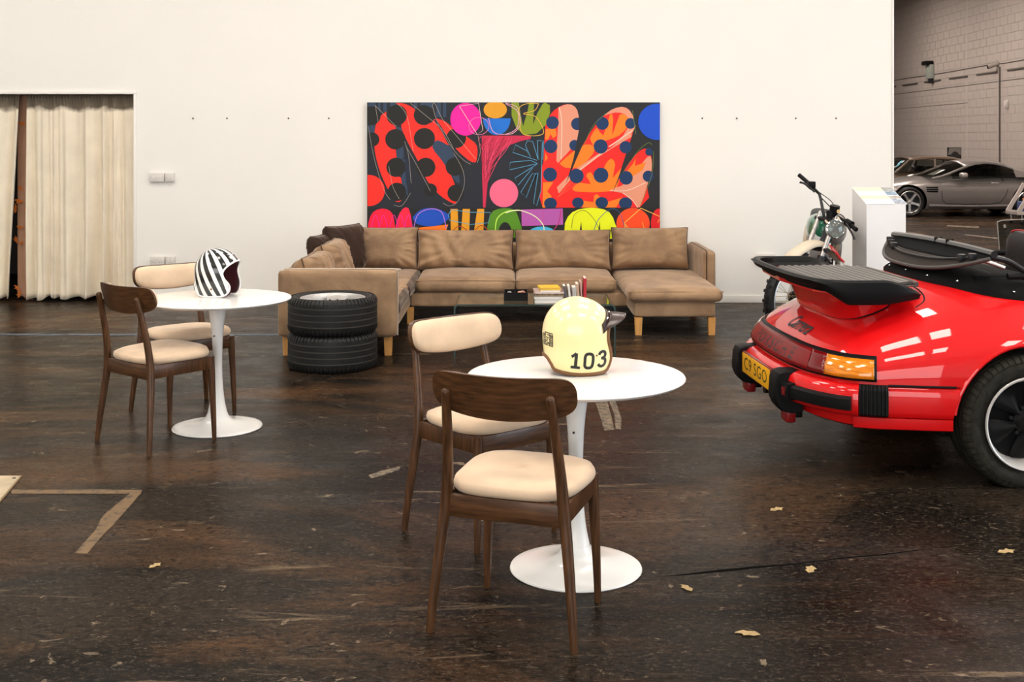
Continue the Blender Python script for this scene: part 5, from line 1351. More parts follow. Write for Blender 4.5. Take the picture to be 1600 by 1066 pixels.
# tray spoiler: red pedestal on the lid, grille tray, rubber lip with side wings
def zskin(l, w): return deck_pt(w, 0, 0.0, l)[2]
mb = MB(); bo = []; to = []
for k in range(40):
    a = 2 * math.pi * k / 40; c, s_ = math.cos(a), math.sin(a); e = 2 / 3.2
    x = math.copysign(abs(c) ** e, c); y = math.copysign(abs(s_) ** e, s_)
    l = -0.60 + 0.150 * x; w = 0.46 * y * (1.0 - 0.05 * (x < 0) * abs(x)); bo.append((l, -w, min(zskin(max(-0.95, min(-0.43, l)), w), 0.86) - 0.012))
    l2 = -0.625 + 0.185 * x; w2 = 0.50 * y; to.append((l2, -w2, 0.876))
n = 40; md_ = [tuple((p[i] * 0.55 + q[i] * 0.45) for i in range(3)) for p, q in zip(bo, to)]
mb.add(bo + md_ + to, [(i, (i + 1) % n, n + (i + 1) % n, n + i) for i in range(n)] + [(n + i, n + (i + 1) % n, 2 * n + (i + 1) % n, 2 * n + i) for i in range(n)] + [tuple(range(2 * n, 3 * n)), tuple(reversed(range(n)))])
mb.build('spoiler_pedestal', m_red, car, 50)
# lip: closed outline in plan, open to the front; section varies along it
def lip_line(s_):
    """centre of the lip from the right front (s=0) round the tail to the left front (s=1)"""
    P = [(-0.42, 0.575), (-0.54, 0.605), (-0.68, 0.612), (-0.80, 0.605), (-0.885, 0.575), (-0.93, 0.48), (-0.955, 0.28), (-0.963, 0.0), (-0.955, -0.28), (-0.93, -0.48), (-0.885, -0.575), (-0.80, -0.605), (-0.68, -0.612), (-0.54, -0.605), (-0.42, -0.575)]
    Q = lip_line.Q if hasattr(lip_line, 'Q') else spline(P, 8); lip_line.Q = Q
    return Q[int(round(s_ * (len(Q) - 1)))]
NQ = 14 * 8; v = []; ns_ = 12
for i in range(NQ + 1):
    l, w = lip_line(i / NQ); a = lip_line(max(0, i - 1) / NQ); b_ = lip_line(min(NQ, i + 1) / NQ)
    dl, dw = b_[0] - a[0], b_[1] - a[1]; nn = math.hypot(dl, dw); nl, nw = dw / nn, -dl / nn
    if nw * w < 0 or (abs(w) < 0.02 and nl > 0): nl, nw = -nl, -nw
    fwd = max(0.0, min(1.0, (l + 0.60) / 0.18))            # towards the wing tips
    rear = max(0.0, min(1.0, (-l - 0.78) / 0.14))
    zt_ = 0.946 - 0.066 * fwd ** 1.5 + 0.004 * rear; zb_ = 0.835 + 0.075 * rear - 0.012 * (1 - rear) * (1 - fwd) + 0.01 * fwd
    th = 0.020 + 0.006 * rear
    inn = 0.06 * (1 - 0.5 * rear)
    sec = [(0.0 + th, (zt_ + zb_) / 2 + 0.01), (th * 0.8, zt_ - 0.012), (th * 0.2, zt_ - 0.001), (-th * 0.5, zt_ - 0.001), (-th * 1.0, zt_ - 0.010), (-inn * 0.5, min(0.912, zt_ - 0.012)), (-inn * 1.1, min(0.898, zt_ - 0.02)), (-inn * 1.2, min(0.884, zt_ - 0.03)), (-inn * 0.9, zb_ + 0.004), (-th, zb_), (th * 0.2, zb_ + 0.004), (th * 0.8, zb_ + 0.03)]
    for d, z in sec: v.append((l + nl * d, -(w + nw * d), z))
mb = MB(); mb.add(v, [(i * ns_ + j, i * ns_ + (j + 1) % ns_, (i + 1) * ns_ + (j + 1) % ns_, (i + 1) * ns_ + j) for i in range(NQ) for j in range(ns_)] + [tuple(range(ns_)), tuple(reversed(range(NQ * ns_, NQ * ns_ + ns_)))])
mb.build('spoiler_lip', m_black, car, 35)
MB().prism([(-0.90, -0.44), (-0.84, -0.545), (-0.45, -0.545), (-0.40, -0.45), (-0.38, 0.0), (-0.40, 0.45), (-0.45, 0.545), (-0.84, 0.545), (-0.90, 0.44), (-0.935, 0.0)], 0.874, 0.893).build('spoiler_tray', m_red, car, 0)
MB().box(-0.855, -0.37, -0.455, 0.455, 0.8925, 0.8955).build('grille_backing', m_black, car, 0)
slat = None
for k in range(12):
    l = -0.835 + k * 0.0405; wd = 0.44 if k < 10 else 0.44 - 0.03 * (k - 9)
    if k in (0,): wd = 0.36
    P = [(-0.0145, 0.895), (-0.0145, 0.903), (-0.010, 0.908), (0.010, 0.910), (0.0135, 0.907), (0.0135, 0.895)]
    z_up = 0.002 * k / 12
    m = MB(); n = len(P)
    m.add([(x, y, z) for y in (-wd, wd) for x, z in P], [tuple(range(n)), tuple(reversed(range(n, 2 * n)))] + [((i + 1) % n, i, n + i, n + (i + 1) % n) for i in range(n)])
    m.build('grille_slat', m_grille, car, 30, loc=(l, 0, z_up))
MB().tube(spline([(-0.358, 0.40, 0.898), (-0.348, 0.3, 0.902), (-0.348, -0.3, 0.902), (-0.358, -0.40, 0.898)], 4), 0.012, 8).build('grille_front_edge', m_grille, car)
# lid shut lines
def dline(pts, r, name, m=m_black):
    MB().tube([(l, -w, zskin(l, w) - 0.0035 + 0.002) for l, w in spline(pts, 6)], r, 6).build(name, m, car)
MB().tube([(p[0], p[1] * 1.004, p[2] + 0.012) for p in bo], 0.005, 6, True).build('lid_shut_line', m_black, car)
def ztop(l, w):
    l0 = max(-0.42, l); 
    tt = B.t_at_l(l0); pw = B.plan(tt)[1]; q = max(0.0, 1 - abs(w) / pw); return B.top(tt, q)[2]
def tline(pts, r, name, m=m_black, up=0.0):
    MB().tube([(l, -w, ztop(l, w) - 0.002 + up) for l, w in spline(pts, 6)], r, 6).build(name, m, car)
tline([(-0.42, 0.54), (-0.36, 0.50), (-0.335, 0.40), (-0.33, 0.2), (-0.33, -0.2), (-0.335, -0.40), (-0.36, -0.5), (-0.42, -0.54)], 0.0045, 'lid_shut_line')
# door and sill shut lines beyond the frame edge
for sg in (-1, 1):
    pts = [B.out(sg * B.t_at_l(0.52), 0.0, z) for z in (0.22, 0.35, 0.47)] + [B.skin(sg * B.t_at_l(0.52), q) for q in (0.03, 0.1, 0.2)]
    MB().tube(pts, 0.005, 6).build('door_shut_line', m_black, car)
    pts = [B.out(sg * t_, 0.001, 0.473) for t_ in [B.t_at_l(-0.655 + 0.3 * k / 10) for k in range(11)]]
    MB().tube(pts, 0.0055, 6).build('bumper_shut_line', m_black, car)

# soft-top boot: black collar round the cockpit
def collar(u, v):
    P = [(0.95, 0.665, 0.03), (0.60, 0.668, 0.03), (0.30, 0.66, 0.03), (0.06, 0.635, 0.03), (-0.10, 0.56, 0.028), (-0.20, 0.42, 0.026), (-0.265, 0.25, 0.024), (-0.285, 0.0, 0.024), (-0.265, -0.25, 0.024), (-0.20, -0.42, 0.026), (-0.10, -0.56, 0.028), (0.06, -0.635, 0.03), (0.30, -0.66, 0.03), (0.60, -0.668, 0.03), (0.95, -0.665, 0.03)]
    Q = collar.Q if hasattr(collar, 'Q') else spline(P, 6); collar.Q = Q
    l, w, h = Q[int(round(u * (len(Q) - 1)))]
    cl, cw = 0.62, 0.0; dl, dw = cl - l, -w; n = math.hypot(dl, dw)
    if l > 0.3: dl, dw, n = 0.0, -w, abs(w)
    prof = [(0.0, -0.012), (0.002, 0.010), (0.015, 0.022), (0.06, 0.05), (0.11, 0.075), (0.16, 0.082), (0.21, 0.075), (0.235, 0.05), (0.24, -0.10)]
    d, z = prof[int(round(v * (len(prof) - 1)))]
    rear_ = max(0.0, min(1.0, (0.35 - l) / 0.4)); d *= 0.35 + 0.65 * rear_; z = z * (0.7 + 0.3 * rear_) if z > 0 else z
    return (l + dl / n * d, -(w + dw / n * d), ztop(l, w) + z + 0.006)
mb = MB(); mb.grid(collar, 84, 8); mb.build('tonneau_collar', m_softtop, car, 50, recalc=False)
MB().box(-0.10, 0.20, -0.50, 0.50, 0.86, 0.955, 0.03).build('folded_hood_cloth', m_softtop, car)
stud = None
for l, w in ((-0.245, 0.27), (-0.165, 0.44), (0.04, 0.61), (0.28, 0.645), (-0.265, 0.05), (-0.255, -0.2), (-0.18, -0.42)):
    k = MB().lathe([(0, 0.005), (0.006, 0.004), (0.008, 0)], 10); z = ztop(l, w) + 0.030
    o = k.build('press_stud', m_chrome, car, 40) if stud is None else stud.copy()
    if stud is None: stud = o
    else: C.objects.link(o)
    o.location = (l, -w, z)
# folded hood frame: front header lying across, with its curved edge hanging rearwards
def hood(u, v):
    w = 0.62 - 1.24 * u; q = abs(w) / 0.62
    front = Vector((-0.075, -w, 1.055 + 0.012 * (1 - q * q)))
    back = Vector((-0.085 - 0.185 * (1 - q ** 2.6), -w, 1.045 - 0.085 * (1 - q ** 3.0)))
    return tuple(front + (back - front) * v)
mb = MB(); mb.grid(lambda u, v: hood(u, 0.45 * v), 40, 4); o = mb.build('hood_gap_shade', m_softtop, car, 60, recalc=False); o.modifiers.new('thickness', 'SOLIDIFY').thickness = 0.008  # black sheet stands in for the shaded gap behind the header bar
mb = MB(); mb.grid(lambda u, v: hood(u, 0.45 + 0.55 * v), 40, 6); o = mb.build('hood_header_board', m_headliner, car, 60, recalc=False); o.modifiers.new('thickness', 'SOLIDIFY').thickness = 0.012
MB().tube([hood(i / 40, 1.0) for i in range(41)], 0.0095, 8).build('header_rubber_edge', mat('grey_rubber_edge', (0.055, 0.052, 0.048, 1), 0.5), car)
MB().tube([tuple(Vector(hood(i / 40, 0.0)) + Vector((0.012, 0, 0.010))) for i in range(41)], 0.019, 8).build('header_bar', mat('dark_header_bar', (0.018, 0.018, 0.02, 1), 0.25, coat=0.4), car)
MB().tube([tuple(Vector(hood(i / 40, 0.55 + 0.12 * math.sin(math.pi * i / 40))) + Vector((0, 0, 0.012))) for i in range(3, 38)], 0.0065, 8).build('header_rib', m_dark, car)
for w in (0.45, 0.52, -0.45, -0.52, -0.36):
    p = hood((0.62 - w) / 1.24, 0.62); MB().box(p[0] - 0.02, p[0] + 0.016, p[1] - 0.016, p[1] + 0.016, p[2] + 0.0, p[2] + 0.034, 0.005).build('hood_latch', m_dark, car)
for w in (0.12, -0.02):
    p = Vector(hood((0.62 - w) / 1.24, 0.0)); MB().tube([p + Vector((-0.01, -0.01, -0.06)), p + Vector((0.0, 0, 0.03)), p + Vector((0.03, 0.0, 0.032)), p + Vector((0.04, 0, -0.05))], 0.007, 6).build('tie_strap', m_softtop, car)
for sg in (-1, 1):
    MB().tube(spline([(-0.07, sg * 0.60, 1.05), (0.02, sg * 0.585, 1.03), (0.10, sg * 0.58, 0.985), (0.14, sg * 0.58, 0.95)], 5), 0.014, 8).build('hood_link', m_dark, car)
    MB().tube([(0.05, sg * 0.50, 0.985), (-0.06, sg * 0.44, 1.03)], 0.010, 8).build('hood_strut', m_steel, car)
    MB().tube(spline([(0.02, sg * 0.585, 0.955), (0.3, sg * 0.60, 0.958), (0.62, sg * 0.62, 0.955), (1.25, sg * 0.625, 0.95)], 6), 0.016, 8).build('cockpit_rail', m_black, car)
# glass, seats, wind screen
for sg in (-1, 1):
    y = sg * 0.655
    P = [(0.60, 0.90), (0.572, 1.135), (0.60, 1.145), (0.95, 1.158), (1.20, 1.12), (1.42, 0.92)]
    if sg > 0:                                 # the far window is up
        v = [(l, y - sg * 0.25 * (z - 0.9) * 0.3, z) for l, z in P]
        MB().add(v, [tuple(range(len(P)))]).build('side_window', m_carglass, car, 0, recalc=False)
        MB().tube([v[0], v[1]], 0.0035, 6).build('window_edge', mat('pale_glass_edge', (0.30, 0.28, 0.25, 1), 0.3), car)
        MB().tube(v[1:], 0.0028, 6).build('window_edge', MATS['pale_glass_edge'], car)
        e = v[1]; d = MB()
        for k in range(2): d.add([(e[0] + 0.034, e[1] - 0.003, e[2] - 0.030 + 0.010 * k), (e[0] + 0.045, e[1] - 0.003, e[2] - 0.022 + 0.010 * k), (e[0] + 0.056, e[1] - 0.003, e[2] - 0.030 + 0.010 * k), (e[0] + 0.045, e[1] - 0.003, e[2] - 0.034 + 0.008 * k)], [(0, 1, 2, 3)])
        d.build('etched_mark', MATS['pale_glass_edge'], car, 0, recalc=False)
    s_ = MB(); soft_box(s_, 0.54, 0.70, sg * 0.34 - 0.235, sg * 0.34 + 0.235, 0.42, 1.10, 0.06, 10, 0, 0.002, 6, 0, 0.02, M=None)
    s_.v = [(x + (z - 0.42) * 0.02, sg * 0.34 + (y_ - sg * 0.34) * (1 - 0.28 * max(0, (z - 0.75) / 0.35)), z) for x, y_, z in s_.v]
    o = s_.build('seat_back', m_leather, car, 60)
    MB().tube([(0.558 + 0.02, sg * 0.34 + yy, zz_) for yy, zz_ in spline([(-0.155, 0.98), (-0.150, 1.055), (-0.10, 1.101), (0.10, 1.101), (0.150, 1.055), (0.155, 0.98)], 5)], 0.005, 6).build('seat_piping', mat('red_piping_%d' % sg, (0.45, 0.02, 0.02, 1), 0.5), o)
    s_ = MB(); soft_box(s_, 0.52, 1.02, sg * 0.34 - 0.235, sg * 0.34 + 0.235, 0.36, 0.50, 0.05, 8, 0.01); s_.build('seat_base', m_leather, car, 60)
P = [(1.48, 0.64, 0.91), (1.28, 0.58, 1.20), (1.22, 0.52, 1.255), (1.21, 0.0, 1.275), (1.22, -0.52, 1.255), (1.28, -0.58, 1.20), (1.48, -0.64, 0.91)]
MB().tube(spline(P, 6), 0.018, 8).build('windscreen_frame', m_black, car)
mb = MB(); Q = spline(P, 6); mb.grid(lambda u, v: tuple(Vector(Q[int(round(u * 18))]).lerp(Vector(Q[36 - int(round(u * 18))]), v)), 18, 8); mb.build('windscreen', m_carglass, car, 60, recalc=False)
MB().box(1.15, 1.42, -0.58, 0.58, 0.70, 0.90, 0.04).build('dashboard', m_leather, car)
# wheels
def sport_wheel(l, sg, width=0.225, rimw=0.05):
    o = MB()
    T = tyre_mesh(WR, 0.218, width, 80, 4)
    M = Matrix.Translation((l, sg * 0.74, HUB)) @ Matrix.Rotation(R(90) * sg, 4, 'X') @ Matrix.Scale(-1, 4, (0, 0, 1))
    # flatten the contact patch
    mb = MB(); mb.add(T.v, T.f, 0, M); mb.mi = T.mi[:]; mb.v = [(x, y, max(z, 0.001)) for x, y, z in mb.v]
    ty = mb.build('tyre', [m_tyregrime, m_rubber], car, 35)
    s_ = shoulder_blocks(WR, width, 60); mb = MB(); mb.add(s_.v, s_.f, 0, M); mb.v = [(x, y, max(z, 0.0015)) for x, y, z in mb.v]
    tag(mb.build('tyre_shoulder_tread', m_tyregrime, ty, 0), kind='stuff')
    h = width / 2
    mb = MB(); mb.lathe([(0.213, h * 0.86), (0.220, h * 0.98), (0.216, h * 1.05), (0.209, h * 1.03), (0.199, h * 0.80), (0.190, h * 0.55), (0.184, -h * 0.0), (0.184, -h * 0.2), (0.2, -h * 0.9)], 72, 0, M); mb.f = mb.f[:-2]; mb.mi = mb.mi[:len(mb.f)]
    mb.build('rim', mat('polished_rim_%d_%d' % (int(l), sg), (0.72, 0.69, 0.66, 1), 0.3, 0.35, coat=0.3), car, 50, recalc=False)
    rim = MB(); rim.lathe([(0.0, h * 0.0), (0.184, h * 0.0), (0.184, -h * 0.15), (0.0, -h * 0.15)], 48, 0, M); rim.build('wheel_disc', m_black, car)
    hub = MB(); hub.lathe([(0.0, h * 0.62), (0.030, h * 0.60), (0.040, h * 0.50), (0.052, h * 0.42), (0.058, h * 0.10)], 36, 0, M); hub.build('wheel_hub', m_black, car)
    for k in range(5):
        a = 2 * math.pi * k / 5 + 0.25
        def petal(u, v):
            r_ = 0.050 + 0.128 * u; w_ = 0.018 + 0.044 * math.sin(min(1.0, u * 1.05) * math.pi * 0.56) ** 1.2
            y = (2 * v - 1) * w_
            return (r_, y, h * (0.34 - 0.30 * u * u) + 0.030 * (1 - (2 * v - 1) ** 2) * (1 - 0.3 * u) - 0.004)
        pm = MB(); pm.grid(petal, 12, 8, 0, M @ Matrix.Rotation(a, 4, 'Z')); po = pm.build('wheel_spoke', m_black, car, 60, recalc=True)
        b_ = a + math.pi / 5
        MB().lathe([(0, h * 0.40), (0.010, h * 0.40), (0.012, h * 0.08)], 6, 0, M @ Matrix.Translation((0.063 * math.cos(b_), 0.063 * math.sin(b_), 0))).build('wheel_nut', m_dark, car)
for sg in (-1, 1): sport_wheel(0.0, sg); sport_wheel(2.272, sg, 0.2)
MB().box(-0.30, 2.9, -0.55, 0.55, 0.17, 0.21, 0.01).build('underbody', m_black, car)
MB().tube(spline([(-0.93, 0.30, 0.245), (-0.8, 0.30, 0.235), (-0.6, 0.28, 0.22)], 4), 0.03, 14).build('exhaust_pipe', m_dark, car)
# ------------------------------------------------------------------ trail motorcycle by the wall
Q0 = at(1246, 466, 9.72)
mc_ = thing('trail_motorcycle', 'white and green trail motorcycle standing behind the red car by the wall', 'motorcycle', (Q0.x, Q0.y, 0))
O = Matrix.Translation((-Q0.x, -Q0.y, 0))
def wb(mb, name, m, smooth=50, par=mc_, **k):
    mb.v = [tuple(O @ Vector(p)) for p in mb.v]; return mb.build(name, m, par, smooth, **k)
u_ = Vector((0.13, 0, 0.99)).normalized(); v_ = Vector((-0.86, -0.48, 0.17)); v_ = (v_ - u_ * v_.dot(u_)).normalized(); n_ = u_.cross(v_)
def frame(o, x, y, z):
    return Matrix(((x.x, y.x, z.x, o.x), (x.y, y.y, z.y, o.y), (x.z, y.z, z.z, o.z), (0, 0, 0, 1)))
FWm = frame(Q0, v_, n_, u_)                    # wheel frame: x forward, y along the axle, z up
m_mwhite = mat('aged_white_plastic', (0.66, 0.57, 0.44, 1), 0.4)
m_mgreen = mat('green_tank_paint', (0.015, 0.16, 0.085, 1), 0.2, coat=0.8)
m_mgrey = mat('grey_panel', (0.28, 0.26, 0.25, 1), 0.45)
def spoked(Mw, r, tw, pre):
    A = Mw @ Matrix.Rotation(R(90), 4, 'X')
    mb = MB(); P = [(r - 0.075, -tw * 0.55), (r - 0.05, -tw * 0.95), (r - 0.02, -tw), (r - 0.004, -tw * 0.6), (r, 0), (r - 0.004, tw * 0.6), (r - 0.02, tw), (r - 0.05, tw * 0.95), (r - 0.075, tw * 0.55)]
    mb.lathe(P, 56, 0, A, True); ty = wb(mb, 'tyre', m_tyre)
    mb = MB()
    for k in range(52):
        a = 2 * math.pi * k / 52; s_ = 1 if k % 2 else -1
        B_ = A @ Matrix.Rotation(a, 4, 'Z')
        mb.box(r - 0.008, r + 0.010, -0.011, 0.011, -0.018 + s_ * 0.008, 0.018 + s_ * 0.008, 0, 0, B_)
        mb.box(r - 0.024, r - 0.001, -0.013, 0.013, s_ * tw * 0.55 - 0.012, s_ * tw * 0.55 + 0.012, 0, 0, B_)
    tag(wb(mb, 'tyre_knobs', m_tyre, 0, None), kind='stuff').parent = ty
    mb = MB(); mb.lathe([(r - 0.072, -tw * 0.5), (r - 0.066, -tw * 0.62), (r - 0.078, -tw * 0.66), (r - 0.092, -tw * 0.35), (r - 0.094, 0), (r - 0.092, tw * 0.35), (r - 0.078, tw * 0.66), (r - 0.066, tw * 0.62), (r - 0.072, tw * 0.5)], 56, 0, A, True)
    wb(mb, 'wheel_rim', m_chrome)
    mb = MB(); mb.lathe([(0.0, -0.06), (0.05, -0.06), (0.055, -0.035), (0.03, -0.03), (0.03, 0.03), (0.055, 0.035), (0.05, 0.06), (0.0, 0.06)], 20, 0, A); wb(mb, 'wheel_hub', m_dark)
    sp = MB()
    for k in range(36):
        a = 2 * math.pi * k / 36; b = a + (0.5 if k % 4 < 2 else -0.5); s_ = 1 if k % 2 else -1
        sp.tube([A @ Vector((0.05 * math.cos(b), 0.05 * math.sin(b), s_ * 0.034)), A @ Vector(((r - 0.09) * math.cos(a), (r - 0.09) * math.sin(a), s_ * 0.006))], 0.0022, 4)
    wb(sp, 'spokes', mat(pre + '_spoke', (0.5, 0.38, 0.2, 1), 0.3, 0.8), 0)
spoked(FWm, 0.34, 0.042, 'front')
rk = R(17); fdir = (u_ * math.cos(rk) - v_ * math.sin(rk)).normalized()
for s_ in (1, -1):
    b = Q0 + n_ * 0.095 * s_
    wb(MB().tube([b - fdir * 0.03, b + fdir * 0.08, b + fdir * 0.36], [0.022, 0.027, 0.027], 14), 'fork_slider', m_alumatt)
    wb(MB().tube([b + fdir * 0.36, b + fdir * 0.76], 0.0195, 14), 'fork_tube', mat('fork_tube_%d' % s_, (0.55, 0.53, 0.5, 1), 0.25, 0.7))
    wb(MB().tube([b + fdir * 0.345, b + fdir * 0.385], 0.031, 12), 'fork_seal', m_dark)
Hd = Q0 + fdir * 0.66 - v_ * 0.03
for d in (0.44, 0.70):
    c_ = Q0 + fdir * d; wb(MB().tube([c_ - n_ * 0.125, c_ + n_ * 0.125], 0.019, 10), 'fork_clamp', m_dark)
wb(MB().tube([Q0 + fdir * 0.43 - v_ * 0.05, Q0 + fdir * 0.71 - v_ * 0.05], 0.03, 12), 'steering_head', m_dark)
# front mudguard, high over the wheel
fp = spline([(0.22, 0.26), (0.12, 0.38), (-0.075, 0.485), (-0.26, 0.455), (-0.44, 0.34)], 8)
def guard(u, v):
    i = min(len(fp) - 1, int(round(u * (len(fp) - 1)))); a, b = fp[i]; q = 2 * v - 1; w = 0.078 * (0.75 + 0.25 * math.sin(math.pi * u)) * (1 - 0.5 * max(0, u - 0.7) / 0.3)
    return tuple(Q0 + v_ * a + u_ * (b - 0.045 * abs(q) ** 2.5) + n_ * q * w)
mb = MB(); mb.grid(guard, 32, 8); o = wb(mb, 'front_mudguard', m_mwhite, 60, recalc=False); o.modifiers.new('thickness', 'SOLIDIFY').thickness = 0.004
mb = MB()
for P in ([(0.74, 0.72), (0.72, 0.95), (0.79, 0.98), (0.84, 0.86), (0.79, 0.70), (0.74, 0.72)], [(0.80, 0.98), (0.9, 0.97), (0.985, 0.80)], [(0.84, 0.86), (0.91, 0.90), (0.985, 0.78)]):
    q = [Vector(guard(a, b)) + u_ * 0.004 + n_ * 0.004 for a, b in spline(P, 4)]; mb.tube(q, 0.0075, 6)
wb(mb, 'mudguard_emblem', mat('red_emblem', (0.62, 0.02, 0.03, 1), 0.4), 50)
# headlamp and instruments
hl = at(1305, 358, 9.50); hd = Vector((0.14, -0.97, 0.12)).normalized()
hx = hd.cross(Vector((0, 0, 1))).normalized(); hy_ = hx.cross(hd)
Hm = frame(hl, hx, hy_, hd)
wb(MB().lathe([(0.0, -0.11), (0.03, -0.105), (0.055, -0.075), (0.070, -0.03), (0.074, 0.0), (0.078, 0.004), (0.079, 0.014), (0.072, 0.018), (0.070, 0.012)], 36, 0, Hm), 'headlamp_shell', m_chrome, recalc=False)
wb(MB().lathe([(0.0, -0.012), (0.03, -0.008), (0.055, 0.002), (0.070, 0.010)], 30, 0, Hm), 'headlamp_reflector', mat('lamp_reflector', (0.92, 0.90, 0.84, 1), 0.35, 0.0), recalc=False)
wb(MB().lathe([(0.0, 0.004), (0.012, 0.002), (0.013, -0.012)], 14, 0, Hm), 'headlamp_bulb', m_lensamber)
mb = MB(); mb.lathe([(0.071, 0.011), (0.055, 0.018), (0.03, 0.024), (0.0, 0.026)], 30, 0, Hm); wb(mb, 'headlamp_lens', m_glass, recalc=False)
for a_, b_ in ((at(1290, 345, 9.72), at(1296, 358, 9.56)), (at(1309, 340, 9.68), at(1313, 352, 9.55))): wb(MB().tube([a_, (a_ + b_) / 2 + Vector((0, -0.02, 0.01)), b_], 0.009, 8), 'headlamp_bracket', m_mwhite)
g = at(1304, 330, 9.74)
wb(MB().tube([g + Vector((0.0, 0.02, -0.045)), g + Vector((0, 0.01, 0.0)), g + Vector((0.005, 0, 0.045))], [0.034, 0.040, 0.040], 18), 'speedometer', m_black)
wb(MB().tube([g + Vector((0.02, -0.039, 0.0)), g + Vector((0.021, -0.042, 0.0))], [0.016, 0.016], 14), 'gauge_face', mat('gauge_cream', (0.65, 0.45, 0.2, 1), 0.4))
g2 = at(1296, 336, 9.72); wb(MB().tube([g2 + Vector((0, 0.0, -0.03)), g2 + Vector((0.0, 0, 0.035))], 0.026, 14), 'ignition_lock', m_black)
# handlebar
lp = [at(1288, 342, 9.84), at(1286, 330, 9.86), at(1281, 306, 9.95), at(1277, 300, 9.98), at(1263, 286, 10.06), at(1248.5, 273.5, 10.14)]
rp = [at(1288, 342, 9.84), at(1302, 336, 9.78), at(1313, 341, 9.70), at(1321, 346, 9.64), at(1338, 359, 9.50)]
wb(MB().tube(spline(lp[:5], 5), 0.0125, 10), 'handlebar', m_dark); wb(MB().tube(spline(rp[:4], 5), 0.0125, 10), 'handlebar', m_dark)
wb(MB().tube([lp[4] + (lp[5] - lp[4]) * 0.0, lp[5]], [0.017, 0.0175], 12), 'grip', m_rubber)
wb(MB().tube([at(1330, 352.5, 9.57), rp[4]], [0.018, 0.0185], 12), 'grip', m_rubber)
wb(MB().tube([at(1269, 293, 10.02), at(1262, 286.5, 10.05)], 0.027, 12), 'lever_clamp', m_dark)
wb(MB().box(-0.025, 0.03, -0.03, 0.02, -0.02, 0.035, 0.008, 0, Matrix.Translation(at(1268, 290, 10.0))), 'switch_cluster', m_black)
wb(MB().tube([at(1322, 347, 9.62), at(1331, 352, 9.57)], 0.032, 12), 'throttle_housing', m_black)
wb(MB().tube(spline([at(1273, 300, 9.95), at(1264, 292, 9.98), at(1256, 286.5, 10.0), at(1250, 285, 10.02)], 5), [0.009] * 15 + [0.011], 8), 'lever', m_dark)
wb(MB().tube(spline([at(1322, 349, 9.58), at(1328, 359, 9.54), at(1333, 368, 9.51), at(1335.3, 374.5, 9.50)], 5), [0.009] * 15 + [0.012], 8), 'lever', m_dark)
wb(MB().tube(spline([at(1272, 296, 9.98), at(1285, 304, 9.92), at(1297, 313, 9.84), at(1304, 322, 9.78)], 6), 0.0035, 6), 'cable', m_black)
wb(MB().tube(spline([at(1282, 308, 9.94), at(1290, 316, 9.88), at(1298, 324, 9.80)], 6), 0.005, 6), 'cable', m_black)
wb(MB().tube(spline([at(1312, 335, 9.72), at(1318, 339, 9.66), at(1324, 350, 9.60), at(1318, 352, 9.62), at(1312, 346, 9.70)], 6), 0.0035, 6), 'cable', m_black)
# frame with tank, seat, engine and rear wheel
hb = Vector((-0.24, -0.97, 0.0)).normalized(); zb_ = Vector((0.14, 0.0, 0.99)); zb_ = (zb_ - hb * zb_.dot(hb)).normalized(); yb_ = zb_.cross(hb)
HP = at(1290, 352, 9.92); FB = frame(HP, hb, yb_, zb_)
def ell(name, cx, cy, cz, a, b, c, m, e=1.0, n=22, par=mc_):
    mb = MB()
    def fn(u, v):
        th = 2 * math.pi * u; ph = math.pi * (v - 0.5); f_ = lambda t: math.copysign(abs(t) ** e, t)
        return (cx + a * f_(math.cos(ph)) * f_(math.cos(th)), cy + b * f_(math.cos(ph)) * f_(math.sin(th)), cz + c * f_(math.sin(ph)))
    mb.grid(fn, n, 12, 0, FB, cu=True); return wb(mb, name, m, 60, weld=0.0005)
ell('fuel_tank', -0.30, 0, -0.045, 0.30, 0.155, 0.125, m_mgreen, 0.8)
ell('tank_panel', -0.27, 0.10, -0.035, 0.27, 0.085, 0.135, m_mgrey, 0.85)
ell('seat', -0.80, 0, 0.02, 0.42, 0.125, 0.065, m_leather, 0.6)
ell('side_panel', -0.62, 0.13, -0.16, 0.17, 0.03, 0.11, m_mwhite, 0.6); ell('side_panel', -0.62, -0.13, -0.16, 0.17, 0.03, 0.11, m_mwhite, 0.6)
ell('rear_mudguard', -1.22, 0, 0.0, 0.32, 0.075, 0.05, m_mwhite, 0.7)
ell('crankcase', -0.36, 0, -0.56, 0.19, 0.14, 0.13, m_alumatt, 0.6)
mb = MB()
for k in range(9): mb.box(-0.37, -0.14, -0.095, 0.095, -0.42 + k * 0.026, -0.409 + k * 0.026, 0.003, 0, FB)
mb.box(-0.34, -0.17, -0.065, 0.065, -0.45, -0.18, 0.01, 0, FB); wb(mb, 'cylinder_block', m_alumatt, 30)
for P, r_ in (([(-0.02, 0, -0.02), (-0.10, 0, -0.30), (-0.16, 0, -0.60), (-0.55, 0, -0.66)], 0.02), ([(-0.02, 0, 0.02), (-0.5, 0, -0.06), (-1.1, 0, -0.02)], 0.02), ([(-0.5, 0, -0.06), (-0.62, 0, -0.40), (-0.55, 0, -0.66)], 0.02),
              ([(-0.57, 0.1, -0.55), (-1.28, 0.1, -0.60)], 0.018), ([(-0.57, -0.1, -0.55), (-1.28, -0.1, -0.60)], 0.018), ([(-0.95, 0.12, -0.06), (-1.22, 0.12, -0.58)], 0.024), ([(-0.95, -0.12, -0.06), (-1.22, -0.12, -0.58)], 0.024)):
    wb(MB().tube([FB @ Vector(p) for p in P], r_, 10), 'frame_tube', m_dark)
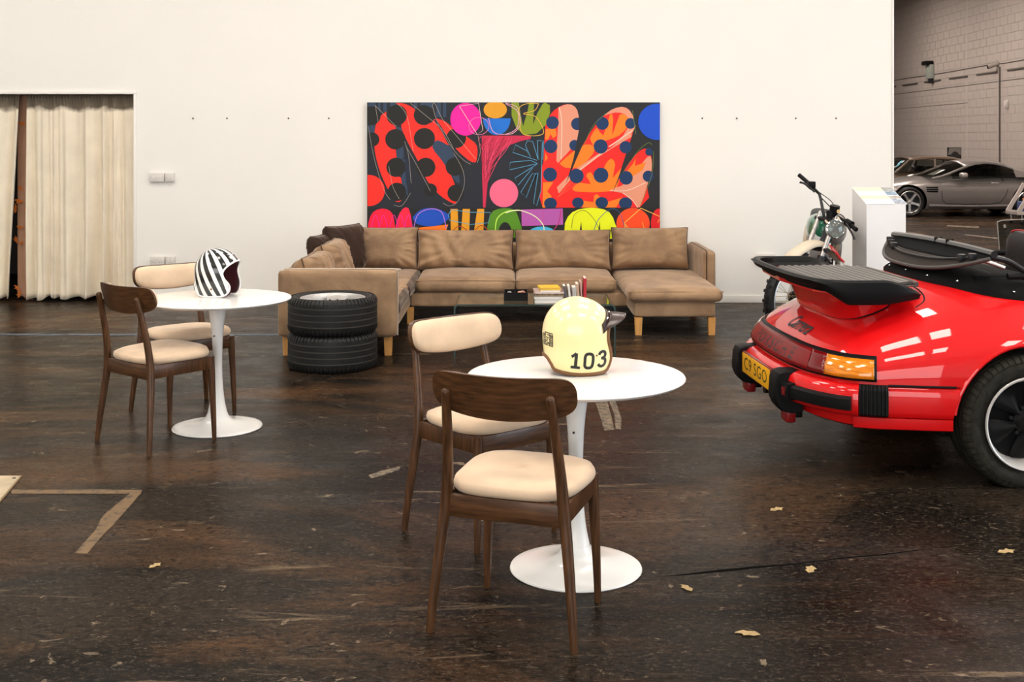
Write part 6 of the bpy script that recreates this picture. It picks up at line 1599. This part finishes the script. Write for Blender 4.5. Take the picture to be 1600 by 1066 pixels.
wb(MB().tube([FB @ Vector(p) for p in spline([(-0.12, 0.02, -0.28), (-0.04, 0.08, -0.34), (-0.10, 0.14, -0.50), (-0.5, 0.16, -0.45), (-0.9, 0.17, -0.25), (-1.2, 0.17, -0.2)], 5)], 0.024, 10), 'exhaust_pipe', m_dark)
wb(MB().box(-0.10, -0.03, -0.10, 0.03, -0.30, -0.08, 0.012, 0, FB), 'oil_cooler', m_alumatt)
RWz = (0.31 - HP.z) / zb_.z
rw = FB @ Vector((-1.30, 0, RWz + 0.0)); rw.z = 0.33
spoked(frame(rw, hb, yb_, zb_), 0.32, 0.055, 'rear')
k_ = FB @ Vector((-0.55, -0.12, -0.62)); wb(MB().tube([k_, Vector((k_.x + 0.30, k_.y - 0.04, 0.012))], 0.012, 8), 'side_stand', m_dark)
wb(MB().box(-0.03, 0.03, -0.025, 0.025, 0, 0.012, 0, 0, Matrix.Translation((k_.x + 0.30, k_.y - 0.04, 0))), 'stand_foot', m_dark)

# ------------------------------------------------------------------ white plinth with its sloped printed sheet
px0, px1, py0, py1, pz0, pz1 = 2.995, 3.326, 10.0, 10.42, 1.08, 1.205
t = thing('display_plinth', 'white lectern plinth with sloped printed sheet at the free end of the white wall', 'plinth', ((px0 + px1) / 2, (py0 + py1) / 2, 0))
w, d = (px1 - px0) / 2, (py1 - py0) / 2
m_pl = mat('plinth_paint', (0.84, 0.84, 0.85, 1), 0.5)
mb = MB(); v = [(-w, -d, 0), (w, -d, 0), (w, d, 0), (-w, d, 0), (-w, -d, pz0), (w, -d, pz0), (w, d, pz1), (-w, d, pz1)]
mb.add(v, [(3, 2, 1, 0), (4, 5, 6, 7), (0, 1, 5, 4), (1, 2, 6, 5), (2, 3, 7, 6), (3, 0, 4, 7)]); mb.build('plinth_body', m_pl, t, 0)
def onslope(a, b, e): return (-w + 2 * w * a, -d + 2 * d * b - e * 0.285, pz0 + (pz1 - pz0) * b + e)
def sheet(name, a0, a1, b0, b1, e, m, th=0.0012, par=t):
    P = [(a0, b0), (a1, b0), (a1, b1), (a0, b1)]; v = [onslope(a, b, e) for a, b in P] + [onslope(a, b, e + th) for a, b in P]
    return MB().add(v, [(3, 2, 1, 0), (4, 5, 6, 7)] + [(i, (i + 1) % 4, 4 + (i + 1) % 4, 4 + i) for i in range(4)]).build(name, m, par, 0)
sh = sheet('printed_sheet', -0.012, 1.03, 0.0, 1.0, 0.002, mat('sheet_white', (0.86, 0.86, 0.84, 1), 0.5), 0.004)
m_py = mat('pale_yellow_print', (0.70, 0.70, 0.50, 1), 0.5)
sheet('yellow_band', 0.0, 0.99, 0.76, 0.985, 0.0062, m_py); sheet('yellow_band', 0.0, 0.72, 0.29, 0.50, 0.0062, m_py)
for k, (b0, b1, c) in enumerate([(0.03, 0.28, (0.22, 0.29, 0.38, 1)), (0.31, 0.47, (0.30, 0.29, 0.27, 1)), (0.52, 0.74, (0.16, 0.28, 0.42, 1)), (0.78, 0.97, (0.26, 0.27, 0.29, 1))]):
    sheet('photo_print', 0.74, 1.015, b0, b1, 0.0075, mat('photo_%d' % k, c, 0.4, var=0.97, vscale=34, vstretch=(1, 2, 2)))

# ------------------------------------------------------------------ cars in the hall beyond the partition
m_silver = mat('silver_car_paint', (0.25, 0.23, 0.222, 1), 0.28, 0.55, coat=0.7)
m_brownp = mat('brown_car_paint', (0.10, 0.066, 0.044, 1), 0.28, coat=0.8)
def wheel5(root, l, y, z, r, sg, rr, m):
    M = Matrix.Translation((l, y, z)) @ Matrix.Rotation(-R(90) * sg, 4, 'X')
    T = tyre_mesh(r, rr - 0.005, 0.22, 44, 3); mb = MB(); mb.add(T.v, T.f, 0, M); mb.mi = T.mi[:]; mb.v = [(x, q, max(0.001, zz_)) for x, q, zz_ in mb.v]; mb.build('tyre', [m_tyre, m_rubber], root, 35)
    mb = MB(); mb.lathe([(rr, 0.100), (rr - 0.012, 0.108), (rr - 0.028, 0.09), (rr - 0.04, 0.02), (rr - 0.04, -0.08), (rr, -0.1)], 40, 0, M); mb.f = mb.f[:-2]; mb.mi = mb.mi[:len(mb.f)]; mb.build('rim', m, root, 50, recalc=False)
    MB().lathe([(0, 0.0), (rr - 0.04, 0.0), (rr - 0.04, -0.02), (0, -0.02)], 30, 0, M).build('brake_disc', m_dark, root)
    for k in range(5):
        a = 2 * math.pi * k / 5 + 0.3
        mb = MB(); n = 5
        P = [(0.03, 0.040), (0.08, 0.030), (0.14, 0.027), (rr - 0.03, 0.038)]
        v = []
        for x, h in P: v += [(x, -h, 0.075 + 0.02 * x / rr), (x, -h * 0.6, 0.092 + 0.012 * x / rr), (x, h * 0.6, 0.092 + 0.012 * x / rr), (x, h, 0.075 + 0.02 * x / rr), (x, h, 0.04), (x, -h, 0.04)]
        f = [(6 * i + j, 6 * i + (j + 1) % 6, 6 * i + 6 + (j + 1) % 6, 6 * i + 6 + j) for i in range(3) for j in range(6)] + [tuple(range(6)), tuple(reversed(range(18, 24)))]
        mb.add(v, f, 0, M @ Matrix.Rotation(a, 4, 'Z')); mb.build('wheel_spoke', m, root, 30)
    MB().lathe([(0, 0.098), (0.03, 0.096), (0.045, 0.085), (0.05, 0.05)], 20, 0, M).build('wheel_cap', m, root)
def bodycar(root, Bd, wb_, hub, ar, m, lower, loc, rz):
    mb = MB(); Bd.mesh(mb, 130, 22, lower); mb.v = [(x, y if abs(y) > 1e-5 else 0.0, z) for x, y, z in mb.v]
    root.matrix_world = Matrix.Translation(loc) @ Matrix.Rotation(rz, 4, 'Z')
    b = mb.build('body_shell', [m, m_black], root, 40, weld=0.0008); cs = []
    for l in (0, wb_):
        for a, c in ((-1.2, -0.5), (0.5, 1.2)):
            n = 48; q = MB(); v = [(l + ar * math.cos(2 * math.pi * i / n), y, hub + ar * math.sin(2 * math.pi * i / n)) for y in (a, c) for i in range(n)]
            q.add(v, [tuple(range(n)), tuple(reversed(range(n, 2 * n)))] + [((i + 1) % n, i, n + i, n + (i + 1) % n) for i in range(n)], 1)
            o = q.build('cutter', [m, m_black], None, 0); o.matrix_world = Matrix.Translation(loc) @ Matrix.Rotation(rz, 4, 'Z'); cs.append(o)
    bpy.context.view_layer.update(); return cut(b, cs)
sv = thing('silver_coupe', 'silver two-door coupe parked side-on in the hall beyond the partition', 'car', (11.13, 26.4, 0), R(180))
pS = [(-1.10, 0.0), (-1.07, 0.35), (-0.98, 0.62), (-0.80, 0.80), (-0.5, 0.875), (0.0, 0.915), (0.5, 0.905), (1.2, 0.895), (1.9, 0.90), (2.5, 0.912), (2.9, 0.85), (3.15, 0.70), (3.32, 0.45), (3.40, 0.2), (3.41, 0.0)]
zS = [(-1.1, 0.80), (-0.9, 0.90), (-0.3, 0.925), (0.4, 0.90), (1.2, 0.865), (1.9, 0.86), (2.3, 0.84), (2.8, 0.76), (3.2, 0.66), (3.4, 0.55)]
BS = Body(pS, zS, 0.54, 2.6, (-0.45, 2.75))
bodycar(sv, BS, 2.56, 0.325, 0.365, m_silver, [(0.05, 0.16), (0.02, 0.22), (0.0, 0.30), (0.0, 0.44)], (11.13, 26.4, 0), R(180))
for l in (0, 2.56):
    for sg in (-1, 1): wheel5(sv, l, sg * 0.80, 0.315, 0.325, sg, 0.245, m_alu)
def ztopB(Bd, l, w):
    tt = Bd.t_at_l(l); pw = Bd.plan(tt)[1]; return Bd.top(tt, max(0.0, 1 - abs(w) / pw))[2]
def greenhouse(root, Bd, side, roof_l, wroof, ztop_c, ws_base, rw_base, m, msk, quarter=None):
    """side: window line (l, z) from the front foot over the roof edge to the rear foot"""
    n = len(side)
    zr0 = lambda l: smooth_tab(ztop_c, l)
    def wat(l, z):                              # tumblehome
        tt = Bd.t_at_l(l); return Bd.plan(tt)[1] - 0.10 - 0.42 * max(0, z - 0.80)
    S_ = spline(side, 6); S_ = sorted(S_, key=lambda q: -q[0])
    edge = {}
    mb = MB(); N_ = len(S_)
    def roof(u, v):
        l, z = S_[int(round(u * (N_ - 1)))]; q = 2 * v - 1; w = wat(l, z); c = zr0(l)
        return (l + 0.0, -w * math.copysign(abs(q) ** 0.8, q), z + (max(c, z) - z) * (1 - abs(q) ** 2.4))
    return S_, wat, roof
sideS = [(1.56, 0.83), (1.30, 1.02), (1.08, 1.125), (0.80, 1.150), (0.50, 1.095), (0.22, 0.985), (-0.05, 0.90)]
S_, wat, roofS = greenhouse(sv, BS, sideS, None, None, [(2.2, 0.84), (1.75, 0.98), (1.30, 1.165), (0.9, 1.215), (0.5, 1.19), (0.1, 1.07), (-0.35, 0.93)], None, None, m_silver, None)
def topline(l): return smooth_tab([(2.15, 0.845), (1.75, 1.00), (1.32, 1.165), (0.9, 1.212), (0.5, 1.185), (0.1, 1.065), (-0.40, 0.925)], l)
def edgeline(l): return smooth_tab([(2.15, 0.80), (1.80, 0.87), (1.56, 0.965), (1.30, 1.06), (1.08, 1.125), (0.80, 1.150), (0.50, 1.105), (0.20, 1.01), (-0.10, 0.92), (-0.40, 0.86)], l)
def wid(l, z): return min(BS.plan(BS.t_at_l(l))[1] - 0.06, 0.80) - 0.48 * max(0, z - 0.84)
def sect(l, v):
    q = 2 * v - 1; ze = edgeline(l); w = wid(l, ze); zt_ = topline(l)
    return (l, w * q, ze + (zt_ - ze) * (1 - abs(q) ** 2.6))
mb = MB(); mb.grid(lambda u, v: sect(1.32 - 0.92 * u, v), 16, 18); o = mb.build('roof', m_silver, sv, 60, recalc=False); o.modifiers.new('thickness', 'SOLIDIFY').thickness = 0.02
mb = MB(); mb.grid(lambda u, v: sect(2.12 - 0.80 * u - 0.0, 0.05 + 0.9 * v), 12, 14); mb.build('windscreen', m_carglass, sv, 60, recalc=False)
mb = MB(); mb.grid(lambda u, v: sect(0.40 - 0.70 * u, 0.12 + 0.76 * v), 10, 14); mb.build('rear_window', m_glassdark, sv, 60, recalc=False)
for sg in (1, -1):
    MB().tube([(l, sg * (wid(l, edgeline(l)) - 0.0), edgeline(l)) for l in [2.05 - 0.2 * k for k in range(5)]], 0.028, 8).build('windscreen_pillar', m_silver, sv)
    mb = MB(); mb.grid(lambda u, v: (lambda l: (l, sg * (wid(l, edgeline(l)) + (wid(l, 0.80) + 0.045 - wid(l, edgeline(l))) * v), edgeline(l) + (0.835 - edgeline(l)) * v))(1.62 - 1.34 * u), 16, 6)
    mb.build('side_window', m_glassdark if sg < 0 else m_carglass, sv, 60, recalc=False)
    mb = MB(); mb.grid(lambda u, v: (lambda l: (l, sg * (wid(l, edgeline(l)) + (wid(l, 0.80) + 0.055 - wid(l, edgeline(l))) * v), edgeline(l) + (0.84 - edgeline(l)) * v))(0.42 - 0.75 * u * 1.0), 12, 6)
    o = mb.build('rear_quarter', m_silver, sv, 60, recalc=False) if False else None
    def cp(u, v):
        l0 = 0.86 - 0.60 * u; zq = edgeline(l0) - 0.012 - 0.06 * u * 0
        l1 = l0 - 0.10 - 0.10 * u
        p = sect(0.40 - 0.75 * u, 0.94 if sg > 0 else 0.06); ze = p[2]; lw = p[0]
        return (lw, p[1] + sg * (wid(lw, 0.80) + 0.05 - abs(p[1])) * v, ze + (0.86 - ze) * v) if v < 0.5 or True else None
    mb = MB(); mb.grid(lambda u, v: (lambda l: (l, sg * (wid(l, edgeline(l)) + (wid(l, 0.80) + 0.06 - wid(l, edgeline(l))) * v + 0.004), edgeline(l) + (0.85 - edgeline(l)) * v))(0.26 - 0.60 * u), 10, 6); mb.build('rear_quarter', m_silver, sv, 60, recalc=False)
    mb = MB(); mb.grid(lambda u, v: sect(0.40 - 0.70 * u, (0.88 + 0.12 * v) if sg > 0 else 0.12 * v), 10, 4); mb.build('rear_pillar', m_silver, sv, 60, recalc=False)
    MB().tube([(l, sg * (wid(l, edgeline(l)) + 0.004), edgeline(l) - 0.004) for l in [1.62 - 0.136 * k for k in range(11)]], 0.014, 6).build('window_frame', m_silver, sv)
    MB().tube(spline([(1.62, sg * 0.835, 0.836), (1.2, sg * 0.845, 0.838), (0.6, sg * 0.85, 0.846), (0.26, sg * 0.852, 0.856)], 4), 0.012, 6).build('waist_trim', m_black, sv)
    # mirror, door handle, shut lines, vent
    MB().tube([(1.46, sg * 0.86, 0.855), (1.45, sg * 0.95, 0.875)], 0.02, 6).build('mirror_arm', m_silver, sv)
    mb = MB(); soft_box(mb, 1.36, 1.52, sg * 1.0 - 0.10, sg * 1.0 + 0.08, 0.835, 0.955, 0.05, 6); mb.build('door_mirror', mat('mirror_silver_%d' % sg, (0.5, 0.48, 0.46, 1), 0.25, 0.5, coat=0.5), sv, 60)
    sk = lambda l, z: (l, sg * (BS.plan(BS.t_at_l(l))[1] + (0.002 if z <= 0.54 else 0.0) - (0 if z <= 0.54 else [q for q in [BS.plan(BS.t_at_l(l))[1] - BS.top(BS.t_at_l(l), k / 200)[1] for k in range(60) if BS.top(BS.t_at_l(l), k / 200)[2] >= z][:1] + [0.1]][0] - 0.002)), z)
    P = [sk(1.83, 0.80), sk(1.86, 0.70), sk(1.87, 0.54), sk(1.86, 0.36), sk(1.78, 0.285), sk(1.4, 0.27), sk(0.85, 0.27), sk(0.62, 0.31), sk(0.50, 0.45), sk(0.45, 0.60), sk(0.50, 0.76), sk(0.55, 0.83)]
    MB().tube(P, 0.006, 6).build('door_shut_line', m_black, sv)
    p = sk(0.70, 0.725); MB().box(-0.09, 0.09, -0.02, 0.02, -0.02, 0.02, 0.012, 0, Matrix.Translation((p[0], p[1], p[2]))).build('door_handle', MATS['mirror_silver_%d' % sg], sv)
    p = sk(2.08, 0.60)
    o = MB().box(-0.13, 0.13, -0.012, 0.012, -0.062, 0.062, 0.012, 0, Matrix.Translation((2.08, p[1], 0.585))).build('side_vent', m_black, sv)
    for k in range(2): MB().box(-0.12, 0.13, -0.016, 0.016, -0.006, 0.006, 0.004, 0, Matrix.Translation((2.08, p[1], 0.567 + 0.038 * k))).build('vent_fin', m_silver, o)
    MB().tube([sk(2.0, 0.655), sk(1.2, 0.665), sk(0.7, 0.672)], 0.006, 6).build('side_crease', m_silver, sv)
    MB().tube([(0.40, sg * 0.90, 0.235), (1.2, sg * 0.895, 0.225), (2.15, sg * 0.905, 0.235)], 0.035, 8).build('sill', m_silver, sv)
for sg in (-1, 1):
    s_ = MB(); soft_box(s_, 0.42, 0.60, sg * 0.36 - 0.22, sg * 0.36 + 0.22, 0.45, 1.02, 0.06, 6); s_.build('seat_back', m_leather, sv, 60)
    s_ = MB(); soft_box(s_, 0.40, 0.50, sg * 0.36 - 0.13, sg * 0.36 + 0.13, 0.97, 1.12, 0.04, 6); s_.build('headrest', mat('headrest_grey_%d' % sg, (0.22, 0.20, 0.18, 1), 0.6), sv, 60)
MB().tube([(1.28 + 0.0 * k, 0.36 + 0.17 * math.cos(2 * math.pi * k / 24), 0.90 + 0.17 * math.sin(2 * math.pi * k / 24)) for k in range(24)], 0.014, 6, True).build('steering_wheel', m_leather, sv)
M = Matrix.Translation((1.74, 0.30, 0.895)) @ Matrix.Rotation(R(24), 4, 'Y')
tag(MB().box(-0.14, 0.14, -0.19, 0.19, 0, 0.004, 0, 0, Matrix.Translation((11.13 - 1.80, 26.4 - 0.36, 0.945)) @ Matrix.Rotation(R(-24), 4, 'Y')).build('price_card', m_paper, None, 0), 'white paper card lying behind the windscreen of the silver coupe', 'card')

bc = thing('brown_saloon', 'dark brown older saloon mostly hidden behind the silver coupe', 'car', (11.0, 28.75, 0), R(180))
pB = [(-0.95, 0.0), (-0.92, 0.4), (-0.85, 0.65), (-0.6, 0.78), (0.0, 0.82), (0.8, 0.83), (1.7, 0.83), (2.5, 0.82), (2.9, 0.76), (3.1, 0.6), (3.2, 0.3), (3.22, 0.0)]
zB = [(-0.95, 0.74), (-0.7, 0.84), (0.3, 0.90), (1.9, 0.90), (2.4, 0.86), (3.0, 0.80), (3.2, 0.70)]
BB = Body(pB, zB, 0.55, 2.8, (-0.4, 2.7))
bodycar(bc, BB, 2.45, 0.32, 0.35, m_brownp, [(0.05, 0.20), (0.0, 0.30), (0.0, 0.44)], (11.0, 28.75, 0), R(180))
for l in (0, 2.45):
    for sg in (-1, 1): wheel5(bc, l, sg * 0.70, 0.31, 0.315, sg, 0.20, m_alumatt)
def rl(l): return smooth_tab([(1.95, 0.90), (1.72, 1.12), (1.55, 1.215), (1.0, 1.262), (0.55, 1.245), (0.20, 1.18), (-0.05, 1.08), (-0.45, 0.90)], l)
def sB(l, v, k=1.0):
    q = 2 * v - 1; z = rl(l); ze = z - 0.05; w = 0.70 - 0.30 * max(0, ze - 0.9) 
    return (l, w * q, ze + (z - ze) * (1 - abs(q) ** 2.4))
mb = MB(); mb.grid(lambda u, v: sB(1.55 - 1.35 * u, v), 14, 14); o = mb.build('roof', m_brownp, bc, 60, recalc=False); o.modifiers.new('thickness', 'SOLIDIFY').thickness = 0.03
ws = MB(); ws.grid(lambda u, v: sB(1.93 - 0.38 * u, 0.04 + 0.92 * v), 8, 12); ws = ws.build('windscreen', m_carglass, bc, 60, recalc=False)
mb = MB(); mb.grid(lambda u, v: sB(0.20 - 0.62 * u, 0.08 + 0.84 * v), 8, 12); mb.build('rear_window', m_glassdark, bc, 60, recalc=False)
for sg in (1, -1):
    for P, r_ in (([(1.93, 0.70, 0.88), (1.56, 0.63, 1.18)], 0.026), ([(0.98, 0.72, 0.88), (0.96, 0.63, 1.21)], 0.030), ([(0.20, 0.72, 0.88), (0.30, 0.63, 1.17)], 0.03), ([(-0.42, 0.70, 0.88), (0.20, 0.61, 1.15)], 0.05)):
        MB().tube([(a_, sg * b_, c_) for a_, b_, c_ in P], r_, 8).build('roof_pillar', m_brownp, bc)
    MB().tube([(1.55, sg * 0.635, 1.178), (0.96, sg * 0.63, 1.222), (0.30, sg * 0.635, 1.18)], 0.022, 8).build('drip_rail', m_brownp, bc)
    for nm, P in (('side_window', [(1.86, 0.705, 0.885), (1.01, 0.72, 0.885), (0.99, 0.635, 1.19), (1.57, 0.635, 1.16)]), ('side_window', [(0.95, 0.72, 0.885), (0.23, 0.72, 0.885), (0.32, 0.635, 1.15), (0.94, 0.635, 1.19)])):
        MB().add([(a_, sg * b_, c_) for a_, b_, c_ in P], [(0, 1, 2, 3)]).build(nm, m_carglass, bc, 0, recalc=False)
    MB().tube([(1.60, sg * 0.82, 0.93), (1.58, sg * 0.90, 0.99)], 0.012, 6).build('mirror_arm', m_chrome, bc)
    mb = MB(); soft_box(mb, 1.53, 1.62, sg * 0.92 - 0.07, sg * 0.92 + 0.07, 0.96, 1.06, 0.04, 5); mb.build('door_mirror', m_dark, bc, 60)
    MB().tube([(1.62, sg * 0.71, 0.90), (1.44, sg * 0.655, 1.17)], 0.010, 6).build('quarter_light_bar', m_chrome, bc)
    for l in (0.6, 1.35):
        s_ = MB(); soft_box(s_, l - 0.45, l - 0.32, sg * 0.33 - 0.2, sg * 0.33 + 0.2, 0.5, 1.03, 0.05, 5); s_.build('seat_back', m_leather, bc, 60)
for y, z, c, r_ in ((0.42, 1.12, (0.10, 0.38, 0.50, 1), 0.075), (0.50, 1.05, (0.12, 0.32, 0.38, 1), 0.07), (0.36, 1.00, (0.45, 0.38, 0.34, 1), 0.05), (0.30, 0.97, (0.5, 0.06, 0.08, 1), 0.05), (0.54, 1.14, (0.4, 0.45, 0.45, 1), 0.05)):
    lo = [(1.93 - 0.38 * k / 40) for k in range(41)]; l = min(lo, key=lambda q: abs(rl(q) - 0.02 - z))
    M = Matrix.Translation((l + 0.02, y, z)) @ Matrix.Rotation(R(40), 4, 'Y')
    MB().lathe([(0, 0.004), (r_, 0.004), (r_, 0.0)], 16, 0, M).build('windscreen_sticker', mat('sticker_%d' % int(z * 1000), c, 0.5), ws, 0)

# framed car picture on a stand by the hall wall
p = at(1491, 241, 31.2)
t = thing('picture_board', 'dark car picture on a stand behind the brown saloon', 'picture', (p.x, p.y, 0))
MB().box(-0.185, 0.185, -0.012, 0.012, p.z - 0.20, p.z + 0.18, 0.004).build('board', m_black, t)
def on_b(P): return [(x, -0.0128, p.z + z) for x, z in P]
MB().add(on_b([(-0.17, -0.02), (0.172, -0.02), (0.172, 0.165), (-0.14, 0.165)]), [(0, 1, 2, 3)]).build('picture_sky', mat('picture_grey', (0.18, 0.165, 0.15, 1), 0.5), t, 0, recalc=False)
Pc = spline([(-0.16, -0.13), (-0.16, -0.02), (-0.08, 0.0), (-0.03, 0.06), (0.06, 0.065), (0.12, 0.0), (0.165, -0.03), (0.165, -0.13)], 4)
MB().add([(x, -0.0136, p.z + z) for x, z in Pc], [tuple(range(len(Pc)))]).build('picture_car', mat('picture_dark', (0.02, 0.018, 0.018, 1), 0.5), t, 0, recalc=False)
MB().tube([(0, 0.03, 0.0), (0, 0.03, p.z)], 0.018, 8).build('stand_pole', m_dark, t)
MB().lathe([(0, 0), (0.17, 0), (0.165, 0.015), (0.03, 0.025), (0, 0.025)], 24).build('stand_base', m_dark, t)

# white frame trolley at the frame edge
p = at(1612, 331, 23.2)
t = thing('frame_trolley', 'white angled frame on casters cut off by the frame edge, before the silver coupe', 'trolley', (p.x, p.y, 0))
m_tw = mat('white_frame_paint', (0.50, 0.45, 0.42, 1), 0.5)
zb2 = p.z
for y in (-0.25, 0.25):
    mb = MB()
    mb.box(-0.40, 0.40, y - 0.02, y + 0.02, zb2 - 0.05, zb2 + 0.02, 0.005)
    mb.build('bottom_bar', m_tw, t)
    for s_ in (-1, 1):
        mb = MB(); mb.add([(s_ * 0.40, y - 0.02, zb2 + 0.02), (s_ * 0.31, y - 0.02, zb2 + 0.02), (s_ * 0.0, y - 0.02, zb2 + 0.56), (s_ * 0.07, y - 0.02, zb2 + 0.56)] + [(s_ * 0.40, y + 0.02, zb2 + 0.02), (s_ * 0.31, y + 0.02, zb2 + 0.02), (s_ * 0.0, y + 0.02, zb2 + 0.56), (s_ * 0.07, y + 0.02, zb2 + 0.56)],
            [(0, 1, 2, 3), (7, 6, 5, 4), (0, 4, 5, 1), (1, 5, 6, 2), (2, 6, 7, 3), (3, 7, 4, 0)]); mb.build('sloped_bar', m_tw, t, 0)
        MB().tube([(s_ * 0.30, y, zb2 - 0.05), (s_ * 0.30, y, 0.03)], 0.012, 8).build('caster_stem', m_steel, t)
        MB().lathe([(0, -0.012), (0.03, -0.012), (0.032, 0), (0.03, 0.012), (0, 0.012)], 16, 0, Matrix.Translation((s_ * 0.30, y, 0.032)) @ Matrix.Rotation(R(90), 4, 'X')).build('caster', m_black, t)
for x in (-0.38, 0.38, 0.0): MB().box(x - 0.02, x + 0.02, -0.23, 0.23, (zb2 - 0.045) if x else (zb2 + 0.53), (zb2 + 0.01) if x else (zb2 + 0.56)).build('cross_bar', m_tw, t, 0)
MB().box(-0.22, 0.22, -0.18, 0.18, zb2 - 0.03, zb2 + 0.20, 0.02).build('blue_tray', mat('blue_crate', (0.05, 0.09, 0.24, 1), 0.5), t)
MB().box(-0.14, 0.02, -0.15, 0.12, zb2 + 0.20, zb2 + 0.27, 0.02).build('orange_cloth', mat('orange_cloth', (0.5, 0.17, 0.06, 1), 0.8), t)
